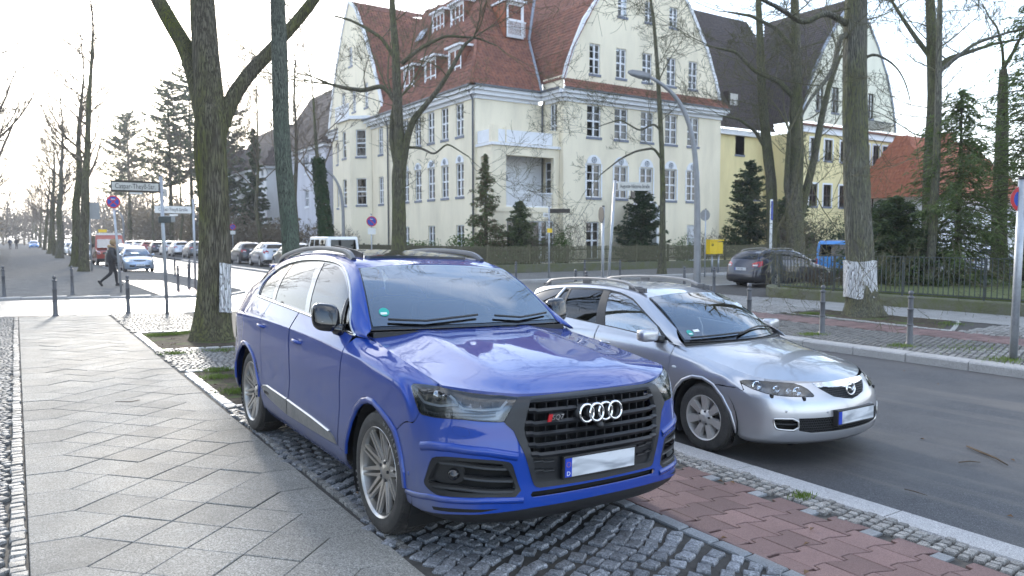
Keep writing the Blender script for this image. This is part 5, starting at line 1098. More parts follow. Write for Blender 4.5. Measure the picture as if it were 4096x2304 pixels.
# nose
ch = Mz.panel('grille_bar', 'chrome', 'low', MCH, h=.03, both=True, off=.006, rim=.015)
gm = Mz.panel('grille_mesh', 'underbody', 'low', MGR, h=.05, both=True, off=-.03, rim=0)
def honey(car, sf, poly, du, dv, off, parent, mat='grille_black', name='mesh_bar'):
 """hexagonal lattice bars inside a (u,v) polygon, one joined part"""
 mb = MB(); S = car.S[sf]; rows = int(8 / dv)
 for sg in (-1, 1):
  for j in range(-1, rows):
   for i in range(-1, int(4 / du)):
    u0 = i * du + (du / 2 if j % 2 else 0); v0 = j * dv
    for (a, b) in (((u0, v0 + dv * .33), (u0, v0 - dv * .33)), ((u0, v0 - dv * .33), (u0 + du / 2, v0 - dv * .66)), ((u0, v0 - dv * .33), (u0 - du / 2, v0 - dv * .66))):
     m_ = np.array([[(a[0] + b[0]) / 2, (a[1] + b[1]) / 2]])
     if m_[0, 0] < 0 or not inpoly(m_, poly)[0]: continue
     p = car.at(sf, max(a[0], 0), a[1], sg, off); q = car.at(sf, max(b[0], 0), b[1], sg, off)
     if np.linalg.norm(p - q) > 1e-4: mb.tube([p, q], .0035, 4, False)
 o = mb.build(name, mat, parent); o['kind'] = 'stuff'
honey(Mz, 'low', MGR, .085, .30, -.006, gm); lg = Mz.panel('lower_grille', 'underbody', 'low', MLG, h=.06, both=True, off=-.05, rim=0, parent=mbo); honey(Mz, 'low', MLG, .12, .22, -.012, lg)
e = MB(); e.torus((0, .045 - Mz.L2, .655), (0, -1, .12), .062, .0085, 40, 10); em = e.build('emblem', 'chrome', gm, True)
for V_ in em.data.vertices: V_.co.z = .655 + (V_.co.z - .655) * .86
e = MB(); e.tube([(-.052, .040 - Mz.L2, .672), (-.028, .034 - Mz.L2, .668), (0, .030 - Mz.L2, .642), (.028, .034 - Mz.L2, .668), (.052, .040 - Mz.L2, .672)], [.007, .009, .008, .009, .007], 8); e.build('emblem_wing', 'chrome', em, True)
fo = Mz.panels('fog_recess', 'underbody', 'low', smooth_poly(MFG, 1), h=.06, both=True, off=-.06, rim=-.05, parent=mbo)
Mz.band('fog_frame', 'satin_metal', mbo, 'low', smooth_poly(MFG, 1) + [smooth_poly(MFG, 1)[0]], .016, .003, bow=.004); Mz.band('fog_slat', 'grille_black', mbo, 'low', [(4.70, 2.86), (3.12, 2.84)], .016, -.02)
hm = Mz.panels('headlight', 'lens_glass', 'low', MHL, h=.04, both=True, off=.005, rim=0)
Mz.panels('lamp_bowl', 'lamp_inner', 'low', MHL, h=.05, both=True, off=-.05, rim=-.05, parent=hm)
Mz.band('lamp_seal', 'black_plastic', hm, 'low', MHL + [MHL[0]], .010, -.002, bow=.001)
for i, sg in enumerate((-1, 1)):
 for u_, v_, r_ in ((4.95, 6.75, .044), (3.85, 6.78, .034), (3.15, 6.70, .028), (2.62, 6.70, .042)):
  p = Mz.at('low', u_, v_, sg, -.012); q = MB(); q.lathe([(r_, -.035), (r_, .0), (r_ - .006, .002), (r_ - .008, -.012), (r_ * .5, -.02), (0, -.016)], p, (.45 * sg, -1, .15), 24); q.build('lamp_reflector', 'lamp_bulb', hm[i], 40)
 for u_, v_ in ((4.564, 5.994), (2.52, 5.705)): p = Mz.at('low', u_, v_ + .12, sg, .0); q = MB(); q.box((p[0] - .011, p[1] - .022, p[2] - .024), (p[0] + .011, p[1] + .01, p[2] + .006)); q.build('lamp_washer', 'black_plastic', mbo, bevel=.004)
 for u_, v_ in ((3.882, 4.1), (1.379, 3.9)): p = Mz.at('low', u_, v_, sg, .0005); q = MB(); q.lathe([(.011, -.003), (.011, .001), (.008, .002)], p, (.35 * sg, -1, 0), 14); q.build('parking_sensor', P2, mbo, True)
 p = Mz.at('low', 9.23, 5.55, sg, 0); V, F = superell(p, (.006, .030, .013), .8, .9, 14, 8); MB().add(V, F).build('side_indicator', 'sticker_white', mfe[i], True)
 V, F = superell((.955 * sg, 1.66 - Mz.L2, 1.03), (.105, .075, .062), .5, .55, R_=rotz(.18 * sg)); mr = MB().add(V, F).build('wing_mirror', P2, M0, True)
 q = MB(); q.tube([(.80 * sg, 1.58 - Mz.L2, .985), (.88 * sg, 1.64 - Mz.L2, .99)], [.04, .035], 8); q.build('mirror_foot', 'black_plastic', mr, True)
 for k, s_ in enumerate((2.42, 3.28)): q = MB(); q.tube([(.872 * sg, s_ - .09 - Mz.L2, .868), (.905 * sg, s_ - Mz.L2, .872), (.872 * sg, s_ + .09 - Mz.L2, .876)], [.012, .015, .012], 8); q.build('door_handle', P2, md[k][i], True)
 for s_ in (.98, 3.655): wheel(M0, (.775 * sg, s_ - Mz.L2, .316), sg, .318, .205, .21, 'seven', 'rim_silver', flat=.022 if s_ < 2 else .006)
fy2 = .012 - Mz.L2
q = MB(); q.box((-.275, fy2 - .030, .356), (.275, fy2 + .02, .496)); ph = q.build('number_plate', 'black_plastic', mbo, bevel=.005)
q = MB(); q.box((-.262, fy2 - .034, .372), (-.216, fy2 - .026, .482)); q.build('plate_band', 'plate_blue', ph); q = MB(); q.box((-.216, fy2 - .034, .372), (.262, fy2 - .026, .482)); q.build('plate_face', 'plate_smeared', ph)
# ---------------------------------------------------------------- buildings
class Wall:
 """a facade plane: origin o (x,y), direction u along the wall, n outwards; 2d coordinates are (a,z)"""
 def __init__(s, root, o, u, n): s.root = root; s.o = np.array([*o, 0.]); s.u = np.array([*u, 0.]); s.n = np.array([*n, 0.]); s.up = np.array([0, 0, 1.])
 def P(s, a, z, d=0): return s.o + s.u * a + s.up * z + s.n * d
 def face(s, name, mat, poly, holes=(), deep=.22, thick=.0, d=0):
  mb = MB(); loops = [list(poly)] + [list(h) for h in holes]; tri = tessellate_polygon([[Vector((a, z, 0)) for a, z in lp] for lp in loops]); flat = [p for lp in loops for p in lp]
  V = [s.P(a, z, d) for a, z in flat]; F = []
  for t in tri:
   nn = np.cross(V[t[1]] - V[t[0]], V[t[2]] - V[t[0]]); F.append(t if nn @ s.n > 0 else t[::-1])
  mb.add(V, F)
  for lp in loops[1:] if not thick else loops:
   dd = thick or deep; W = [s.P(a, z, d) for a, z in lp] + [s.P(a, z, d - dd) for a, z in lp]; n = len(lp); mb.add(W, [(i, (i + 1) % n, n + (i + 1) % n, n + i) for i in range(n)])
  return mb.build(name, mat, s.root)
 def bar(s, mb, a0, a1, z0, z1, d0, d1):
  V = [s.P(a, z, d) for d in (d0, d1) for a, z in ((a0, z0), (a1, z0), (a1, z1), (a0, z1))]; mb.add(V, [(3, 2, 1, 0), (4, 5, 6, 7), (0, 1, 5, 4), (1, 2, 6, 5), (2, 3, 7, 6), (3, 0, 4, 7)])
 def window(s, a0, a1, z0, z1, cols=2, rows=4, sill='sill_slate', deep=.12, curtain=.5, frame='trim_white', trans=None, rng=random.Random(3), glass='window_glass'):
  mb = MB(); f = .07; cx_ = (a1 - a0) / cols; d0, d1 = -deep - .05, -deep + .03
  s.bar(mb, a0, a1, z0, z0 + f, d0, d1); s.bar(mb, a0, a1, z1 - f, z1, d0, d1); s.bar(mb, a0, a0 + f, z0 + f, z1 - f, d0, d1); s.bar(mb, a1 - f, a1, z0 + f, z1 - f, d0, d1)
  for c in range(1, cols): s.bar(mb, a0 + c * cx_ - .06, a0 + c * cx_ + .06, z0 + f, z1 - f, d0, d1 + .012)
  if rows > 1:
   zt = z0 + (z1 - z0) * (trans or .5); s.bar(mb, a0 + f, a1 - f, zt - .05, zt + .05, d0, d1 + .006)
  fr = mb.build('window', frame, s.root); hz = (z1 - z0) / rows; g2 = MB()
  for r in range(1, rows):
   zz_ = z0 + r * hz
   if abs(zz_ - (z0 + (z1 - z0) * (trans or .5))) > .1: s.bar(g2, a0 + f, a1 - f, zz_ - .018, zz_ + .018, d0 + .02, d1 - .01)
  if g2.n: g2.build('glazing_bar', frame, fr)
  for c in range(cols):
   for r in range(rows):
    p = MB(); x0, x1, y0, y1 = a0 + c * cx_ + .03, a0 + (c + 1) * cx_ - .03, z0 + r * hz + .02, z0 + (r + 1) * hz - .02
    j = [rng.gauss(0, .004) for _ in range(3)]; p.add([s.P(x0, y0, -deep - .02 + j[0]), s.P(x1, y0, -deep - .02 + j[1]), s.P(x1, y1, -deep - .02 + j[2]), s.P(x0, y1, -deep - .02 + j[0] + j[2] - j[1])], [(0, 1, 2, 3)]); p.build('pane', glass, fr)
  b = MB(); b.add([s.P(a0, z0, -deep - .5), s.P(a1, z0, -deep - .5), s.P(a1, z1, -deep - .5), s.P(a0, z1, -deep - .5)], [(0, 1, 2, 3)]); b.build('room', 'room_dark', fr)
  if rng.random() < curtain:
   h = rng.choice((1, .5, .6)); c_ = MB()
   if rng.random() < .5: segs = [(a0, a0 + (a1 - a0) * .28), (a1 - (a1 - a0) * .28, a1)]
   else: segs = [(a0, a1)]
   for q0, q1 in segs:
    n = 9; V = []
    for i in range(n): a = q0 + (q1 - q0) * i / (n - 1); V += [s.P(a, z0 + .05 if len(segs) > 1 else z0, -deep - .14 - .03 * (i % 2)), s.P(a, z0 + (z1 - z0) * (1 if len(segs) > 1 else h), -deep - .14 - .03 * (i % 2))]
    c_.add(V, [(2 * i, 2 * i + 2, 2 * i + 3, 2 * i + 1) for i in range(n - 1)])
   c_.build('curtain', 'curtain', fr)
  if sill: q = MB(); s.bar(q, a0 - .06, a1 + .06, z0 - .16, z0 - .003, -.10, .05); q.build('window_sill', sill, fr)
  return fr
 def lunette(s, a, z, r, parent):
  q = MB(); n = 14; arcp = [(a + r * math.cos(math.pi * i / n), z + r * .95 * math.sin(math.pi * i / n)) for i in range(n + 1)]; V = [s.P(x, y, .004) for x, y in arcp] + [s.P(x, y, .035) for x, y in arcp]; m = len(arcp)
  q.add(V, [tuple(range(m, 2 * m))] + [(i, (i + 1) % m, m + (i + 1) % m, m + i) for i in range(m)]); l = q.build('lunette', 'trim_white', s.root, recalc=True)
  q = MB(); c = s.P(a, z + r * .42, .05); q.torus(c, tuple(s.n), r * .30, .022, 18, 6)
  for k in range(5): t_ = k * 1.2566; q.tube([c, c + s.u * r * .26 * math.cos(t_) + s.up * r * .26 * math.sin(t_)], .018, 5)
  q.build('relief', 'zinc', l)
rect = lambda a0, a1, z0, z1: [(a0, z0), (a1, z0), (a1, z1), (a0, z1)]
def tiles(root, poly3, mat, name='roof_tile', tw=.24, th=.34, nsingle=0, base='roof', lift=.03):
 """clay tiles laid row by row on a planar roof polygon: base sheet + real tiles"""
 P = np.array(poly3, float); n_ = np.cross(P[1] - P[0], P[2] - P[0])
 for i in range(len(P)): 
  pass
 n_ = sum(np.cross(P[i] - P[0], P[(i + 1) % len(P)] - P[0]) for i in range(1, len(P) - 1)); n_ /= np.linalg.norm(n_)
 if n_[2] < 0: n_ = -n_
 up = np.array([0, 0, 1.]) - n_ * n_[2]; up /= np.linalg.norm(up); rt_ = np.cross(up, n_); o = P[0]; Q = np.stack([(P - o) @ rt_, (P - o) @ up], 1)
 tri = tessellate_polygon([[Vector((a, b, 0)) for a, b in Q]]); rb = MB(); F = []
 for t in tri: F.append(t if np.cross(P[t[1]] - P[t[0]], P[t[2]] - P[t[0]]) @ n_ > 0 else t[::-1])
 rb.add(P, F); ro = rb.build(base, mat, root)
 a0, b0 = Q.min(0); a1, b1 = Q.max(0); A, B = np.meshgrid(np.arange(a0, a1, tw), np.arange(b0, b1, th * .86)); A = A + (np.arange(A.shape[0])[:, None] % 2) * tw * .0 + tw / 2; C_ = np.stack([A.ravel(), B.ravel() + th * .43], 1); C_ = C_[inpoly(C_, [tuple(q) for q in Q])]
 prof = [(-.5, .006), (-.30, .0), (-.05, .030), (.22, .034), (.42, .010), (.5, .004)]
 V0 = np.array([(x * tw, -th * .5, h + lift) for x, h in prof] + [(x * tw, th * .5, h + .004) for x, h in prof] + [(x * tw, -th * .5, h) for x, h in prof]); k = len(prof)
 F0 = [(i, i + 1, k + i + 1, k + i) for i in range(k - 1)] + [(2 * k + i, 2 * k + i + 1, i + 1, i) for i in range(k - 1)]
 R_ = np.stack([rt_, up, n_], 0); W = C_[:, :1] * rt_ + C_[:, 1:] * up + o; d = np.linalg.norm(W - np.array([0, 0, HC]), axis=1); vis = inframe(W, 10); order = np.argsort(np.where(vis, d, d + 1e4))
 single = set(order[:nsingle].tolist()); me = None
 if nsingle:
  me = MB().add(V0, F0).mesh(name, mat); M_ = Matrix(((rt_[0], up[0], n_[0]), (rt_[1], up[1], n_[1]), (rt_[2], up[2], n_[2]))).to_euler()
  for i in single: link(name, me, ro, tuple(W[i]), tuple(M_))
 rest = [i for i in range(len(W)) if i not in single]
 if rest:
  Vw = V0 @ R_; jit = _np.normal(0, .004, (len(rest), 1, 1)); V = (W[rest][:, None, :] + Vw[None] + jit * n_).reshape(-1, 3); m = len(V0); Fa = (np.array(F0)[None] + (np.arange(len(rest)) * m)[:, None, None]).reshape(-1, 4)
  me = bpy.data.meshes.new(name); me.from_pydata(V.tolist(), [], Fa.tolist()); me.materials.append(MT(mat)); ob = link(name, me, ro); ob['kind'] = 'stuff'
 return ro
# ---- the large cream villa
B1 = empty('villa', (28.8, 38, 0), 0, 'large cream villa with red mansard roof, gable and corner loggia behind the wooden fence', 'house')
B1.location = (0, 0, 0)
rg_ = random.Random(4)
xs2 = [31.25, 33.55, 35.85, 38.1, 40.25]
F1 = Wall(B1, (28.8, 38.0), (1, 0), (0, -1)); h2 = [(x - 28.8 - .58, x - 28.8 + .58) for x in xs2]
holes = [rect(a, b, 8.33, 10.34) for a, b in h2] + [rect(a, b, 4.48, 6.6) for a, b in h2] + [rect(1.87, 2.95, .5, 2.9), rect(11.0, 12.0, .2, 2.8), rect(5.6, 6.75, .1, 2.9)]
F1.face('wall', 'render_cream', [(0, 0), (14.3, 0), (14.3, 10.4), (0, 10.4)], holes)
for a, b in h2:
 F1.window(a, b, 8.33, 10.34, rng=rg_); F1.window(a, b, 4.48, 6.6, rng=rg_, curtain=.8); F1.lunette((a + b) / 2, 6.62, (b - a) / 2 + .02, B1)
 q = MB(); F1.bar(q, a - .12, a, 4.48, 6.62, .003, .03); F1.bar(q, b, b + .12, 4.48, 6.62, .003, .03); q.build('window_surround', 'trim_white', B1)
F1.window(1.87, 2.95, .5, 2.9, rng=rg_); F1.window(11.0, 12.0, .2, 2.8, 1, 1, rng=rg_, glass='door_white', sill=None)
# porch with arched hood over the door
pr_ = MB(); n = 12; V = []
for i in range(n + 1):
 a = math.pi * i / n; V += [F1.P(6.55 + 1.12 * math.cos(a), 3.35 + 1.05 * math.sin(a), d) for d in (0, .75)]
pr_.add(V, [(2 * i, 2 * i + 2, 2 * i + 3, 2 * i + 1) for i in range(n)]); V = [F1.P(6.55 + 1.12 * math.cos(math.pi * i / n), 3.35 + 1.05 * math.sin(math.pi * i / n), .74) for i in range(n + 1)] + [F1.P(6.55 + .94 * math.cos(math.pi * i / n), 3.35 + .88 * math.sin(math.pi * i / n), .74) for i in range(n + 1)]; pr_.add(V, [(i, i + 1, n + 2 + i, n + 1 + i) for i in range(n)])
po = pr_.build('porch_hood', 'trim_white', B1, recalc=True); q = MB(); F1.bar(q, 5.43, 7.67, 2.78, 3.36, .002, .70); q.build('porch_lintel', 'trim_white', po); q = MB(); F1.bar(q, 5.43, 5.62, .0, 2.78, .002, .6); q.build('porch_pier', 'trim_white', po); q = MB(); F1.bar(q, 7.48, 7.67, .0, 2.78, .002, .6); q.build('porch_pier', 'trim_white', po); q = MB(); F1.bar(q, 5.6, 6.75, .1, 2.9, -.2, -.12); q.build('door', 'door_white', B1)
text_obj('house_number', '13', .34, 'ink_black', po, basis(tuple(F1.P(6.2, 3.05, .706)), (1, 0, 0), (0, 0, 1)), .003)
# gable (gambrel outline) above a tiled skirt
gp = [(-.02, 11.75), (.22, 12.6), (.68, 13.7), (1.55, 15.55), (2.72, 17.1), (4.2, 18.8), (5.6, 20.2), (7.15, 21.2), (8.7, 20.2), (10.1, 18.9), (11.3, 17.3), (12.7, 15.2), (13.6, 13.2), (13.95, 12.2), (14.1, 11.75)]
gw = [(x - 28.8 - .44, x - 28.8 + .44) for x in (31.28, 33.5, 35.8, 38.05, 40.15)]; gt = [(x - 28.8 - .40, x - 28.8 + .40) for x in (33.58, 35.95, 38.2)]
F1.face('gable_wall', 'render_cream', gp, [rect(a, b, 12.3, 14.2) for a, b in gw] + [rect(a, b, 16.25, 17.6) for a, b in gt])
for a, b in gw: F1.window(a, b, 12.3, 14.2, rng=rg_)
for a, b in gt: F1.window(a, b, 16.25, 17.6, 2, 3, rng=rg_)
q = MB(); pts = [F1.P(a, z, .04) for a, z in gp]; q.sweep(pts, [(-.12, -.10), (.12, -.10), (.12, .06), (-.12, .06)], up=(0, -1, 0)); q.build('verge_board', 'trim_white', B1)
tiles(B1, [F1.P(-.35, 11.12, .62), F1.P(14.65, 11.12, .62), F1.P(14.3, 11.80, .0), F1.P(0, 11.80, .0)], 'tile_red', nsingle=60)
def cornice(w_, a0, a1, name='cornice'):
 q = MB(); w_.bar(q, a0 - .03, a1 + .03, 10.38, 10.62, .0, .10); w_.bar(q, a0 - .2, a1 + .2, 10.60, 10.86, -.05, .34); w_.bar(q, a0 - .34, a1 + .34, 10.84, 11.06, -.05, .52); q.build(name, 'trim_white', B1)
 q = MB(); q.sweep([w_.P(a0 - .35, 11.09, .58), w_.P(a1 + .35, 11.09, .58)], [(-.07, -.05), (.07, -.05), (.08, .06), (-.08, .06)]); q.build('gutter', 'gutter', B1)
cornice(F1, 0, 14.3)
# left flank of the projecting bay
F2 = Wall(B1, (28.8, 40.2), (0, -1), (-1, 0)); F2.face('wall', 'render_cream', [(0, 0), (2.2, 0), (2.2, 10.4), (0, 10.4)], [rect(.75, 1.5, 7.6, 10.4 - .05)]); F2.window(.75, 1.5, 7.6, 10.35, 2, 4, rng=rg_, sill=None); cornice(F2, .4, 2.1)
F2.face('gable_flank', 'render_cream', [(0, 10.4), (2.2, 10.4), (2.2, 12), (0, 12)])
# main front and street front
F3 = Wall(B1, (23.73, 40.2), (1, 0), (0, -1)); F3.face('wall', 'render_cream', [(0, 0), (5.07, 0), (5.07, 10.4), (0, 10.4)]); cornice(F3, 0, 4.6)
F4 = Wall(B1, (23.73, 65), (0, -1), (-1, 0)); LY = lambda y: 65 - y
yw = [42.15, 44.15, 46.1, 48.1, 50.1]; hh = [(LY(y) - .5, LY(y) + .5) for y in yw]; gy = [54.5, 57.0, 61.5, 63.6]; h3 = [(LY(y) - .45, LY(y) + .45) for y in gy]
F4.face('wall', 'render_cream', [(0, 0), (24.8, 0), (24.8, 10.4), (0, 10.4)], [rect(a, b, 8.3, 10.4 - .06) for a, b in hh] + [rect(a, b, 4.5, 6.6) for a, b in hh + h3] + [rect(a, b, 8.3, 10.3) for a, b in h3] + [rect(a, b, .6, 2.7) for a, b in hh[::2]])
for a, b in hh:
 F4.window(a, b, 8.3, 10.34, rng=rg_); F4.window(a, b, 4.5, 6.6, rng=rg_, curtain=.8); F4.lunette((a + b) / 2, 6.62, .52, B1)
for a, b in h3: F4.window(a, b, 8.3, 10.3, rng=rg_); F4.window(a, b, 4.5, 6.6, rng=rg_)
for a, b in hh[::2]: F4.window(a, b, .6, 2.7, rng=rg_)
cornice(F4, 0, 24.8)
# street gable with its bow window
sg_ = [(LY(65.3), 11.2), (LY(64.6), 13.2), (LY(63.4), 16.0), (LY(61.8), 19.0), (LY(60.2), 21.2), (LY(58.8), 20.4), (LY(57), 18.0), (LY(55.3), 15.2), (LY(54.0), 12.6), (LY(53.4), 11.2)]
F4g = Wall(B1, (23.55, 65), (0, -1), (-1, 0)); F4g.face('gable_wall', 'render_cream', sg_, [rect(a, b, 12.2, 14.1) for a, b in ((LY(57.2), LY(56.4)), (LY(59.8), LY(59.0)), (LY(62.2), LY(61.4)))] + [rect(LY(60.4), LY(59.6), 16, 17.5)])
for a, b in ((LY(57.2), LY(56.4)), (LY(59.8), LY(59.0)), (LY(62.2), LY(61.4))): F4g.window(a, b, 12.2, 14.1, rng=rg_)
F4g.window(LY(60.4), LY(59.6), 16, 17.5, rng=rg_); q = MB(); q.sweep([F4g.P(a, z, .04) for a, z in sg_], [(-.12, -.10), (.12, -.10), (.12, .06), (-.12, .06)], up=(-1, 0, 0)); q.build('verge_board', 'trim_white', B1)
bw = [(22.55, 57.6), (22.55, 55.0), (23.7, 53.7)]; bw = [(23.7, 61.2), (22.4, 60.0), (22.4, 57.4), (23.7, 56.2)]
for (xa, ya), (xb, yb) in zip(bw, bw[1:]):
 d_ = np.array([xb - xa, yb - ya]); L_ = np.linalg.norm(d_); d_ /= L_; Wb = Wall(B1, (xa, ya), tuple(d_), (d_[1], -d_[0])) if d_[1] * -1 - 0 < 0 and False else Wall(B1, (xa, ya), tuple(d_), (d_[1], -d_[0]))
 nn_ = np.array([d_[1], -d_[0]]);
 if nn_[0] > 0 and abs(d_[0]) < .5: Wb.n = -Wb.n
 Wb.face('bow_wall', 'render_cream', [(0, 0), (L_, 0), (L_, 11.2), (0, 11.2)], [rect(L_ / 2 - .42, L_ / 2 + .42, z0, z0 + 2.1) for z0 in (4.5, 8.3)])
 for z0 in (4.5, 8.3): Wb.window(L_ / 2 - .42, L_ / 2 + .42, z0, z0 + 2.1, 1, 3, rng=rg_)
q = MB(); q.prism([(a - 23.7, b - 56.2) for a, b in [(23.75, 61.5), (22.2, 60.2), (22.2, 57.2), (23.75, 55.9)]], (23.7, 56.2, 11.2), (1, 0, 0), (0, 1, 0), .25); q.build('balcony_floor', 'trim_white', B1, recalc=True)
q = MB()
for i in range(22): f = i / 21; q.box((22.24, 57.25 + 2.9 * f, 11.45), (22.28, 57.29 + 2.9 * f, 12.4))
q.box((22.22, 57.2, 12.38), (22.30, 60.2, 12.45)); q.build('balcony_rail', 'trim_white', B1)
for w_, a in ((F4, 24.65), (F4, 12.0), (F3, 4.95)): q = MB(); q.tube([w_.P(a, .2, .10), w_.P(a, 10.3, .10), w_.P(a, 10.9, .42)], .06, 8); q.build('downpipe', 'gutter', B1, True)
# corner loggia with balcony on top
LG = Wall(B1, (23.8, 38.4), (1, 0), (0, -1)); LS = Wall(B1, (23.8, 40.2), (0, -1), (-1, 0))
LG.face('loggia_front', 'render_cream', [(0, 0), (4.98, 0), (4.98, 7.45), (0, 7.45)], [rect(1.0, 4.55, 3.75, 6.85), rect(1.05, 4.6, .3, 2.92)], deep=.3); LS.face('loggia_side', 'render_cream', [(0, 0), (1.8, 0), (1.8, 7.45), (0, 7.45)], [rect(.5, 1.35, 3.75, 6.8)], deep=.3)
q = MB(); LG.bar(q, -.08, 5.0, 7.40, 7.56, -1.8, .12); q.build('loggia_slab', 'trim_white', B1); q = MB(); LG.bar(q, .02, 4.96, 3.45, 3.72, -1.8, .06); q.build('loggia_slab', 'render_cream', B1); q = MB(); LG.bar(q, .35, 4.95, 3.5, 7.0, -1.78, -1.7); q.build('loggia_back', 'trim_white', B1)
for a0, a1, nm in ((-.02, .42, 'pier'), (.95, 1.0, 'pier'), (4.45, 4.98, 'pier')):
 q = MB(); LG.bar(q, a0, a1, 7.56, 8.55, -.3, .04); q.build('balcony_pier', 'render_cream', B1)
q = MB(); LG.bar(q, .42, 4.45, 7.62, 8.35, -.10, -.02); q.build('balcony_panel', 'trim_white', B1); q = MB(); LS.bar(q, .1, 1.5, 7.62, 8.35, -.10, -.02); q.build('balcony_panel', 'trim_white', B1)
q = MB()
for i in range(34): a = 1.05 + i * .104; LG.bar(q, a - .02, a + .02, 3.80, 4.62, -.2, -.17)
LG.bar(q, 1.0, 4.55, 4.60, 4.68, -.24, -.14); LG.bar(q, 1.0, 4.55, 3.75, 3.83, -.22, -.16); q.build('loggia_rail', 'trim_white', B1)
q = MB()
for i in range(9): a = .52 + i * .1; LS.bar(q, a - .02, a + .02, 3.80, 4.62, -.2, -.17)
LS.bar(q, .5, 1.35, 4.60, 4.68, -.24, -.14); q.build('loggia_rail', 'trim_white', B1)
q = MB(); q.lathe([(.16, 0), (.20, .03), (.20, .05), (.12, .06)], tuple(LG.P(2.0, 5.65, -1.69)), (0, -1, 0), 20); q.build('wall_lamp', 'zinc', B1, True)
LF = Wall(B1, (28.8, 40.2), (0, -1), (-1, 0)); LF.window(.45, 1.35, 4.5, 6.7, 1, 4, rng=rg_, sill=None, deep=-.06)
LG.window(1.05, 3.55, .3, 2.92, 1, 1, rng=rg_, curtain=0, sill=None); LG.window(3.6, 4.6, .3, 2.92, 2, 2, rng=rg_, sill=None, trans=.62)
# roofs: steep lower slopes, ridge lines
ER = 11.15
m1 = [(23.15, 39.6, ER), (28.25, 39.6, ER), (28.25 + .95, 42.4, 15.0), (25.2, 42.4, 15.0)]; m2 = [(25.2, 42.4, 15.0), (29.2, 42.4, 15.0), (31.5, 45.0, 19.0), (27.6, 45.0, 19.0)]
m3 = [(23.15, 39.6, ER), (25.2, 42.4, 15.0), (25.2, 54.5, 15.0), (23.15, 53.6, ER)]; m4 = [(25.2, 42.4, 15.0), (27.6, 45.0, 19.0), (28.4, 56.0, 20.2), (25.2, 54.5, 15.0)]
for k, m_ in enumerate((m1, m2, m3, m4)): tiles(B1, m_, 'tile_red', nsingle=75 if k == 0 else 45 if k == 2 else 0)
# slopes of the big gable roof running back from the gable
gl_ = [gp[i] for i in (0, 2, 4, 7)]
for (a0, z0), (a1, z1) in zip(gl_, gl_[1:]): tiles(B1, [F1.P(a0, z0, .05), F1.P(a1, z1, .05), F1.P(a1, z1, -14), F1.P(a0, z0, -9)], 'tile_red', nsingle=25 if z0 < 14 else 0)
sl_ = [sg_[i] for i in (9, 7, 5, 4)]
for (a0, z0), (a1, z1) in zip(sl_, sl_[1:]): tiles(B1, [F4g.P(a0, z0, .05), F4g.P(a1, z1, .05), F4g.P(a1, z1, -8), F4g.P(a0, z0, -5)], 'tile_red')
for p, q_ in (((23.15, 39.6, ER), (25.2, 42.4, 15.0)), ((25.2, 42.4, 15.0), (27.6, 45.0, 19.0)), ((28.25, 39.6, ER), (29.2, 42.4, 15.0)), ((29.2, 42.4, 15.05), (31.5, 45, 19.05))): q = MB(); q.tube([p, q_], .11, 8); q.build('ridge_tiles', 'zinc' if p[0] > 28 else 'tile_red', B1, True)
q = MB(); q.tube([(25.2, 42.4, 15.0), (29.2, 42.4, 15.0)], .09, 8); q.tube([(25.2, 42.4, 15.0), (25.2, 54.5, 15.0)], .09, 8); q.build('ridge_tiles', 'tile_red', B1, True)
# dormers on the street slope and one on the corner
def dormer(o, u, n, w_, h, zb, name='dormer', dep=2.2, cols=3):
 W = Wall(B1, o, u, n); q = MB(); W.bar(q, 0, w_, zb, zb + h, -dep, -.06); q.build(name, 'tile_red', B1); W.face('dormer_front', 'trim_white', rect(0, w_, zb, zb + h), [rect(.12, w_ - .12, zb + .15, zb + h - .12)]); W.window(.12, w_ - .12, zb + .15, zb + h - .12, cols, 4, rng=rg_, sill=None, deep=.08); q = MB(); W.bar(q, -.15, w_ + .15, zb + h, zb + h + .14, -dep, .2); q.build('dormer_roof', 'trim_white', B1)
for y in (42.9, 46.3, 49.6): dormer((23.8, y + .85), (0, -1), (-1, 0), 1.7, 2.45, 11.5, cols=2)
dormer((26.2, 47.8), (0, -1), (-1, 0), 1.9, 1.9, 16.2); dormer((26.4, 51.0), (0, -1), (-1, 0), 1.9, 1.9, 16.4)
dormer((27.3, 42.2), (1, 0), (0, -1), 1.35, 2.3, 15.0, cols=1)
q = MB()
for i in range(14): q.box((27.3 + i * .1, 42.0, 15.05), (27.33 + i * .1, 42.03, 16.0))
q.box((27.25, 41.98, 15.98), (28.7, 42.05, 16.05)); q.build('balcony_rail', 'trim_white', B1)
q = MB(); q.box((27.2, 42.25, 15.0), (27.26, 43.8, 17.2)); q.build('dormer_cheek_sunlit', 'tile_orange', B1)  # brighter orange on this one side: sunlight on the cheek put into its colour
for x, y, z in ((24.9, 52.0, 14.3), (26.3, 52.5, 17.2)): q = MB(); q.box((-.5, -.6, 0), (.5, .6, .06), R=np.array([[.5, 0, -.86], [0, 1, 0], [.86, 0, .5]]), o=(x, y, z)); q.build('skylight', 'clear_glass' if False else 'zinc', B1)
q = MB(); q.box((30.5, 47, 19), (31.6, 48.2, 23)); q.build('chimney', 'brick_pier', B1)
bk_ = MB(); bk_.box((24.0, 40.6, 0), (42.9, 64.8, 10.3)); bk_.box((29.4, 39.0, 0), (42.4, 41, 11)); bk_.build('building_core', 'room_dark', B1)
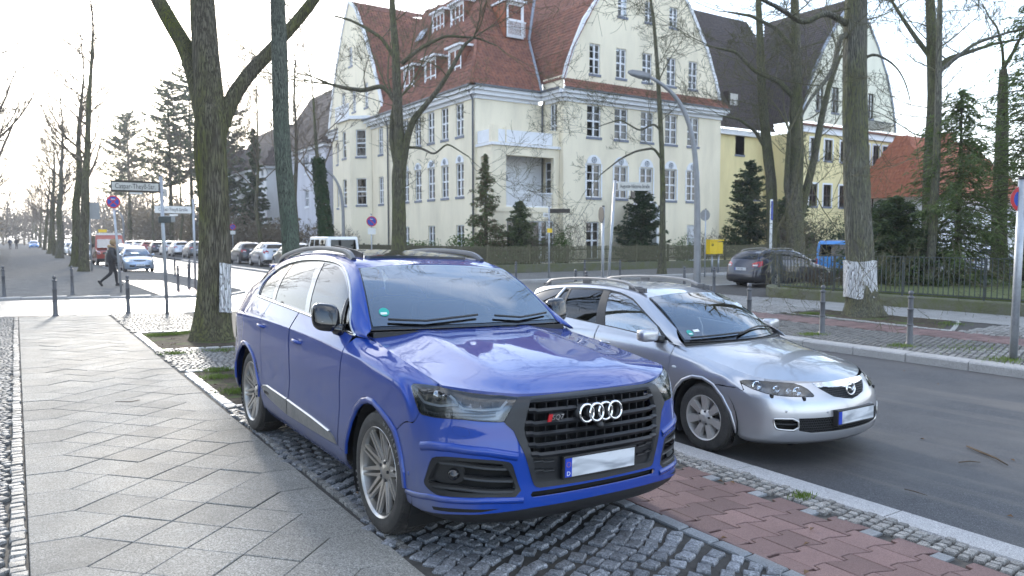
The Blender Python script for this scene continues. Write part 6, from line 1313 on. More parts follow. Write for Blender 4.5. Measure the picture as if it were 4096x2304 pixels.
# ---- yellow house with dark roof on the right
B2 = empty('house', (0, 0, 0), 0, 'yellow house with dark tiled roof and steep pale gable behind the trees', 'house')
Y1 = Wall(B2, (46.6, 42), (1, 0), (0, -1)); YG = Wall(B2, (53.0, 38.5), (1, 0), (0, -1)); YL = Wall(B2, (53, 42), (0, -1), (-1, 0))
w1 = [(2.8, 3.9)]; Y1.face('wall', 'render_yellow', [(0, 0), (7, 0), (7, 10.2), (0, 10.2)], [rect(a, b, z0, z0 + 1.55) for a, b in w1 for z0 in (8.7, 5.1)] + [rect(5, 6, 5.1, 6.6)])
for z0 in (8.7, 5.1): Y1.window(2.8, 3.9, z0, z0 + 1.55, 1, 2, rng=rg_, frame='sign_frame')
Y1.window(5, 6, 5.1, 6.6, 1, 2, rng=rg_, frame='sign_frame')
wg = [(1.3, 2.4), (3.2, 4.3), (5.4, 6.5), (8.7, 9.7), (10.2, 11.2), (11.7, 12.7)]
YG.face('wall', 'render_yellow', [(0, 0), (13.8, 0), (13.8, 10.4), (0, 10.4)], [rect(a, b, 8.3, 10.0) for a, b in wg] + [rect(a, b, 4.5, 6.3) for a, b in wg] + [rect(a, b, .6, 2.3) for a, b in wg[::2]])
for a, b in wg: YG.window(a, b, 8.3, 10.0, 2, 2, rng=rg_, frame='sign_frame'); YG.window(a, b, 4.5, 6.3, 2, 2, rng=rg_, frame='sign_frame')
for a, b in wg:
 for z0, z1 in ((8.3, 10.0), (4.5, 6.3)):
  q = MB(); YG.bar(q, a - .14, a, z0 - .1, z1 + .14, .002, .03); YG.bar(q, b, b + .14, z0 - .1, z1 + .14, .002, .03); YG.bar(q, a, b, z1, z1 + .14, .002, .03); q.build('window_surround', 'trim_white', B2)
for a, b in wg[::2]: YG.window(a, b, .6, 2.3, 2, 2, rng=rg_, frame='sign_frame')
YL.face('wall', 'render_yellow', [(0, 0), (3.5, 0), (3.5, 10.4), (0, 10.4)])
q = MB(); YG.bar(q, -.2, 14, 10.4, 10.9, -.1, .25); Y1.bar(q, -.2, 6.2, 10.2, 10.6, -.1, .35); q.build('cornice', 'trim_white', B2); q = MB(); YG.bar(q, -.2, 14, 10.9, 11.05, -.1, .45); q.build('skirt', 'tile_red', B2)
yg = [(0, 11.3), (.5, 13.0), (1.4, 15.2), (2.9, 17.6), (4.8, 20.0), (6.6, 22.0), (8.6, 20.6), (10.4, 18.6), (11.9, 16.3), (13.0, 13.8), (13.6, 11.3)]
YG.face('gable_wall', 'render_pale', yg, [rect(a, b, 12.3, 14.4) for a, b in ((1.9, 2.9), (4.0, 5.0), (9.2, 10.1))])
for a, b in ((1.9, 2.9), (4.0, 5.0), (9.2, 10.1)): YG.window(a, b, 12.3, 14.4, 2, 3, rng=rg_, frame='sign_frame')
q = MB(); q.sweep([YG.P(a, z, .05) for a, z in yg], [(-.10, -.1), (.10, -.1), (.10, .05), (-.10, .05)], up=(0, -1, 0)); q.build('verge_board', 'zinc', B2)
for (a0, z0), (a1, z1) in zip([yg[0], yg[2], yg[5]], [yg[2], yg[5]]): tiles(B2, [YG.P(a0, z0, .0), YG.P(a1, z1, .0), YG.P(a1, z1, -9), YG.P(a0, z0, -5)], 'tile_dark')
tiles(B2, [(46.0, 41.4, 10.7), (53.5, 41.4, 10.7), (58.0, 46.5, 19.5), (48.5, 46.5, 19.5)], 'tile_dark', nsingle=120); tiles(B2, [(46.0, 41.4, 10.7), (48.5, 46.5, 19.5), (48.5, 56, 19.5), (46.0, 56, 10.7)], 'tile_dark'); tiles(B2, [(48.5, 46.5, 19.5), (58, 46.5, 19.5), (59.6, 49.5, 22.5), (51, 49.5, 22.5)], 'tile_dark')
q = MB(); q.box((49.2, 42.6, 12.2), (50.4, 45, 13.9)); q.build('dormer', 'tile_dark', B2); q = MB(); q.box((49.35, 42.55, 12.4), (50.25, 42.59, 13.7)); q.build('dormer_window', 'curtain', B2)
q = MB(); q.tube([Y1.P(.3, .2, .1), Y1.P(.3, 10.2, .1), Y1.P(.15, 10.6, .4)], .06, 8); q.build('downpipe', 'gutter', B2)
q = MB()
for i in range(26): YG.bar(q, 7.2 + i * .2, 7.24 + i * .2, 11.05, 12.0, .3, .34)
YG.bar(q, 7.1, 12.5, 11.98, 12.05, .28, .36); q.build('balcony_rail', 'railing', B2); q = MB(); q.box((47.0, 42.3, 0), (53.2, 55, 10.1)); q.box((53.4, 39, 0), (66.4, 50, 10.3)); q.build('building_core', 'room_dark', B2)
# ---- low white house with orange roof, far right
B3 = empty('house', (0, 0, 0), 0, 'low white house with orange tiled roof behind the conifers at the right', 'house')
H1 = Wall(B3, (61, 32), (1, 0), (0, -1)); H1.face('wall', 'render_white', [(0, 0), (15, 0), (15, 5.3), (0, 5.3)], [rect(8, 12, .2, 2.3), rect(2, 3.4, 3.3, 4.5), rect(5, 6.4, 3.3, 4.5)])
for a in (2, 5): H1.window(a, a + 1.4, 3.3, 4.5, 2, 2, rng=rg_)
H1b = Wall(B3, (61, 37), (0, -1), (-1, 0)); H1b.face('wall', 'render_white', [(0, 0), (5, 0), (5, 5.3), (0, 5.3)])
q = MB(); H1.bar(q, 7, 13.5, 2.4, 2.7, -1, 1.6); q.build('canopy', 'trim_white', B3); q = MB(); H1.bar(q, 7, 13.5, 2.36, 2.42, -1, 1.62); q.build('canopy_edge', 'sign_frame', B3); q = MB(); q.cyl(tuple(H1.P(8.2, 0, 1.4)), tuple(H1.P(8.2, 2.4, 1.4)), .08); q.build('canopy_post', 'trim_white', B3)
tiles(B3, [(60.2, 31.2, 5.2), (76.8, 31.2, 5.2), (74, 35.5, 10.4), (63.2, 35.5, 10.4)], 'tile_orange', nsingle=60, tw=.3, th=.42); tiles(B3, [(60.2, 31.2, 5.2), (63.2, 35.5, 10.4), (63.2, 36.5, 10.4), (60.2, 39, 5.2)], 'tile_orange', tw=.3, th=.42)
q = MB(); q.box((66.4, 32.6, 7.02), (67.8, 33.4, 7.10), R=None); q.build('skylight', 'zinc', B3); q = MB(); q.box((69, 35, 9.5), (69.8, 35.8, 11.2)); q.build('chimney', 'brick_pier', B3)
q = MB(); q.box((61.3, 32.5, 0), (75.5, 37, 5)); q.build('building_core', 'room_dark', B3)
# ---- grey houses further down the street on the right
def row_house(y0, y1, x0, h, rf, wall, roof, label, seed, gable=True):
 r = random.Random(seed); B = empty('house', (0, 0, 0), 0, label, 'house'); W = Wall(B, (x0, y1), (0, -1), (-1, 0)); S_ = Wall(B, (x0, y0), (1, 0), (0, -1)); L_ = y1 - y0; n = max(2, int(L_ / 3.2)); ho = []
 for k in range(n):
  a = (k + .5) * L_ / n
  for z0 in (1.6, 5.0, 8.3)[:int(h / 3.2)]: ho.append((a - .6, a + .6, z0, z0 + 1.7))
 W.face('wall', wall, [(0, 0), (L_, 0), (L_, h), (0, h)], [rect(*q) for q in ho])
 for q in ho: W.window(*q, 2, 2, rng=r, sill='trim_white')
 h2_ = [(a, a + 1.2, z0, z0 + 1.7) for a in (1.6, 4.8) for z0 in (1.6, 5.0, 8.3)[:int(h / 3.2)]]; S_.face('wall', wall, [(0, 0), (11, 0), (11, h), (0, h)], [rect(*q) for q in h2_])
 for q in h2_: S_.window(*q, 2, 3, rng=r, sill='trim_white')
 q = MB(); W.bar(q, -.3, L_ + .3, h - .05, h + .3, -.1, .35); S_.bar(q, -.3, 11.3, h - .05, h + .3, -.1, .35); q.build('cornice', 'trim_white', B)
 m = (y0 + y1) / 2; tiles(B, [(x0 - .5, y0 - .5, h + .25), (x0 + 3.0, y0 + 2.0, h + rf), (x0 + 3.0, y1 - 2, h + rf), (x0 - .5, y1 + .5, h + .25)], roof, tw=.4, th=.55); tiles(B, [(x0 - .5, y0 - .5, h + .25), (x0 + 11.5, y0 - .5, h + .25), (x0 + 8, y0 + 2.0, h + rf), (x0 + 3.0, y0 + 2.0, h + rf)], roof, tw=.4, th=.55)
 q = MB(); q.box((x0 + .5, y0 + .5, 0), (x0 + 10.5, y1 - .5, h)); q.build('building_core', 'room_dark', B)
 return B
PI_ = math.pi
row_house(69, 84, 24.5, 10.5, 6.5, 'render_lilac', 'tile_dark', 'grey lilac house with dark mansard roof next to the cream villa', 21); row_house(89, 106, 24.5, 10.0, 5.5, 'render_white', 'tile_dark', 'pale house with dark roof half hidden by bushes down the street', 22); row_house(112, 130, 25, 9.8, 5, 'render_grey', 'tile_dark', 'small distant grey house furthest down the street on the right', 23)
row_house(2, 19, -24, 9.8, 5, 'render_pale', 'tile_dark', 'pale house in the left gardens, unseen, added for reflections in the SUV windows', 24)  # unseen house, added for window reflections and to hold back sky light
for q in [o for o in COL.objects if o.get('label', '').startswith('pale house in the left')]: q.rotation_euler = (0, 0, PI_); q.location = (-40, 21, 0)
# ---------------------------------------------------------------- trees and planting
_f = 2576 * cam.lens / 36; _CR = _camR
def at(px_, py_, wd):
 """world point at depth wd seen at a position given on a 2576-wide frame (used to set out trunks measured from the photograph)"""
 return np.array([0, 0, HC]) + _CR @ np.array([(px_ - 1288) / _f * wd, -(py_ - 724.5) / _f * wd, -wd])
def rough_tube(mb, P, r, n, rng, amp=.06, flare=0, freq=3.0):
 """trunk with an uneven, fluted surface and root flare"""
 P = np.asarray(P, float); r = np.asarray(r, float); L = np.concatenate([[0], np.cumsum(np.linalg.norm(np.diff(P, axis=0), axis=1))]); m = max(6, int(L[-1] / .12)); t = np.linspace(0, L[-1], m)
 Q = np.stack([np.interp(t, L, P[:, k]) for k in range(3)], 1); R_ = np.interp(t, L, r)
 for _ in range(3): Q[1:-1] = (Q[:-2] + 2 * Q[1:-1] + Q[2:]) / 4; R_[1:-1] = (R_[:-2] + 2 * R_[1:-1] + R_[2:]) / 4
 T = np.gradient(Q, axis=0); x, y, _ = frame_of(T[0]); V = []; ph = [rng.uniform(0, 6.28) for _ in range(8)]; lobes = [rng.uniform(.5, 1.2) for _ in range(7)]
 for i in range(m):
  d = T[i] / np.linalg.norm(T[i]); x = x - d * (x @ d); x /= np.linalg.norm(x); y = np.cross(d, x)
  for k in range(n):
   a = 2 * math.pi * k / n; w_ = 1 + amp * (.5 * math.sin(2 * a + ph[0] + t[i] * .5) + .35 * math.sin(3 * a + ph[1] - t[i] * .9) + .3 * math.sin(5 * a + ph[2] + t[i] * 1.7) + .25 * math.sin(9 * a + ph[3] + 2.3 * math.sin(t[i] * 1.3)) + .18 * math.sin(t[i] * 4 + ph[4] + 2 * a) + .22 * math.sin(14 * a + ph[5] + 1.5 * math.sin(t[i] * 2.1)))
   if flare: e = math.exp(-t[i] / .28); w_ += flare * e * (.55 + .6 * max(0, math.sin(2.5 * a + ph[6])) * lobes[int(a / 6.2832 * 7) % 7] + .25 * math.sin(6 * a + ph[7]))
   V.append(Q[i] + R_[i] * w_ * (math.cos(a) * x + math.sin(a) * y))
 mb.add(V, [(i * n + k, i * n + (k + 1) % n, (i + 1) * n + (k + 1) % n, (i + 1) * n + k) for i in range(m - 1) for k in range(n)] + [tuple((m - 1) * n + k for k in range(n))])
class Twigs:
 """collects tapered branches; grown level by level in whole batches"""
 def __init__(s): s.V = []; s.F = []; s.n = 0; s.q = {}
 def batch(s, P, R_, k):
  """P (N,m,3) centre lines, R_ (N,m) radii, k sides"""
  N, m, _ = P.shape; T = P[:, -1] - P[:, 0]; T /= np.linalg.norm(T, axis=1)[:, None] + 1e-9; A = np.where(np.abs(T[:, 2:]) < .9, np.array([[0, 0, 1.]]), np.array([[1., 0, 0]])); X = np.cross(A, T); X /= np.linalg.norm(X, axis=1)[:, None] + 1e-9; Y = np.cross(T, X)
  a = np.arange(k) * 2 * math.pi / k; ring = np.cos(a)[None, :, None] * X[:, None] + np.sin(a)[None, :, None] * Y[:, None]; V = P[:, :, None] + R_[:, :, None, None] * ring[:, None]
  i = np.arange(m - 1)[:, None] * k; j = np.arange(k)[None]; F = np.stack([i + j, i + (j + 1) % k, i + k + (j + 1) % k, i + k + j], -1).reshape(-1, 4); s.V.append(V.reshape(-1, 3)); s.F.append((F[None] + (np.arange(N) * m * k)[:, None, None]).reshape(-1, 4) + s.n); s.n += N * m * k
 def add(s, P, r): P = np.asarray(P, float)[None]; r = np.asarray(r, float); s.batch(P, r[None], 3 if r[0] < .014 else 4 if r[0] < .035 else 6)
 def flush(s):
  for (kids, shrink, spread, rmin, wig, full, start, seed), L_ in s.q.items():
   rng = np.random.default_rng(seed); p, d, r, L, up = (np.array([q[i] for q in L_], float) for i in range(5)); d /= np.linalg.norm(d, axis=1)[:, None]
   for lev in range(len(kids) + 1):
    n = (10, 6, 4, 2, 2)[lev]; N = len(p); P = [p]; D = []; st = (L / n)[:, None]
    for i in range(n): d = d + rng.normal(0, wig, (N, 3)) * (.5 if lev == 0 else .85); d[:, 2] += up * (.35 if lev == 0 else .8); d /= np.linalg.norm(d, axis=1)[:, None]; D.append(d); P.append(P[-1] + d * st)
    P = np.stack(P, 1); D = np.stack(D, 1); R_ = r[:, None] + (np.maximum(rmin * .7, r * .30) - r)[:, None] * np.linspace(0, 1, n + 1)[None]; s.batch(P, R_, (6, 4, 3, 3, 3)[lev] if r.max() > .03 else 3)
    if lev == len(kids): break
    K = max(1, int(round(kids[lev] * full))); c = np.tile(np.arange(K), N); b = np.repeat(np.arange(N), K); f = start + (1 - start) * (c + rng.random(N * K)) / K; keep = rng.random(N * K) < .88; b, f = b[keep], f[keep]; i = np.minimum(n - 1, (f * n).astype(int)); g = (f * n - i)[:, None]; p = P[b, i] * (1 - g) + P[b, i + 1] * g; dd = D[b, i]; A = np.where(np.abs(dd[:, 2:]) < .9, np.array([[0, 0, 1.]]), np.array([[1., 0, 0]])); X = np.cross(A, dd); X /= np.linalg.norm(X, axis=1)[:, None]; Y = np.cross(dd, X); an = rng.uniform(0, 6.283, len(b)); sp_ = spread * rng.uniform(.55, 1.2, len(b)); d = dd * np.cos(sp_)[:, None] + (X * np.cos(an)[:, None] + Y * np.sin(an)[:, None]) * np.sin(sp_)[:, None]
    r = np.maximum(rmin, R_[b, i] * rng.uniform(.38, .62, len(b))); L = L[b] * shrink * rng.uniform(.65, 1.15, len(b)) * (1.1 - .5 * f); up = up[b]
  s.q = {}
 def build(s, name, mat, parent):
  s.flush(); me = bpy.data.meshes.new(name); V = np.concatenate(s.V); F = np.concatenate(s.F); me.vertices.add(len(V)); me.vertices.foreach_set('co', V.ravel()); me.loops.add(F.size); me.loops.foreach_set('vertex_index', F.ravel().astype(np.int32)); me.polygons.add(len(F)); me.polygons.foreach_set('loop_start', np.arange(0, F.size, 4, dtype=np.int32)); me.polygons.foreach_set('use_smooth', np.ones(len(F), bool)); me.materials.append(MT(mat)); me.update(calc_edges=True); return link(name, me, parent)
def grow(tw, p, d, r, L, lev, rng, up=.12, wig=.2, kids=(5, 5, 4), shrink=.55, spread=.85, rmin=.0045, fullness=1.0, start=.22):
 """queue one branch that will bear side branches"""
 key = (tuple(kids), shrink, spread, rmin, wig, fullness, start, 7); tw.q.setdefault(key, []).append((p, d, r, L, up))
def tree_root(label, name='street_tree', group=None): return empty(name, (0, 0, 0), 0, label, 'tree', group)
def hand_tree(label, wd, stems, bark, twig_mat='branch', seed=1, flare=.5, kids=(7, 6, 5), L=2.4, sides=28, name='street_tree', dz=None, amp=.07, group=None, twig_from=.35, dens=1.0, up=.10, rmin=.005, tipk=5):
 """stems: list of (pixels, diameters in px, depth drift); the first is the trunk"""
 t = tree_root(label, name, group); rng = np.random.default_rng(seed); rr = random.Random(seed); tw = Twigs(); trunk = MB(); pts0 = None
 for k, (pxs, dia, drift) in enumerate(stems):
  P = [at(u, v, wd + drift * (i / max(1, len(pxs) - 1))) for i, (u, v) in enumerate(pxs)]; R_ = [q / _f * wd / 2 * .88 for q in dia]
  if k == 0: pts0 = P[0].copy()
  mb = MB(); rough_tube(mb, P, R_, sides if k == 0 else max(12, sides - 10), rr, amp, flare if k == 0 else 0); o = mb.build('trunk' if k == 0 else 'limb', bark, t, True)
  # procedural branches off the upper part of each stem
  Ls = np.concatenate([[0], np.cumsum(np.linalg.norm(np.diff(np.array(P), axis=0), axis=1))]); nb = int(max(2 if dens else 0, (Ls[-1] - (twig_from if k == 0 else .1) * Ls[-1]) * dens))
  for c in range(nb):
   f = (twig_from if k == 0 else .12) + (1 - (twig_from if k == 0 else .12)) * (c + rng.random()) / nb; q = f * Ls[-1]; p = np.array([np.interp(q, Ls, np.array(P)[:, j]) for j in range(3)]); r_ = np.interp(q, Ls, R_)
   a = rng.uniform(0, 6.283); e = np.array([math.cos(a), math.sin(a), rng.uniform(.1, .9)]); grow(tw, p, e, min(r_ * .34, .045) * rng.uniform(.4, 1.0), L * rng.uniform(.6, 1.2), 0, rng, up, kids=kids, rmin=rmin)
  d = np.array(P[-1]) - np.array(P[-2])
  for c in range(0 if dia[-1] > 30 and pxs[-1][1] > 30 else tipk if dia[-1] > 6 else 2):
   a = rng.uniform(0, 6.283); e = d / np.linalg.norm(d) + .55 * np.array([math.cos(a), math.sin(a), 0]); grow(tw, P[-1], e, R_[-1] * rng.uniform(.4, .65), L * 1.7 * rng.uniform(.8, 1.2), 0, rng, .08, kids=kids, rmin=rmin)
 tw.build('crown', twig_mat, t); return t
def wild_tree(label, x, y, h, r, seed, bark='bark_far', twig='branch_far', lean=(0, 0), fork=.4, kids=(6, 6, 4), L=None, z0=0, group=None, nl=9, rmin=.011, name='street_tree', spread=.8, full=1.0, up=.12):
 t = tree_root(label, name, group); rng = np.random.default_rng(seed); rr = random.Random(seed); tw = Twigs(); L = L or h * .38
 n = 7; P = [np.array([x + lean[0] * f * h + rng.normal(0, .08) * (f > 0), y + lean[1] * f * h + rng.normal(0, .08) * (f > 0), z0 + f * h * .8]) for f in np.linspace(0, 1, n)]; R_ = [r * (1 - .78 * f) for f in np.linspace(0, 1, n)]
 mb = MB(); rough_tube(mb, P, R_, 12, rr, .08, .5); mb.build('trunk', bark, t, True); A_ = np.array(P)
 for c in range(nl):
  f = fork + (1 - fork) * (c + rng.random()) / nl; p = np.array([np.interp(f, np.linspace(0, 1, n), A_[:, j]) for j in range(3)]); a = rng.uniform(0, 6.283); e = np.array([math.cos(a), math.sin(a), rng.uniform(.5, 1.6)])
  grow(tw, p, e, np.interp(f, np.linspace(0, 1, n), R_) * .42, L * rng.uniform(.7, 1.15) * (1.15 - .5 * f), 0, rng, up, kids=kids, rmin=rmin, spread=spread, fullness=full)
 grow(tw, P[-1], (lean[0], lean[1], 1), R_[-1], L, 0, rng, .1, kids=kids, rmin=rmin)
 tw.build('crown', twig, t); return t
# --- big lime tree beside the path, the slim one behind the SUV, the whitewashed one on the right
T1 = hand_tree('massive mossy forked tree with a whitewash patch left of the blue SUV', 14.1, [
 ([(531, 866), (533, 800), (538, 700), (539, 600), (539, 500), (533, 420), (529, 370), (532, 320), (528, 270)], [112, 97, 85, 81, 79, 81, 86, 86, 78], 0),
 ([(524, 330), (505, 240), (488, 170), (462, 110), (432, 62), (398, 0), (355, -80)], [62, 54, 50, 46, 44, 40, 34], .6),
 ([(530, 300), (524, 220), (517, 140), (512, 60), (508, -20), (500, -120)], [82, 76, 74, 70, 66, 54], .2),
 ([(545, 330), (566, 285), (590, 235), (630, 180), (672, 138), (705, 100), (750, 50), (805, -20), (850, -90)], [54, 46, 42, 40, 38, 36, 34, 30, 24], .9)], 'bark', seed=5, flare=.35, sides=40, twig_from=.97, dens=.0, L=2.8)
q = MB(); rng_ = random.Random(2)
def wash(parent, wd, c0, c1, hw0, hw1, a0, a1, n=18, m=10, off=1.02, ctr=True):
 """paint skin wrapped round part of a trunk"""
 q = MB(); V = []
 for j in range(m + 1):
  f = j / m; c = at(*c0, wd) * (1 - f) + at(*c1, wd) * f; r_ = (hw0 + (hw1 - hw0) * f) / _f * wd * off
  for i in range(n + 1):
   a = a0 + (a1 - a0) * i / n; ex = 0.006 * math.sin(9 * a + 3 * f) + (.02 * math.sin(5 * f * 3 + i) if j in (0, m) else 0); V.append(c + np.array([math.cos(a), math.sin(a), 0]) * (r_ + ex) + np.array([0, 0, .02 * math.sin(3 * a) if j in (0, m) else 0]))
 q.add(V, [(j * (n + 1) + i, j * (n + 1) + i + 1, (j + 1) * (n + 1) + i + 1, (j + 1) * (n + 1) + i) for j in range(m) for i in range(n)]); return q.build('whitewash', 'whitewash', parent, True)
wash(T1, 14.1, (536, 784), (538, 662), 47, 42, rad(-84), rad(-28), off=.985)
T2 = hand_tree('slim straight tree with green lichen bark close behind the blue SUV', 10.3, [([(738, 945), (737, 800), (733, 640), (726, 540), (713, 420), (706, 300), (704, 180), (702, 90), (699, 0), (697, -110)], [62, 56, 50, 49, 47, 46, 45, 43, 40, 34], 0)], 'bark_lichen', seed=8, flare=.3, sides=32, twig_from=.96, dens=.0, L=2.4, amp=.05)
TR = hand_tree('thick rough barked tree with a white painted band at the right pavement', 18.0, [
 ([(2172, 796), (2169, 740), (2164, 650), (2158, 520), (2153, 400), (2150, 280), (2150, 160), (2152, 60), (2155, -40), (2158, -130)], [88, 82, 76, 73, 70, 66, 63, 60, 56, 48], 0),
 ([(2135, 90), (2116, 86), (2106, 130), (2098, 170), (2076, 205), (2040, 245), (2012, 300)], [16, 15, 14, 13, 11, 9, 6], -1.2), ([(2172, 150), (2190, 130), (2215, 140), (2255, 165), (2280, 210), (2290, 255)], [9, 8, 7, 5, 4, 3], -.6), ([(2130, 60), (2080, 30), (2020, 60), (1960, 20), (1900, -10)], [18, 16, 14, 12, 9], -1.5)], 'bark_right', seed=12, flare=.55, sides=40, twig_from=.78, dens=1.6, L=2.6, amp=.06)
wash(TR, 18.0, (2165, 748), (2163, 656), 38.5, 36.5, 0, 2 * math.pi, 36, off=1.035)
hand_tree('tree with a gnarled fork standing in front of the cream villa', 33.0, [
 ([(1002, 712), (1003, 620), (1003, 520), (1003, 450), (1008, 400)], [52, 42, 39, 40, 40], 0), ([(998, 420), (985, 350), (986, 300), (992, 260)], [20, 17, 14, 11], .5), ([(1008, 400), (1003, 320), (999, 230), (995, 130), (988, 40), (985, -40)], [32, 28, 25, 22, 18, 14], 0),
 ([(1016, 400), (1026, 340), (1040, 300), (1066, 270), (1105, 222), (1140, 165), (1168, 112), (1190, 96)], [22, 20, 18, 16, 14, 12, 10, 7], -.8), ([(996, 250), (960, 215), (915, 228), (870, 222), (832, 212)], [14, 13, 13, 12, 8], .8), ([(996, 150), (960, 95), (920, 70), (880, 50), (840, 40)], [12, 10, 9, 7, 5], .5), ([(1020, 370), (1060, 372), (1092, 390), (1125, 360), (1180, 395)], [8, 7, 6, 5, 3], -.5), ([(1010, 160), (1060, 120), (1120, 90), (1200, 95), (1250, 115)], [12, 10, 8, 6, 4], -1)], 'bark_far', 'branch', seed=15, flare=.4, sides=24, kids=(7, 6, 5), L=2.6, twig_from=.6, dens=.8, rmin=.0065)
hand_tree('slender young tree on the far pavement in front of the villa gable', 39.0, [([(1665, 692), (1667, 600), (1667, 480), (1665, 380), (1660, 280), (1654, 170), (1645, 60), (1632, -40)], [24, 18, 16, 14, 13, 11, 9, 6], 0), ([(1664, 400), (1645, 372), (1600, 380), (1560, 400), (1510, 440)], [8, 7, 6, 5, 3], -.6), ([(1663, 330), (1645, 310), (1610, 330), (1560, 300), (1500, 320)], [7, 6, 5, 4, 2], -.4)], 'bark_far', 'branch', seed=18, flare=.4, sides=16, kids=(7, 6, 4), L=2.4, twig_from=.5, dens=1.0, rmin=.006)
hand_tree('leaning mossy tree left of the forked pair behind the dark estate car', 45.0, [([(1950, 655), (1944, 560), (1938, 440), (1925, 330), (1916, 220), (1912, 100), (1908, 0), (1900, -80)], [36, 32, 30, 27, 24, 20, 16, 12], 0), ([(1930, 380), (1900, 330), (1860, 300), (1810, 290)], [12, 10, 7, 4], -1)], 'bark_far', 'branch', seed=21, sides=20, kids=(7, 6, 5), L=3.0, twig_from=.45, dens=1.5, rmin=.008)
hand_tree('broad multi-stemmed tree left of the white painted trunk', 44.0, [([(2002, 665), (2000, 590), (1998, 520), (2000, 440), (2003, 360), (2004, 250), (2003, 150), (2000, 40), (1998, -60)], [56, 46, 44, 42, 40, 34, 29, 24, 18], 0), ([(2010, 560), (2030, 470), (2048, 400), (2066, 300), (2085, 220), (2110, 150)], [24, 22, 20, 18, 15, 10], .8), ([(1992, 540), (1978, 470), (1982, 400), (1985, 330)], [18, 16, 14, 10], -.5), ([(2003, 250), (1960, 205), (1900, 180), (1850, 130), (1800, 120)], [16, 13, 11, 8, 5], -1.0), ([(2004, 130), (1950, 70), (1890, 40), (1830, 30)], [14, 11, 9, 5], -1)], 'bark_far', 'branch', seed=24, sides=24, kids=(7, 6, 5), L=3.2, twig_from=.4, dens=1.0, rmin=.008, flare=.5)
hand_tree('pale slender trunk rising behind the metal railing at the right', 24.0, [([(2336, 752), (2343, 640), (2350, 520), (2356, 400), (2360, 280), (2362, 150), (2364, 30), (2366, -60)], [30, 24, 22, 20, 18, 16, 14, 10], 0), ([(2364, 180), (2400, 150), (2450, 110), (2510, 90), (2576, 70)], [12, 11, 10, 8, 6], -.5)], 'bark_right', 'branch', seed=27, sides=20, kids=(6, 5, 4), L=2.2, twig_from=.5, dens=1.2, rmin=.006)
hand_tree('dark forked trunk behind the pale slender one at the right', 31.0, [([(2338, 700), (2338, 600), (2340, 480), (2346, 360), (2350, 240), (2345, 120), (2340, 0), (2335, -60)], [50, 44, 42, 38, 34, 30, 24, 18], 0), ([(2350, 190), (2380, 150), (2440, 130), (2500, 110), (2560, 100)], [18, 15, 12, 9, 6], .6), ([(2345, 150), (2300, 90), (2260, 30), (2230, -20)], [16, 13, 10, 7], .6)], 'bark_far', 'branch', seed=30, sides=22, kids=(7, 6, 4), L=2.8, twig_from=.45, dens=1.4, rmin=.008)
hand_tree('broken topped dark trunk near the right edge of the garden', 28.0, [([(2515, 700), (2514, 560), (2518, 420), (2522, 300), (2524, 175)], [44, 40, 36, 30, 20], 0)], 'bark_far', 'branch', seed=33, sides=20, L=1.6, kids=(5, 4, 3), twig_from=.5, dens=.8, tipk=2)
# --- row down the left pavement beyond the crossing
rw = [(211.6, 681, 32, 4.4), (190, 669, 30, 4.6), (150, 648.5, 24, 0), (138, 642, 11, 0), (126, 637.5, 20, 0), (112, 628, 13, 0), (101, 622.5, 10, 0), (91, 618, 8, 0), (82, 614.5, 7, 0)]
lean_ = [(.05, .01), (.05, -.04), (.04, 0), (.02, 0), (.06, 0), (.08, 0), (.05, 0), (.04, 0), (.03, 0)]
names_ = ['nearest', 'second', 'third', 'fourth', 'fifth', 'sixth', 'seventh', 'eighth', 'ninth']
for k, (u, v, wpx, _) in enumerate(rw):
 dd = at(u, v, 1) - np.array([0, 0, HC]); tt = (0.0 - HC) / dd[2]; tt = min(tt, 210); p = dd * tt; dep = tt
 wild_tree(f'{names_[k]} tree in the row along the left pavement', p[0], p[1], (17, 15.5, 16, 13, 15, 14, 14, 14, 14)[k], wpx / _f * dep / 2 * .74, 40 + k, lean=lean_[k], fork=.30 if k > 1 else .33, kids=(7, 6, 4) if k < 5 else (6, 4, 3), group='trees along the left pavement', nl=15, rmin=.008 + .0016 * k, z0=-.05, bark='bark_far' if k != 2 else 'bark_right', spread=.55, L=4.4)
# --- left gardens and far backdrop
for k, (x, y, h, r, lab) in enumerate([(-1.6, 44, 15, .30, 'spreading garden tree at the left edge of the view'), (-2.4, 62, 16, .3, 'bushy bare tree in the left gardens behind the edge tree'), (-2.6, 84, 16, .3, 'mid distance bare tree over the left garden hedge'), (-3, 112, 17, .3, 'far bare tree over the left garden hedge'), (-3.5, 150, 17, .3, 'farthest bare tree over the left pavement')]):
 wild_tree(lab, x, y, h, r, 60 + k, kids=(7, 5, 4), nl=13, fork=.22, rmin=.010 + .003 * k, name='garden_tree', spread=.9, L=6.2)
rt0 = wild_tree('straight tree behind the lichen trunk on the right kerb', 16.2, 51.5, 17, .20, 80, kids=(7, 6, 4), nl=13, rmin=.012, group='trees along the right kerb', spread=.6)
def regrow(src, x0, y0, x, y, a, sc, lab):
 """the same tree turned and rescaled on another spot"""
 n = src.copy(); COL.objects.link(n); n.matrix_world = Matrix.Translation((x, y, 0)) @ Matrix.Rotation(a, 4, 'Z') @ Matrix.Scale(sc, 4) @ Matrix.Translation((-x0, -y0, 0)); n['label'] = lab
 for ch in list(src.children): c = ch.copy(); COL.objects.link(c); c.parent = n
for k, (x, y) in enumerate([(16.4, 62), (16.2, 78), (16.4, 96), (16.5, 118), (16.5, 145)]): regrow(rt0, 16.2, 51.5, x, y, 1.7 * k + 1, (.96, 1.04, .92, 1, .95)[k], ('second', 'third', 'fourth', 'fifth', 'last')[k] + ' tree along the far right kerb')
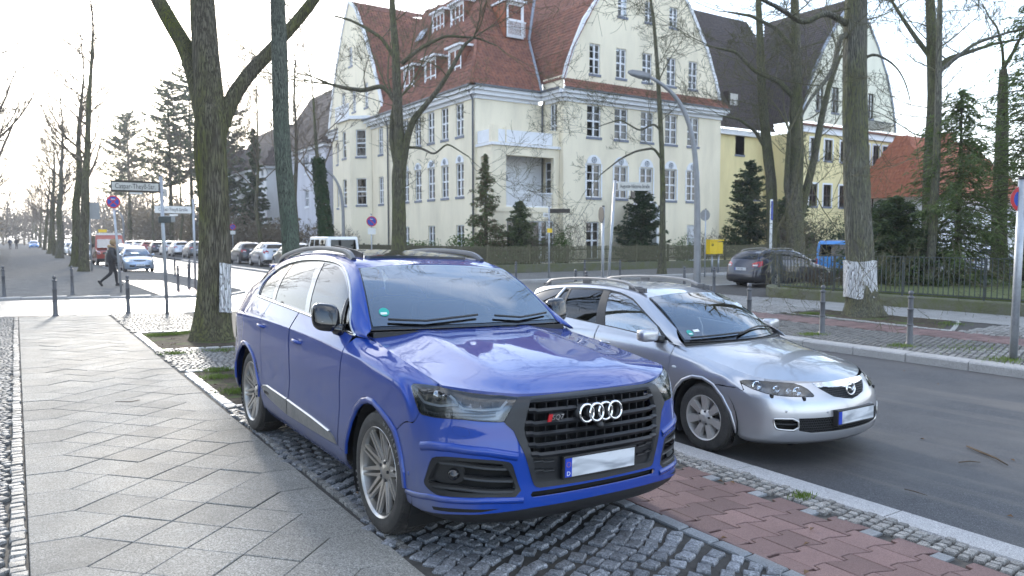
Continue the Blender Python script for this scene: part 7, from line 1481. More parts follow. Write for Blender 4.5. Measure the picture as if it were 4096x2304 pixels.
# --- conifers: needle sprays on real branches
def leaf_mesh(name, C_, N_, T_, w_, l_, mat, parent, bend=.25):
 """many small folded leaf blades: centres, normals, directions"""
 B_ = np.cross(N_, T_); B_ /= np.linalg.norm(B_, axis=1)[:, None] + 1e-9; n = len(C_); w_ = np.broadcast_to(np.asarray(w_, float), (n,))[:, None]; l_ = np.broadcast_to(np.asarray(l_, float), (n,))[:, None]
 V = np.stack([C_ - T_ * l_ / 2, C_ + B_ * w_ / 2 + N_ * w_ * bend, C_ + T_ * l_ / 2 - N_ * l_ * .12, C_ - B_ * w_ / 2 + N_ * w_ * bend], 1).reshape(-1, 3); i = np.arange(n)[:, None] * 4; F = np.concatenate([i + [0, 1, 2], i + [0, 2, 3]], 0)
 me = bpy.data.meshes.new(name); me.vertices.add(len(V)); me.vertices.foreach_set('co', V.ravel()); me.loops.add(F.size); me.loops.foreach_set('vertex_index', F.ravel().astype(np.int32)); me.polygons.add(len(F)); me.polygons.foreach_set('loop_start', np.arange(0, F.size, 3, dtype=np.int32)); me.materials.append(MT(mat)); me.update(calc_edges=True); return link(name, me, parent)
def conifer(label, x, y, h, rad_, seed, mat='needles', mat2=None, z0=0, low=.06, n=46, per=60, lw=.10, ll=.34, droop=.25, name='conifer', r0=.16, bark='bark_far', shape=1.0, cat='tree', asym=None, top=1.0):
 rng = np.random.default_rng(seed); t = empty(name, (x, y, z0), 0, label, cat); tw = Twigs(); mb = MB(); mb.tube([(0, 0, -.1), (.05, 0, h * .5), (0, .03, h)], [r0, r0 * .6, .02], 10); mb.build('trunk', bark, t, True); Cs, Ns, Ts = [], [], []
 n = int(n * 2.2); per = int(per * .42)
 for k in range(n):
  f = low + (top - low) * (k + rng.random()) / n; z = f * h; L = rad_ * ((1 - f) ** shape * .95 + .06) * (rng.uniform(.35, 1.1) if rng.random() < .75 else rng.uniform(.9, 1.3)); a = rng.uniform(0, 6.283)
  if asym is not None: L *= 1 + asym[1] * math.cos(a - asym[0])
  m = 6; g_ = np.linspace(0, 1, m); bend = rng.normal(0, .12); aa = a + bend * g_; lift = rng.uniform(.0, .35); P = np.stack([np.cos(aa) * L * g_, np.sin(aa) * L * g_, z + L * (lift * g_ - (droop + lift * .6) * g_ ** 2 + .22 * g_ ** 4)], 1)
  tw.add(P, np.linspace(max(.007, .011 * L), .003, m)); q = rng.random(int(per * (.35 + 1.2 * L / rad_))) ** .7; side = rng.normal(0, 1, (len(q), 1)) * .12 * L * (1.2 - q[:, None]); base = np.stack([np.interp(q * (m - 1), np.arange(m), P[:, j]) for j in range(3)], 1); sd = np.array([-math.sin(a), math.cos(a), 0.]); c = base + side * sd + rng.normal(0, .03 + .012 * L, (len(q), 3)); c[:, 2] -= np.abs(side[:, 0]) * .5 + rng.exponential(.03 + .05 * L * droop, len(q))
  d = np.array([math.cos(a), math.sin(a), -droop * .9]) + np.sign(side) * sd * .8 + rng.normal(0, .40, (len(q), 3)); d /= np.linalg.norm(d, axis=1)[:, None]; nn = np.array([0, 0, 1.]) + rng.normal(0, .7, (len(q), 3)); nn -= d * (nn * d).sum(1)[:, None]; nn /= np.linalg.norm(nn, axis=1)[:, None]; Cs.append(c); Ns.append(nn); Ts.append(d)
 tw.build('branches', 'branch', t); Cs, Ns, Ts = (np.concatenate(q) for q in (Cs, Ns, Ts)); sel = rng.random(len(Cs)) < (.35 if mat2 else 0); sz = rng.uniform(.7, 1.3, len(Cs))
 leaf_mesh('foliage', Cs[~sel], Ns[~sel], Ts[~sel], lw * sz[~sel], ll * sz[~sel], mat, t)
 if mat2: leaf_mesh('foliage', Cs[sel], Ns[sel], Ts[sel], lw * sz[sel], ll * sz[sel], mat2, t)
 return t
def bush(label, x, y, rx_, ry_, h, seed, mat='hedge', n=2600, lw=.07, ll=.12, z0=0, name='bush', stems=10, cat='bush', shell=.55):
 rng = np.random.default_rng(seed); t = empty(name, (x, y, z0), 0, label, cat); tw = Twigs()
 for k in range(stems): a = rng.uniform(0, 6.28); grow(tw, (rng.normal(0, rx_ * .2), rng.normal(0, ry_ * .2), 0), (math.cos(a) * .5, math.sin(a) * .5, 1), .018, h * .8, 0, rng, .05, kids=(4, 3), rmin=.004)
 if stems: tw.build('stem', 'branch', t)
 d = rng.normal(0, 1, (n, 3)); d /= np.linalg.norm(d, axis=1)[:, None]; lump = 1 + .22 * np.sin(d[:, 0] * 5 + seed) + .2 * np.sin(d[:, 1] * 6 + d[:, 2] * 4); r_ = (shell + (1 - shell) * rng.random(n)) * lump; c = d * r_[:, None] * np.array([rx_, ry_, h * .55]) + np.array([0, 0, h * .5]); c = c[c[:, 2] > .02]; d = d[:len(c)]; T_ = rng.normal(0, 1, (len(c), 3)); T_ /= np.linalg.norm(T_, axis=1)[:, None]; N_ = c - np.array([0, 0, h * .4]); N_ = N_ / (np.linalg.norm(N_, axis=1)[:, None] + 1e-6) + rng.normal(0, .5, c.shape); N_ -= T_ * (N_ * T_).sum(1)[:, None]; N_ /= np.linalg.norm(N_, axis=1)[:, None] + 1e-9
 leaf_mesh('foliage', c, N_, T_, lw * rng.uniform(.7, 1.3, len(c)), ll * rng.uniform(.7, 1.3, len(c)), mat, t); return t
def bare_bush(label, x, y, rx_, h, seed, mat='branch_far', n=26, z0=0, rmin=.008, name='bare_bush'):
 rng = np.random.default_rng(seed); t = empty(name, (x, y, z0), 0, label, 'bush'); tw = Twigs()
 for k in range(n): a = rng.uniform(0, 6.28); grow(tw, (rng.normal(0, rx_ * .35), rng.normal(0, rx_ * .3), 0), (math.cos(a) * .45, math.sin(a) * .45, 1), rmin * 1.8, h * rng.uniform(.6, 1), 0, rng, .06, kids=(4, 4, 2), rmin=rmin)
 tw.build('stems', mat, t); return t
# garden of the villa
conifer('conical spruce left of the loggia against the cream wall', 22.6, 37.2, 6.6, 2.1, 101, 'needles', 'brown_leaf', lw=.062, ll=.216, n=75, per=105); conifer('small dense conifer below the loggia balcony', 24.6, 36.6, 4.0, 1.8, 102, 'needles', 'needles_dark', lw=.062, ll=.202, n=75, per=126, shape=.7); conifer('dark green conifer beside the arched porch', 34.0, 36.4, 5.2, 1.9, 103, 'needles_dark', 'ivy', lw=.087, ll=.202, n=87, per=147, shape=.55, droop=.1)
bush('round green laurel bush in front of the villa street side', 22.2, 38.2, 1.7, 1.5, 2.0, 104, 'hedge', 3200); bush('low green shrub beside the villa street wall', 21.8, 44.5, 1.5, 1.8, 1.7, 105, 'hedge', 2200); bush('small green shrub by the fence below the window', 27.2, 36.0, .7, .6, 2.3, 106, 'hedge', 1400); bush('light green shrub between porch and thin tree', 37.0, 35.6, .9, .7, 1.9, 107, 'hedge', 1000)
bare_bush('leafless climbing shrub in front of the loggia window', 25.7, 36.2, 1.3, 2.6, 108); bare_bush('reddish leafless shrub right of the loggia', 28.6, 36.2, 1.2, 4.4, 109, n=16); bare_bush('tangled leafless shrub right of the porch', 39.3, 35.8, 1.6, 2.4, 110, n=22)
# dark evergreens between villa and yellow house
conifer('tall dark evergreen at the right corner of the villa', 45.2, 37.0, 7.5, 2.2, 111, 'needles_dark', 'ivy', n=100, per=147, lw=.099, ll=.245, shape=.55, droop=.1); conifer('broad dark yew beside the villa corner', 47.8, 35.5, 5.0, 2.4, 112, 'needles_dark', 'needles', n=100, per=147, lw=.099, ll=.245, shape=.5, droop=.1); bare_bush('brown leafless thicket behind the dark estate car', 46.0, 33.5, 2.0, 3.4, 113, n=37); bush('dark green bush between the two trunks', 51.5, 34.5, 1.6, 1.4, 3.2, 114, 'ivy', 2200, lw=.074, ll=.144)
# right-hand garden: drooping hemlocks and spruces
conifer('large drooping conifer right of the white painted tree', 25.6, 12.6, 6.6, 2.9, 115, 'needles', 'needles_light', n=90, per=120, lw=.04, ll=.22, droop=.5, r0=.12, shape=.5); conifer('dark low conifer behind the railing by the white painted tree', 24.4, 14.0, 3.2, 1.9, 116, 'needles_dark', 'needles', n=110, per=170, lw=.04, ll=.2, droop=.2, shape=.5); conifer('feathery conifer in the middle of the right garden', 29.5, 12.2, 10.5, 3.3, 117, 'needles_light', 'needles', n=90, per=80, lw=.045, ll=.26, droop=.45, shape=.45, r0=.16, low=.22); conifer('tall sparse spruce at the right edge of the garden', 31.0, 8.6, 12.5, 3.6, 118, 'needles', 'needles_light', n=90, per=80, lw=.045, ll=.28, droop=.4, shape=.4, r0=.18, low=.15); conifer('conifer behind the no stopping sign at the right edge', 27.5, 6.0, 6.0, 2.4, 119, 'needles', 'needles_light', n=90, per=110, lw=.04, ll=.24, droop=.4, shape=.5)
bush('leafy green bush behind the railing at the right edge', 22.6, 6.2, 1.1, 1.3, 1.7, 120, 'hedge', 2600, lw=.06, ll=.11); bush('sprawling green bush inside the railing', 23.0, 8.3, .9, .9, 1.0, 121, 'hedge', 1200, lw=.05, ll=.1); bare_bush('brown leafless brambles inside the curved end of the railing', 21.4, 14.4, .8, 1.0, 122, 'twig', n=40, rmin=.005); bare_bush('bare twiggy shrub beside the white painted trunk', 21.3, 12.3, .5, 1.9, 123, 'branch', n=10, rmin=.005)
# distant pines and woods
for k, (x, y, h, r) in enumerate([(19.5, 122, 25, 3.8), (23.5, 128, 29, 4.6), (17.2, 150, 24, 4.4), (27.0, 118, 22, 4.0), (22.0, 100, 13, 3.0)]): conifer(('slim pine left of the tall pine in the distance', 'tallest pine in the distance left of the mossy tree', 'rounded pine furthest left in the distance', 'pine half hidden behind the mossy tree', 'dark low conifer below the distant pines')[k], x, y, h, r * 1.25, 130 + k, 'pine', 'needles', n=60, per=110, lw=.20, ll=.62, droop=.02, shape=.32, low=.38 if k < 4 else .1, r0=.35, name='pine_tree')
conifer('dark conifer standing between the grey houses', 22.6, 87, 14, 2.4, 140, 'needles_dark', 'pine', n=87, per=126, lw=.155, ll=.432, shape=.8)
IV = wild_tree('leaning ivy covered tree in front of the grey lilac house', 15.6, 43.5, 13, .22, 141, lean=(-.07, .02), rmin=.012, kids=(5, 4, 3)); rng_n = np.random.default_rng(9); n = 3800; f = rng_n.random(n) ** .9; a = rng_n.uniform(0, 6.283, n); c = np.stack([15.6 - .07 * 13 * f * .62 + np.cos(a) * (.42 - .12 * f), 43.5 + .02 * 13 * f * .62 + np.sin(a) * (.42 - .12 * f), f * 13 * .5], 1) + rng_n.normal(0, .05, (n, 3)); N_ = np.stack([np.cos(a), np.sin(a), 0 * a], 1) + rng_n.normal(0, .3, (n, 3)); T_ = rng_n.normal(0, 1, (n, 3)); N_ /= np.linalg.norm(N_, axis=1)[:, None]; T_ -= N_ * (T_ * N_).sum(1)[:, None]; T_ /= np.linalg.norm(T_, axis=1)[:, None]; leaf_mesh('ivy', c, N_, T_, .13, .16, 'ivy', IV)
for k, (x, y, w_, h) in enumerate([(20, 62, 2, 3.2), (20, 70, 2.2, 3.6), (20.5, 78, 2.2, 3.2), (20.5, 56, 1.6, 3.0)]): bare_bush(('brown leafless hedge before the lilac house', 'tall brown leafless hedge left of the ivy tree', 'far brown leafless hedge by the street', 'leafless creeper against the villa bow window')[k], x, y, w_, h, 150 + k, n=26, rmin=.014)
# a far wood closes the street
rng_w = np.random.default_rng(77); tw = Twigs()
for k in range(70):
 x = rng_w.uniform(-40, 46); y = rng_w.uniform(230, 330)
 if 4 < x < 13 and y < 300: continue
 grow(tw, (x, y, 0), (rng_w.normal(0, .05), 0, 1), .28, 15, 0, rng_w, .1, kids=(8, 5, 2), rmin=.05, spread=.8)
wd_ = tw.build('distant_wood', 'branch_far', None); tag(wd_, 'hazy brown bare wood closing the far end of the street', 'wood', kind='stuff')
gt0 = wild_tree('bare garden tree left of the pavement near the camera', -6.5, 9.5, 13, .24, 301, kids=(8, 6, 4), nl=13, fork=.25, rmin=.007, name='garden_tree', bark='bark_far', twig='branch', L=4.8)
for k, (dx, dy, a_, lab) in enumerate([(-1.0, -8.5, 2.0, 'bare garden tree left of the camera'), (-.6, 7.5, 4.0, 'bare garden tree left of the slab path before the crossing'), (9.8, -17.5, 1.1, 'bare street tree behind the camera by the kerb'), (21.0, -13.0, 5.0, 'bare street tree on the right pavement out of view')]): regrow(gt0, -6.5, 9.5, -6.5 + dx, 9.5 + dy, a_, 1, lab)
# thickets that close the gardens and the far end
for x, y, rx_, ry_, h_, n_, sz, mt, lab in [(-9, 75, 5, 42, 8, 7000, .42, 'thicket', 'brown thicket of bare bushes along the left gardens'), (-8, 45, 3.5, 14, 5, 3500, .28, 'ivy', 'dark evergreen mass behind the left garden fence'), (-10, 140, 7, 45, 10, 6000, .6, 'thicket', 'distant brown thicket beyond the left gardens'), (0, 300, 70, 16, 12, 9000, .9, 'thicket', 'hazy brown undergrowth below the far wood'), (24, 160, 8, 26, 9, 5000, .6, 'thicket', 'brown thicket on the right beyond the last house'), (19.2, 92, 1.6, 26, 4.5, 4500, .3, 'thicket', 'brown hedge behind the far right parking row'), (18.8, 66, 1.2, 9, 3.0, 3000, .22, 'thicket', 'brown bushes behind the black car'), (-14, 10, 3, 16, 6, 5000, .3, 'ivy', 'tall evergreen hedge left of the camera')]: bush(lab, x, y, rx_, ry_, h_, int(y * 7 + 400), mt, n_, sz * .6, sz * 1.5, name='thicket', stems=0, shell=.25)
# ---------------------------------------------------------------- fences, posts, signs
# wooden fence on a mossy base along the villa garden
def picket_fence(label, a, b, z0=0, hb=.45, hf=1.42, step=.105, posts=2.6):
 a = np.array(a, float); b = np.array(b, float); L_ = np.linalg.norm(b - a); u = (b - a) / L_; n = np.array([u[1], -u[0]]); t = empty('picket_fence', (a[0], a[1], z0), math.atan2(u[1], u[0]), label, 'fence')
 q = MB(); q.bevbox((0, -.12, -.3), (L_, .12, hb), .02); q.build('base_wall', 'moss_wall', t)
 for z in (.62, 1.18): q = MB(); q.box((0, .02, z), (L_, .06, z + .07)); q.build('fence_rail', 'wood_fence', t)
 k = 0
 while k * posts <= L_: q = MB(); q.bevbox((k * posts - .06, .0, hb - .02), (k * posts + .06, .12, hf + .08), .02); q.build('fence_post', 'wood_fence', t); k += 1
 q = MB(); r = random.Random(5)
 for i in range(int(L_ / step)):
  x = (i + .5) * step; h = hf + r.uniform(-.015, .015); w_ = .03; dx = r.gauss(0, .004); q.add([(x - w_, -.012, hb + .05), (x + w_, -.012, hb + .05), (x + w_ + dx, -.012, h - .03), (x + dx, -.012, h), (x - w_ + dx, -.012, h - .03), (x - w_, .012, hb + .05), (x + w_, .012, hb + .05), (x + w_ + dx, .012, h - .03), (x + dx, .012, h), (x - w_ + dx, .012, h - .03)], [(0, 1, 2, 3, 4), (9, 8, 7, 6, 5), (0, 4, 9, 5), (1, 6, 7, 2), (2, 7, 8, 3), (3, 8, 9, 4)])
 o = q.build('picket', 'wood_fence', t); o['kind'] = 'stuff'; return t
picket_fence('weathered wooden picket fence on a mossy wall before the villa gable front', (20.6, 33.6), (61, 33.6)); picket_fence('wooden picket fence running down the street side of the villa garden', (20.6, 100), (20.6, 33.75))
lw = sheet('lawn', [(20.8, 33.8), (46, 33.8), (46, 40), (20.8, 40)], lambda x, y: .012, 'lawn', 0); lw2 = sheet('lawn', [(20.8, 40), (24, 40), (24, 140), (20.8, 140)], lambda x, y: .012, 'lawn', 0); lw3 = sheet('lawn', [(20.2, -8), (33, -8), (33, 15.6), (20.6, 15.6)], lambda x, y: .35, 'lawn', .5)
sheet('garden', [(46, 33.9), (80, 33.9), (80, 42), (46, 42)], lambda x, y: .01, 'soil', 0)
# driveway and second metal railing in the right garden
sheet('driveway', [(33.2, 9), (60, 9), (60, 17.2), (33.2, 17.2)], lambda x, y: .02, 'concrete', 0)
# low wall with iron railing
def railing(label, pts, wall_h=.42, top=1.12, z0=0, step=.128, bar='railing', wall=True):
 pts = [np.array(p, float) for p in pts]; t = empty('railing', (*pts[0], z0), 0, label, 'fence'); o = pts[0]; L_ = [0]
 for a, b in zip(pts, pts[1:]): L_.append(L_[-1] + np.linalg.norm(b - a))
 P = np.array(pts); f = lambda d: np.array([np.interp(d, L_, P[:, 0]), np.interp(d, L_, P[:, 1])]) - o
 if wall: q = MB(); q.sweep([(*f(d), wall_h) for d in np.linspace(0, L_[-1], 60)], [(-.17, -.8), (.17, -.8), (.17, -.03), (.14, 0), (-.14, 0), (-.17, -.03)]); q.build('garden_wall', 'moss_wall', t)
 hb = wall_h if wall else 0
 for z, r in ((top, .022), (hb + .07, .014)): q = MB(); q.sweep([(*f(d), z) for d in np.linspace(.05, L_[-1], 60)], [(-r, -.01), (r, -.01), (r, .012), (-r, .012)]); q.build('rail', bar, t)
 me = MB(); me.box((-.009, -.009, 0), (.009, .009, top - hb - .08)); m = me.mesh('bar', bar); d = .1; k = 0
 while d < L_[-1]: p = f(d); b = link('bar', m, t, (p[0], p[1], hb + .075)); d += step; k += 1
 for d in np.arange(.05, L_[-1], 2.05): p = f(d); q = MB(); q.box((p[0] - .018, p[1] - .018, hb - .05), (p[0] + .018, p[1] + .018, top)); q.build('railing_post', bar, t)
 return t
railing('dark iron railing on a mossy low wall around the right garden', arc(21.9, 14.4, 2.0, 95, 180, 12) + [(19.9, 14.3), (19.9, -3)], .30, 1.34)
railing('second dark railing further back in the right garden', [(33.0, 17.0), (33.0, 4)], 0, 1.25, .35, .14, wall=False)
# left garden wall and hedge fence
GW = empty('garden_fence', (-1.55, 28.4, 0), 0, 'low wall with dark green fence panels at the left edge', 'fence'); q = MB(); q.bevbox((-.25, 0, -.2), (.12, 70, .55), .03); q.build('base_wall', 'concrete', GW)
for k in range(24):
 q = MB(); q.box((-.06, 12 + k * 2.4, .5), (.02, 12.09 + k * 2.4, 1.75)); q.build('fence_post', 'railing', GW); q = MB()
 for i in range(16): q.box((-.03, 12.15 + k * 2.4 + i * .14, .6), (-.01, 12.19 + k * 2.4 + i * .14, 1.65))
 q.box((-.04, 12.1 + k * 2.4, 1.6), (.0, 14.4 + k * 2.4, 1.66)); q.build('fence_panel', 'railing', GW)
bush('clipped dark hedge behind the left fence panels', -2.5, 48, .8, 9, 1.9, 210, 'ivy', 5200, lw=.14, ll=.2, name='hedge', shell=.8)
# bollards
bm_ = MB(); bm_.lathe([(.062, 0), (.075, .0), (.075, .012), (.060, .035), (.052, .06), (.048, .33), (.047, .335), (.058, .345), (.058, .362), (.046, .372), (.044, .60), (.054, .612), (.054, .628), (.043, .64), (.041, .80), (.055, .815), (.055, .835), (.040, .845), (.026, .852), (.024, .865), (.038, .885), (.043, .905), (.036, .93), (.015, .945), (0, .948)], n=20); bme = bm_.mesh('bollard', 'bollard_grey', 40)
BL = [(.72, 20.42, 'grey bollard alone at the near edge of the left pavement'), (2.27, 20.72, 'grey bollard beside the framed street name pole'), (-.35, 27.85, 'grey bollard at the left edge beyond the crossing'), (1.49, 28.3, 'grey bollard beyond the crossing left of the walking person'), (4.95, 29.9, 'grey bollard nearest the mossy tree beyond the crossing'), (5.55, 31.2, 'grey bollard in front of the second street name pole'), (6.55, 33.3, 'grey bollard right of the second street name pole'), (6.7, 37.4, 'fourth bollard along the far corner kerb'), (6.75, 41.6, 'farthest bollard along the far corner kerb'), (13.0, 8.85, 'grey bollard left of the white painted tree'), (12.9, 7.08, 'grey bollard right of the white painted tree')]
def from_top(u, v): wd = (HC - .948) * _f / (v - 600 + 1e-6); p = at(u, v, wd); return p[0], p[1]
for u, v, lab in ((1886, 711, 'grey bollard between the silver estate and the railing'), (1797, 669, 'grey bollard in front of the dark estate car'), (1722, 669, 'grey bollard left of the lamp post'), (1448, 676, 'left one of two bollards showing above the estate roof rail'), (1475, 680, 'right one of two bollards showing above the estate roof rail'), (1471, 653, 'far bollard behind the leaning pole'), (1560, 652, 'far bollard right of the leaning name pole'), (1298, 657, 'far bollard just right of the blue SUV roof')): BL.append((*from_top(u, v), lab))
for i, (x, y, lab) in enumerate(BL): o = link('bollard', bme, None, (x, y, zg(x) - .004 if x < 5.3 else -.09 if x < 8 else -.012)); tag(o, lab, 'bollard', 'grey street bollards')
bl2 = sheet('sidewalk', [(4.94, CY1 + .25), (6.2, CY1 + .3), (7.1, CY1 + 1.6), (7.1, 47.2), (5.2, 48.6), (4.94, 48.6)], lambda x, y: -.095, 'far_paving', .2); kerb([(5.2, CY1 + .12), (6.35, CY1 + .2), (7.25, CY1 + 1.5), (7.25, 47.3)], lambda x, y: -.10, 0, parent=bl2, out=1, every=1.2, width=.14); sheet('cycle_path', [(4.0, CY1 + .2), (5.8, CY1 + .4), (5.5, 38), (3.9, 38)], lambda x, y: zg(min(x, 4.9)) + .006 if x < 4.95 else -.088, 'red_paver', 0)
# poles and signs
def pole(name, label, base, top, r=.03, mat='galvanised', cat='sign', group=None):
 t = empty(name, tuple(base), 0, label, cat, group); q = MB(); d = np.array(top) - np.array(base); q.tube([(0, 0, -.1), tuple(d * .5), tuple(d)], r, 12); q.build('pole', mat, t, True); q = MB(); q.lathe([(r + .003, 0), (r + .003, .03), (0, .04)], tuple(d - np.array([0, 0, .01])), (0, 0, 1), 12); q.build('pole_cap', 'black_plastic', t); return t, d
def disc_sign(t, c, facing, r=.21, cross=True, arrow=0, back=False):
 """round stop-ban sign: red rim, blue field, red bars"""
 f = Vector(facing).normalized(); M_ = basis(Vector(c), f.cross(Vector((0, 0, 1))) * -1, (0, 0, 1)); M3 = np.array(M_)[:3, :3]; c = np.array(c); n_ = M3[:, 2]; sg = 1 if n_ @ np.array(f) > 0 else -1; n_ = n_ * sg; X, Y = M3[:, 0] * sg, M3[:, 1]
 q = MB(); q.lathe([(r, -.006), (r, .004), (r - .006, .005)], c, n_, 36); s_ = q.build('sign_disc', 'sign_back' if back else 'sign_red', t, 30)
 if back: return s_
 q = MB(); q.lathe([(r + .004, -.008), (r + .004, -.001)], c, n_, 36, False); q.build('sign_rim', 'sign_white', s_)
 q = MB(); q.lathe([(r * .80, .0), (r * .80, .0068)], c, n_, 36); q.build('sign_field', 'sign_blue', s_)
 for a in ((45, -45) if cross else (-45,)): cs, sn = math.cos(rad(a)), math.sin(rad(a)); u = X * cs + Y * sn; v = -X * sn + Y * cs; q = MB(); q.add([c + n_ * .0085 + u * r * .84 * i + v * r * .085 * j for i, j in ((-1, -1), (1, -1), (1, 1), (-1, 1))], [(0, 1, 2, 3)]); q.build('sign_bar', 'sign_red', s_)
 if arrow:
  p = c + n_ * .010 + Y * r * .42; q = MB(); q.add([p + X * r * a + Y * r * b for a, b in ((-.30 * arrow, 0), (-.12 * arrow, .13), (-.12 * arrow, .045), (.26 * arrow, .045), (.26 * arrow, -.045), (-.12 * arrow, -.045), (-.12 * arrow, -.13))], [tuple(range(7)) if arrow > 0 else tuple(range(7))[::-1]]); q.build('sign_arrow', 'sign_white', s_)
 return s_
def name_plate(t, c, u, text, w_, h=.2, size=.13, frame='sign_white', fmat=None, facing=None, face='sign_white', tsx=.8):
 u = np.array([*u, 0.]); u /= np.linalg.norm(u); n_ = np.array([u[1], -u[0], 0.]); c = np.array(c); q = MB(); R_ = np.stack([u, -n_, [0, 0, 1]], 1); q.box((-w_ / 2, -.010, -h / 2), (w_ / 2, .010, h / 2), R_, c); p = q.build('name_plate', fmat or face, t, bevel=.003)
 if fmat: q = MB(); q.box((-w_ / 2 + .025, -.013, -h / 2 + .025), (w_ / 2 - .025, .013, h / 2 - .025), R_, c); q.build('plate_face', face, p)
 if text: text_obj('lettering', text, size, 'ink_black', p, basis(tuple(c + n_ * .0145), tuple(u), (0, 0, 1)), .001, sx=tsx); 
 return p
zb = lambda p: zg(p[0])
b = (3.07, 20.15, -.05); t, d = pole('street_name_sign', 'framed street name sign on a grey pole at the left crossing', b, (3.01, 20.15, 3.35), .042); name_plate(t, (-.62, 0, 3.12), (1, 0), 'Caspar-Theyß-Str.', 1.06, .23, .17, fmat='sign_frame', face='sign_enamel', tsx=.70)
name_plate(t, (.06, .35, 3.02), (.35, 1), '', .7, .2, face='sign_enamel'); q = MB(); q.box((-.75, -.012, 2.94), (-.48, .012, 2.985)); q.build('house_number_plate', 'sign_white', t); q = MB(); q.box((-.14, -.05, 2.26), (.14, .02, 2.42)); q.build('bracket', 'railing', t, bevel=.01); q = MB(); q.box((.02, -.02, 2.28), (.24, .06, 2.44)); q.build('bracket', 'sign_back', t, bevel=.01); q = MB(); q.box((-1.16, -.02, 2.985), (-.0, .02, 3.01)); q.box((-1.16, -.02, 3.23), (0, .02, 3.255)); q.build('sign_arm', 'sign_frame', t)
b = (5.75, 31.0, -.1); t, d = pole('street_name_sign', 'white street name sign left of the mossy tree beyond the crossing', b, (5.75, 31.0, 3.35), .045); name_plate(t, (-.72, 0, 3.02), (1, 0), 'Caspar-Theyß-Straße', 1.28, .26, .17, face='sign_white', tsx=.70); q = MB(); q.box((-.85, -.012, 2.79), (-.56, .012, 2.85)); q.build('house_number_plate', 'sign_white', t); name_plate(t, (-.10, .3, 3.28), (.2, 1), '', .7, .2, face='sign_enamel')
b = (3.03, 29.4, -.04); t, d = pole('no_stopping_sign', 'red and blue no stopping sign on a pole by the walking person', b, (2.86, 29.4, 3.25), .04); disc_sign(t, d + np.array([0, -.06, -.16]), (-.12, -1, 0), .22, True, 1)
b = (3.7, 50.5, -.05); t, d = pole('traffic_sign', 'grey back of a square sign on a pole beyond the walking person', b, (3.62, 50.5, 3.9), .045); q = MB(); q.box((-.35, -.02, 3.0), (.5, .01, 4.0)); q.build('sign_panel', 'sign_back', t, bevel=.01)
b = (12.55, 5.3, -.01); t, d = pole('no_stopping_sign', 'no stopping sign with white arrow at the right edge of the picture', b, (12.60, 5.3, 2.72), .055); disc_sign(t, d + np.array([.02, -.075, -.30]), (-.92, -.6, 0), .22, True, 1)
p_ = at(934, 557, 36.5); b = (p_[0], p_[1], 0); t, d = pole('no_parking_sign', 'red and blue no parking sign left of the forked tree', b, (p_[0], p_[1], 3.0), .03); disc_sign(t, (0, -.05, p_[2]), (-.4, -1, 0), .25, False, 1); q = MB(); q.box((-.2, -.06, p_[2] - .62), (.2, -.045, p_[2] - .32)); q.build('sign_plate', 'sign_white', t)
p_ = at(585, 571, 62); b = (p_[0], p_[1], 0); t, d = pole('no_parking_sign', 'small distant no parking sign right of the mossy tree', b, (p_[0], p_[1], 3.2), .03); disc_sign(t, (0, -.05, p_[2]), (-.3, -1, 0), .25, False); q = MB(); q.box((-.2, -.06, p_[2] - .60), (.2, -.045, p_[2] - .32)); q.build('sign_plate', 'sign_white', t)
# poles behind the silver car
p0 = at(1529, 700, 22); p1 = at(1548, 452, 22); t, d = pole('street_name_sign', 'white street name sign on a leaning pole above the silver estate', (p0[0] - .03, p0[1], 0), tuple(p1), .042); c_ = (at(1597, 469, 21.6) - np.array([p0[0] - .03, p0[1], 0])); name_plate(t, c_, (.93, -.36), 'Auguste-Viktoria-Straße', 1.02, .24, .15, face='sign_enamel', tsx=.62); c2_ = at(1592, 490, 22.3) - np.array([p0[0] - .03, p0[1], 0]); name_plate(t, c2_, (.75, .66), '', .95, .18, face='sign_frame')
p0 = at(1516, 700, 23); t, d = pole('traffic_sign', 'pole with a dark round sign seen edge on above the silver estate', (p0[0], p0[1], 0), (p0[0], p0[1], 2.8), .045); s_ = disc_sign(t, (-.07, 0, 2.55), (-1, .35, 0), .25, back=True); q = MB(); q.lathe([(.24, .001), (.24, .006)], np.array([-.07, 0, 2.55]) + np.array([-.944, .33, 0]) * .005, (-.944, .33, 0), 30); q.build('sign_field', 'ink_black', s_)
p0 = at(1381, 690, 35); t, d = pole('street_name_sign', 'two small street name plates on a pole before the villa fence', (p0[0], p0[1], 0), (p0[0], p0[1], 3.3), .04); name_plate(t, (.38, -.3, 3.10), (.8, -.6), 'Caspar-Theyß-Str.', .95, .2, .12, face='sign_frame', tsx=.7); name_plate(t, (-.36, -.25, 2.90), (.8, .6), 'Auguste-Viktoria-Str.', .85, .2, .10, face='sign_white', tsx=.6); q = MB(); q.box((-.14, -.06, 2.1), (.14, -.03, 2.3)); q.build('notice', 'post_yellow', t)
p0 = at(1773, 672, 38); t, d = pole('traffic_sign', 'thin pole with the grey back of a round sign left of the letter box', (p0[0], p0[1], 0), (p0[0], p0[1], 3.3), .035); disc_sign(t, (0, .04, 3.0), (1, .2, 0), .28, back=True)
p0 = at(1938, 640, 36); t, d = pole('traffic_sign', 'white pole with a narrow sign above the dark estate car', (p0[0], p0[1], 0), (p0[0], p0[1], 3.7), .06, 'sign_white'); q = MB(); q.box((-.09, -.08, 2.7), (.02, -.05, 3.6)); q.build('sign_panel', 'sign_blue', t)
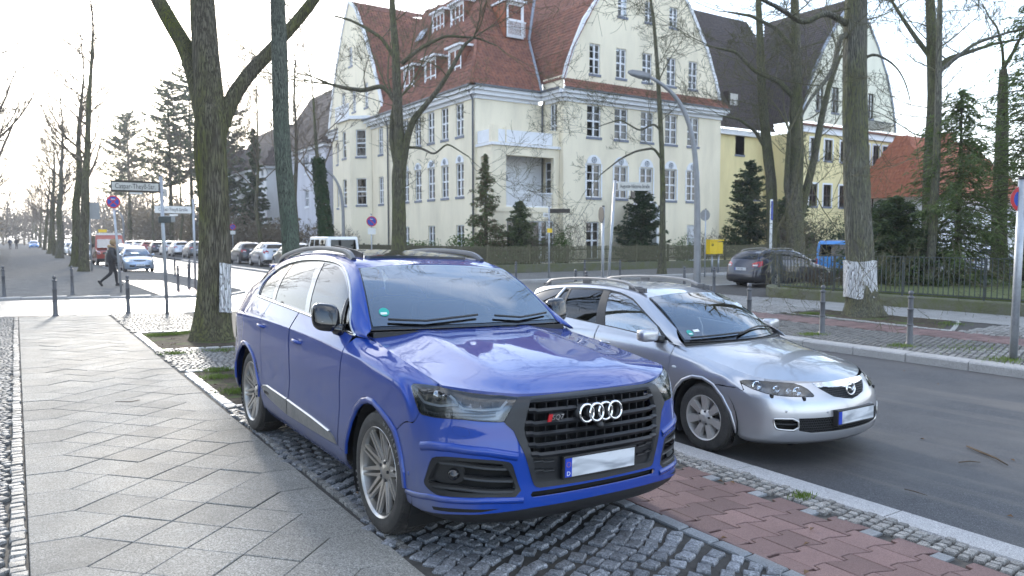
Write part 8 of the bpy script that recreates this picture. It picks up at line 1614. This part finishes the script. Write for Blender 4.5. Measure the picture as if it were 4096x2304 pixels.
# lamp posts
def lamp(label, wd, pts, dia, head, seed=0):
 P = [at(u, v, wd) for u, v in pts]; t = empty('lamp_post', tuple(P[0]), 0, label, 'lamp post'); q = MB(); A_ = np.array(P) - P[0]; L_ = np.concatenate([[0], np.cumsum(np.linalg.norm(np.diff(A_, axis=0), axis=1))]); s_ = np.linspace(0, L_[-1], 30); C_ = np.stack([np.interp(s_, L_, A_[:, k]) for k in range(3)], 1)
 for _ in range(4): C_[1:-1] = (C_[:-2] + 2 * C_[1:-1] + C_[2:]) / 4
 q.tube(C_, np.interp(s_, L_, np.array(dia) / _f * wd / 2), 14); q.build('post', 'lamp_post_grey', t, True); a, b = at(*head[0], wd) - P[0], at(*head[1], wd) - P[0]; d = b - a; ln = np.linalg.norm(d); M_ = np.array(basis((0, 0, 0), tuple(d), (0, 0, 1)))[:3, :3]; h = MB(); W = []
 for f, w_, z0, z1 in ((0, .05, -.03, .04), (.12, .13, -.05, .07), (.5, .15, -.05, .08), (.85, .11, -.04, .06), (1, .04, -.02, .03)): W += [M_ @ np.array([f * ln, s * w_, z]) + a for s, z in ((-1, z0), (1, z0), (.7, z1), (-.7, z1))]
 h.add(W, [(4 * i + k, 4 * i + (k + 1) % 4, 4 * i + 4 + (k + 1) % 4, 4 * i + 4 + k) for i in range(4) for k in range(4)] + [(3, 2, 1, 0), (16, 17, 18, 19)]); hd_ = h.build('lamp_head', 'lamp_post_grey', t, True); return t
lamp('tall curved lamp post in front of the villa gable', 27.5, [(1753, 735), (1755, 600), (1753, 450), (1747, 370), (1735, 310), (1715, 262), (1690, 228), (1660, 206), (1635, 194)], [19, 17, 14, 13, 12, 11, 10, 9, 8], ((1638, 196), (1579, 181)))
lamp('curved lamp post left of the forked tree', 48, [(865, 640), (863, 520), (857, 478), (845, 450), (822, 426), (795, 414), (775, 409)], [8, 8, 7, 6, 6, 5, 5], ((776, 409), (756, 408))); lamp('small distant lamp post over the left pavement row', 95, [(497, 620), (497, 560), (493, 540), (484, 532)], [4, 4, 3, 3], ((485, 533), (476, 531))); lamp('distant lamp post above the red van', 75, [(312, 650), (311, 560), (306, 540), (296, 531)], [5, 5, 4, 3], ((297, 532), (286, 531)))
q = MB(); 
# yellow letter box on its post
p0 = at(1795, 684, 40.5); PB = empty('letter_box', (p0[0], p0[1], 0), rad(-18), 'yellow letter box on posts before the villa fence', 'letter box'); q = MB(); q.bevbox((-.36, -.22, 1.0), (.10, .22, 1.72), .04); q.build('box', 'post_yellow', PB); q = MB(); q.bevbox((.12, -.20, 1.02), (.42, .20, 1.66), .04); q.build('box', 'post_yellow', PB); q = MB(); q.box((-.40, -.25, 1.70), (.46, .24, 1.78)); q.build('box_roof', 'post_yellow', PB, bevel=.02)
q = MB(); q.torus((-.20, -.225, 1.50), (0, 1, 0), .05, .012, 18, 6); q.tube([(-.26, -.225, 1.45), (-.14, -.225, 1.50)], .012, 6); q.build('horn_emblem', 'ink_black', PB)
for x in (-.10, .28): q = MB(); q.cyl((x, 0, 0), (x, 0, 1.02), .05, n=12); q.build('post', 'galvanised', PB, True)
# gate piers far down the street
for x, y, lab in ((20.6, 101.5, 'reddish brick pier at the end of the picket fence'),): q = MB(); q.bevbox((x - .25, y - .25, 0), (x + .25, y + .25, 2.2), .03); tag(q.build('brick_pier', 'brick_pier'), lab, 'pier')
def at2(u, v, z=-.145): d = at(u, v, 1) - np.array([0, 0, HC]); return np.array([0, 0, HC]) + d * (z - HC) / d[2]
for nm, lab, pts, r_, mat in (('stick', 'broken stick lying on the asphalt at the right', [at2(2432, 1122), at2(2470, 1138), at2(2505, 1152), at2(2535, 1170)], [.007, .011, .009, .005], 'twig'), ('stick', 'short dark twig on the asphalt near the long stick', [at2(2412, 1163), at2(2440, 1160), at2(2466, 1163)], [.005, .005, .003], 'twig'), ('stick', 'thin twig lying on the near asphalt by the kerb', [at2(2275, 1230), at2(2300, 1236), at2(2332, 1246)], [.003, .004, .002], 'twig'), ('stick', 'short twig lying on the left slabs', [(.86, 9.3, .03), (1.0, 9.2, .032), (1.1, 9.25, .03)], [.004, .004, .003], 'twig')):
 q = MB(); q.tube(pts, r_, 6); tag(q.build(nm, mat, None, True), lab, 'stick')
rl = np.random.default_rng(3); C_ = np.concatenate([np.stack([rl.uniform(1.9, 3.4, 60), rl.uniform(8.5, 16, 60), 0 * rl.random(60)], 1), np.stack([rl.uniform(1.9, 5, 26), rl.uniform(2, 9, 26), 0 * rl.random(26)], 1), np.stack([rl.uniform(12.2, 19, 70), rl.uniform(4, 14, 70), 0 * rl.random(70)], 1), np.stack([rl.uniform(5.3, 11, 40), rl.uniform(1, 9, 40), 0 * rl.random(40)], 1)]); C_[:, 2] = [(zroad(x) if 5.24 < x < 11.85 else zg(x)) + .014 for x in C_[:, 0]]; T_ = np.stack([np.cos(C_[:, 0] * 99), np.sin(C_[:, 0] * 99), 0 * C_[:, 0]], 1); N_ = np.stack([rl.normal(0, .2, len(C_)), rl.normal(0, .2, len(C_)), np.ones(len(C_))], 1); lf = leaf_mesh('fallen_leaves', C_, N_, T_, .03, .05, 'dead_leaf', None); tag(lf, 'scattered small dead leaves on pavement and road', 'leaves', kind='stuff')
# grass tufts in the tree pits and at the kerbs
def tufts(parent, xs, n, h=.05, mat='grass_blade', name='grass'):
 r = np.random.default_rng(int(abs(xs[0][0] * 100))); C_ = []
 for x, y, s_, k in xs: C_.append(np.stack([r.normal(x, s_, int(n * k)), r.normal(y, s_ * .7, int(n * k)), np.zeros(int(n * k))], 1))
 C_ = np.concatenate(C_); C_[:, 2] = [(zg(x)) + h * .4 for x in C_[:, 0]]; m = len(C_); T_ = np.stack([r.normal(0, .35, m), r.normal(0, .35, m), np.ones(m)], 1); T_ /= np.linalg.norm(T_, axis=1)[:, None]; a = r.uniform(0, 6.28, m); N_ = np.stack([np.cos(a), np.sin(a), 0 * a], 1); N_ -= T_ * (N_ * T_).sum(1)[:, None]; N_ /= np.linalg.norm(N_, axis=1)[:, None]; o = leaf_mesh(name, C_, N_, T_, .006, h * r.uniform(.6, 1.5, m), mat, parent); o['kind'] = 'stuff'; return o
tag(tufts(None, [(2.2, 15.6, .13, 1), (2.5, 15.7, .14, 1), (2.9, 15.9, .15, .8), (2.3, 11.0, .12, .9), (2.9, 10.9, .15, 1), (2.2, 10.4, .12, .7), (2.2, 9.3, .14, 1.2), (2.05, 12.9, .1, .6), (2.8, 13.0, .15, .6), (16.0, 11.2, .2, .7), (16.6, 8.2, .2, .6), (12.5, 7.0, .15, .6), (12.6, 8.8, .15, .6), (12.4, 5.3, .2, .8), (13.2, 6.2, .4, .6), (4.8, 3.4, .05, .2)], 420), 'green grass tufts in the tree pits and along the kerbs', 'grass', kind='stuff')
# ---------------------------------------------------------------- background cars, built once per kind and copied
_ES = estate_surfaces()
class Warp:
 """the estate's surfaces reshaped: length, width, height and a shortened tail"""
 def __init__(s, S, fs, fw_, fh, tail=0, roofh=0): s.S = S; s.p = (fs, fw_, fh, tail, roofh); s.nu = S.nu; s.nv = S.nv
 def ev(s, u, v):
  P = s.S.ev(u, v).copy(); fs, fw_, fh, tail, rh = s.p; S_ = P[:, 0]; P[:, 2] = P[:, 2] * fh + rh * np.clip((P[:, 2] - .9) / .5, 0, 1)
  P[:, 0] = np.where(S_ > 2.4, 2.4 + (S_ - 2.4) * (1 - tail), S_) * fs; P[:, 1] *= fw_; return P
 nrm = Surf.nrm
def proto(label, fs=1, fw_=1, fh=1, tail=0, rh=0, paint='paint_silver', rails=False, group=None, wheel_r=.318, wb=(.98, 3.655)):
 S = {k: Warp(q, fs, fw_, fh, tail, rh) for k, q in _ES.items()}; tl = lambda s_: (2.4 + (s_ - 2.4) * (1 - tail) if s_ > 2.4 else s_) * fs; L_ = tl(4.71); root = empty('parked_car', (0, 0, 0), 0, label, 'car', group); c = Car(root, S, L_, paint); h = .13
 body = [(0, .1), (0, 8), (4, 8), (9, 8), (14, 8), (19, 8), (19, .3), (17, .3), (15.55, .6), (15.5, 2.0), (15.35, 3.2), (15.05, 4.3), (14.7, 4.95), (14.3, 5.0), (13.9, 4.7), (13.6, 4.0), (13.45, 2.6), (13.45, .4), (9.35, .3), (9.30, 2.4), (9.286, 2.919), (9.128, 3.833), (8.827, 4.568), (8.43, 5.02), (7.987, 5.07), (7.464, 4.6), (7.02, 3.855), (6.735, 2.875), (6.6, 2.0), (6.5, .5)]
 bo_ = c.panel('body', paint, 'low', body, h=h, both=True); c.panel('hood', paint, 'hd', [(0, .02), (5, .02), (5, 5.2), (4.7, 5.75), (4.2, 6), (0, 6)], h=h, both=True); c.panel('roof', paint, 'rf', [(0, 0), (3, 0), (3, 6), (0, 6)], h=h, both=True)
 c.panel('windscreen', 'screen_glass', 'ws', [(0, .05), (2.95, .05), (2.95, 2.95), (0, 2.95)], h=h, both=True, rim=0); fr = c.panels('window_frame', paint, 'gs', [(.05, 0), (9.95, 0), (9.95, 5), (.05, 5)], [MDL], h=h, both=True); c.panels('pillar_trim', 'black_plastic', 'gs', MDL, [Wf, Wr, Wt], h=h, both=True, off=-.006, rim=0, parent=fr)
 for q_ in (Wf, Wr, Wt): c.panels('side_window', 'tint_glass', 'gs', q_, h=h, both=True, off=-.01, rim=0, parent=fr)
 tg_ = c.panel('rear_window', 'tint_glass', 'tg', [(0, .35), (2.6, .35), (2.6, 2.7), (0, 2.7)], h=h, both=True, rim=0, off=.004); c.panel('tailgate', paint, 'tg', [(0, 0), (3, 0), (3, 3), (0, 3)], h=h, both=True, rim=0)
 c.panels('headlight', 'lamp_bulb', 'low', MHL, h=h, both=True, off=.004, rim=.01); c.panel('grille', 'grille_black', 'low', MCH[:4] + [(1.3, 6.8), (0, 6.2)], h=h, both=True, off=.004, rim=0); c.panel('intake', 'grille_black', 'low', [(0, 3.3), (3, 3.3), (3, 2.2), (0, 2.1)], h=h, both=True, off=.003, rim=0)
 lt = c.panels('tail_light', 'tail_red', 'low', [(16.35, 7.7), (17.35, 7.6), (17.9, 7.2), (17.85, 6.2), (17.0, 6.1), (16.5, 6.6)], h=h, both=True, off=.006, rim=.01); c.panels('reversing_lamp', 'tail_white', 'low', [(17.2, 6.9), (17.8, 6.9), (17.8, 6.5), (17.2, 6.5)], h=h, both=True, off=.010, rim=0, parent=lt)
 c.panel('rear_bumper_trim', 'black_plastic', 'low', [(19, 2.6), (17, 2.6), (16.3, 2.2), (16.3, 1.2), (17.2, .8), (19, .8)], h=h, both=True, off=.006, rim=0)
 for nm, y, z, sg in (('number_plate', -L_ / 2 + .005, .43 * fh, -1), ('number_plate', L_ / 2 - .06, .74 * fh, 1)):
  q = MB(); q.box((-.26, y - .012 + (.02 if sg > 0 else 0), z - .055), (.26, y + .012 + (.02 if sg > 0 else 0), z + .055)); p = q.build(nm, 'plate_white', root); q = MB(); x0 = -.262 if sg < 0 else .222; q.box((x0, y - .014 + (.02 if sg > 0 else 0), z - .05), (x0 + .04, y + .014 + (.02 if sg > 0 else 0), z + .05)); q.build('plate_band', 'plate_blue', p)
 if rails:
  for sg in (-1, 1):
   q = MB(); pts = [c.at('rf', 2.8, v_, sg, .002) + np.array([0, 0, .05 * min(1, min(v_ - .7, 5.6 - v_) * 3)]) for v_ in np.linspace(.72, 5.55, 14)]; q.sweep(pts, [(-.016, -.014), (.016, -.014), (.012, .014), (-.012, .014)]); q.build('roof_rail', 'rail_light', root)
 q = MB(); q.box((-.5 * fw_, -L_ * .45, .2), (.5 * fw_, L_ * .45, .55)); q.box((-.7 * fw_, -L_ * .2, .2), (.7 * fw_, L_ * .18, .8 * fh)); q.build('underbody', 'underbody', root)
 for x_ in (-.36, .36):
  for y_ in (-.05, .8): q = MB(); q.box((x_ - .2, y_, .5), (x_ + .2, y_ + .14, 1.02 * fh)); q.box((x_ - .1, y_ + .03, 1.03 * fh), (x_ + .1, y_ + .12, 1.17 * fh)); q.build('seat', 'seat', root)
 for sg in (-1, 1):
  V, F = superell((.94 * sg * fw_, tl(1.62) - L_ / 2, 1.02 * fh), (.10, .06, .06), .6, .6, 12, 8); MB().add(V, F).build('wing_mirror', paint, root, True)
  for s_ in wb: wheel(root, (.775 * sg * fw_, tl(s_) - L_ / 2, wheel_r), sg, wheel_r, .21, .2, 'far', 'rim_silver', segs=24)
 return root
def dupe(root, loc, rz, label, paint=None, old=None, group=None, sc=1):
 def cp(o, par):
  n = o.copy(); COL.objects.link(n); n.parent = par
  if paint and n.type == 'MESH' and n.data.materials and n.data.materials[0] == MT(old): n.material_slots[0].link = 'OBJECT'; n.material_slots[0].material = MT(paint)
  for ch in list(o.children): cp(ch, n)
  return n
 n = cp(root, None); n.location = loc; n.rotation_euler = (0, 0, rz); n['label'] = label; n.scale = (sc, sc, sc)
 return n
PI = math.pi
oc = proto('dark estate car with roof rails seen from behind beside the iron railing', 1.03, 1.025, 1.0, 0, 0, 'paint_navy', True, wheel_r=.335); oc.location = (25.45, 19.25, -.06); oc.rotation_euler = (0, 0, PI / 2)
text_obj('plate_lettering', 'B·FL 882', .085, 'ink_black', [c for c in oc.children if c.name.startswith('number_plate')][1], basis((0, 4.71 * 1.03 / 2 - .06 + .033, .74), (-1, 0, 0), (0, 0, 1)), .001, sx=.85)
est = proto('silver family car with a red tail light parked right of the mossy tree', .93, 1.0, 1.05, .12, .04, 'paint_silver', group='cars parked along the street'); est.location = (14.1, 51.3, 0); est.rotation_euler = (0, 0, PI)
hat = proto('pale blue hatchback facing the camera at the far corner', .90, .96, 1.0, .26, .03, 'paint_iceblue', group='cars parked along the street'); hat.location = (6.15, 51.4, -.17)
text_obj('plate_lettering', 'HC·DD 1109', .09, 'ink_black', [c for c in hat.children if c.name.startswith('number_plate')][0], basis((.02, -((2.4 + 2.31 * .74) * .9) / 2 - .0085, .43), (1, 0, 0), (0, 0, 1)), .001, sx=.78)
for src, loc, rz, lab, pt, old in [(est, (14.0, 45.4, 0), PI, 'dark green car between the silver family car and the white off-roader', 'paint_darkgreen', 'paint_silver'), (est, (14.1, 57.0, 0), PI, 'black car with red tail lights just right of the mossy tree', 'paint_black', 'paint_silver'), (est, (14.2, 76.5, 0), PI, 'dark car hidden mostly by the mossy tree trunk', 'paint_grey', 'paint_silver'), (est, (14.0, 83.5, 0), PI, 'grey car second left of the mossy tree', 'paint_silver', 'paint_silver'), (est, (14.2, 90.5, 0), PI, 'silver people carrier left of the mossy tree', 'paint_white', 'paint_silver'), (hat, (14.0, 98, 0), PI, 'dark blue hatchback behind the silver people carrier', 'paint_navy', 'paint_iceblue'), (hat, (14.0, 106, 0), PI, 'red hatchback in the far right parking row', 'paint_red', 'paint_iceblue'), (est, (14.0, 114, 0), PI, 'white estate in the far right parking row', 'paint_white', 'paint_silver'), (hat, (14.0, 124, 0), PI, 'silver hatchback at the end of the far right parking row', 'paint_silver', 'paint_iceblue'),
  (est, (5.95, 57.2, -.17), 0, 'dark car between the pale blue hatchback and the red van', 'paint_grey', 'paint_silver'), (est, (5.9, 76.5, -.17), 0, 'silver car behind the red van', 'paint_silver', 'paint_silver'), (hat, (5.9, 84, -.17), 0, 'white hatchback second behind the red van', 'paint_white', 'paint_iceblue'), (est, (5.9, 92, -.17), 0, 'black estate third behind the red van', 'paint_black', 'paint_silver'), (hat, (5.9, 100, -.17), 0, 'silver hatchback fourth behind the red van', 'paint_silver', 'paint_iceblue'), (est, (5.9, 109, -.17), 0, 'white estate fifth behind the red van', 'paint_white', 'paint_silver'), (hat, (5.9, 118, -.17), 0, 'dark hatchback sixth behind the red van', 'paint_grey', 'paint_iceblue'), (est, (5.9, 128, -.17), 0, 'pale estate farthest in the left parking row', 'paint_silver', 'paint_silver'), (hat, (3.0, 175, -.05), 0, 'blue car parked at the far end of the left pavement', 'paint_azure', 'paint_iceblue'),
  (hat, (36.2, 15.6, .02), PI / 2, 'silver hatchback on the drive behind the right railing', 'paint_silver', 'paint_iceblue'), (est, (36.6, 12.3, .02), PI / 2, 'dark car on the drive nearest the right edge', 'paint_black', 'paint_silver'), (hat, (36.5, 21.6, -.08), PI / 2, 'dark blue car parked beyond the bright blue van', 'paint_navy', 'paint_iceblue')]:
 d_ = dupe(src, loc, rz, lab, pt, old); d_['group'] = 'cars parked along the street'
# boxy vans: slab sides with inset windows
def van(label, W_, L_, H, zb, paint, nose, glass_z, loc, rz, name='parked_van', front=True, roof=None, wheels=.34, sidewin=((.1, .3), (.34, .6), (.64, .9)), lights='front'):
 t = empty(name, loc, rz, label, 'van'); w_ = W_ / 2; l2 = L_ / 2
 prof = [(-l2, zb), (l2, zb), (l2, H * .55), (l2 - .06, H - .10), (l2 - .16, H), (-l2 + nose[1] + .12, H), (-l2 + nose[1] - .05, H - .05), (-l2 + nose[0] + .02, nose[2] + .04), (-l2 + nose[0] - .06, nose[2]), (-l2 + .10, nose[2] - .14), (-l2 + .01, nose[2] - .3)]
 q = MB(); sec = [(1.0, 0), (1.0, 1)]; n = len(prof); V = []
 rows = [(-w_, 0.), (w_, 0.)]
 def tx(z): return w_ - max(0, z - glass_z) * .12
 for sg in (-1, 1): V += [(sg * tx(z), y, z) for y, z in prof]
 q.add(V, [tuple(range(n)), tuple(range(2 * n - 1, n - 1, -1))] + [(i, n + i, n + (i + 1) % n, (i + 1) % n) for i in range(n)]); b = q.build('body', paint, t, recalc=True, bevel=.06)
 for p in b.data.polygons: p.use_smooth = False
 z0, z1 = glass_z, H - .16
 for sg in (-1, 1):
  for f0, f1 in sidewin:
   y0 = -l2 + nose[1] - .1 + (L_ - nose[1]) * f0; y1 = -l2 + nose[1] - .1 + (L_ - nose[1]) * f1; q = MB(); q.add([(sg * (tx(z0) + .008), y0 - .15 * (f0 < .2), z0), (sg * (tx(z0) + .008), y1, z0), (sg * (tx(z1) + .008), y1, z1), (sg * (tx(z1) + .008), y0 + .12 * (f0 < .2), z1)], [(0, 1, 2, 3)]); q.build('side_window', 'tint_glass', t)
  for y in (-l2 + .85, l2 - .85): wheel(t, ((w_ - .11) * sg, y, wheels), sg, wheels, .2, .2, 'far', 'rim_silver', segs=20)
  V, F = superell(((w_ + .12) * sg, -l2 + nose[0] + .25, z0 + .12), (.10, .06, .14), .6, .6, 12, 8); MB().add(V, F).build('wing_mirror', 'black_plastic', t, True)
 ya, yb = -l2 + nose[0] - .02, -l2 + nose[1] - .02; za, zb_ = nose[2] + .10, H - .14; q = MB(); q.add([(-tx(za) + .12, ya - .03, za), (tx(za) - .12, ya - .03, za), (tx(zb_) - .1, yb - .06, zb_), (-tx(zb_) + .1, yb - .06, zb_)], [(0, 1, 2, 3)]); q.build('windscreen', 'screen_glass', t)
 q = MB(); q.add([(-w_ + .18, l2 + .012, z0), (w_ - .18, l2 + .012, z0), (w_ - .22, l2 - .035, z1), (-w_ + .22, l2 - .035, z1)], [(3, 2, 1, 0)]); q.build('rear_window', 'tint_glass', t)
 for sg in (-1, 1):
  q = MB(); q.bevbox((sg * (w_ - .14) - .10, -l2 - .01, nose[2] - .36), (sg * (w_ - .14) + .10, -l2 + .10, nose[2] - .14), .02); q.build('headlight', 'lamp_bulb', t); q = MB(); q.bevbox((sg * (w_ - .07) - .06, l2 - .05, glass_z - .5), (sg * (w_ - .07) + .06, l2 + .012, glass_z - .1), .01); q.build('tail_light', 'tail_red', t)
 for y in (-l2 - .03, l2 + .03): q = MB(); q.box((-.26, y - .012, .52), (.26, y + .012, .63)); q.build('number_plate', 'plate_white', t); q = MB(); q.box((-w_, min(y, y * .985) - .03, zb - .04), (w_, max(y, y * .985) - .03 + .06, zb + .22)); q.build('bumper', 'black_plastic', t, bevel=.03)
 q = MB(); q.box((-w_ * .6, -l2 - .02, nose[2] - .36), (w_ * .6, -l2 + .02, nose[2] - .2)); q.build('grille', 'grille_black', t)
 if roof: q = MB(); q.bevbox((-w_ + .16, -l2 + nose[1] + .1, H - .01), (w_ - .16, l2 - .2, H + .10), .03); q.build('roof_panel', roof, t)
 return t
rv = van('red van with white roof and roof rack facing the camera', 1.98, 5.2, 2.28, .34, 'paint_red', (1.0, 1.75, 1.22), 1.35, (5.85, 64.5, -.17), 0, roof='paint_white'); 
for y in (-1.0, .4, 1.8): q = MB(); q.box((-.85, y, 2.42), (.85, y + .06, 2.46)); q.build('roof_rack', 'rail_light', rv)
q = MB(); q.box((-.62, -.4, 2.46), (-.1, .2, 2.68)); q.build('roof_box', 'post_yellow', rv)
van('white boxy off-road car showing above the blue SUV roof', 1.76, 4.4, 1.93, .45, 'paint_white', (1.25, 1.55, 1.15), 1.22, (14.2, 39.7, 0), PI, 'parked_off_roader', wheels=.38, sidewin=((.06, .28), (.33, .56), (.62, .9)))
kb = van('bright blue van seen from behind over the iron railing', 1.72, 4.0, 1.80, .30, 'paint_azure', (.95, 1.5, 1.0), 1.12, (31.4, 19.6, -.06), PI / 2, wheels=.31)
for y in (-.55, .55): q = MB(); q.box((y - .02, -.9, 1.80), (y + .02, 1.6, 1.84)); q.build('roof_rail', 'rail_grey', kb)
# ---------------------------------------------------------------- hazy winter air
hb = NB('haze_air'); pv_ = hb.n('ShaderNodeVolumePrincipled'); pv_.inputs['Color'].default_value = (.93, .95, 1, 1); pv_.inputs['Density'].default_value = .0005; pv_.inputs['Anisotropy'].default_value = .3; hb.L(pv_.outputs[0], hb.out.inputs['Volume'])
hz_o = MB().box((-120, -60, -1.6), (160, 360, 32)).build('haze', 'haze_air'); tag(hz_o, 'thin pale winter haze filling the street', 'haze', kind='stuff')
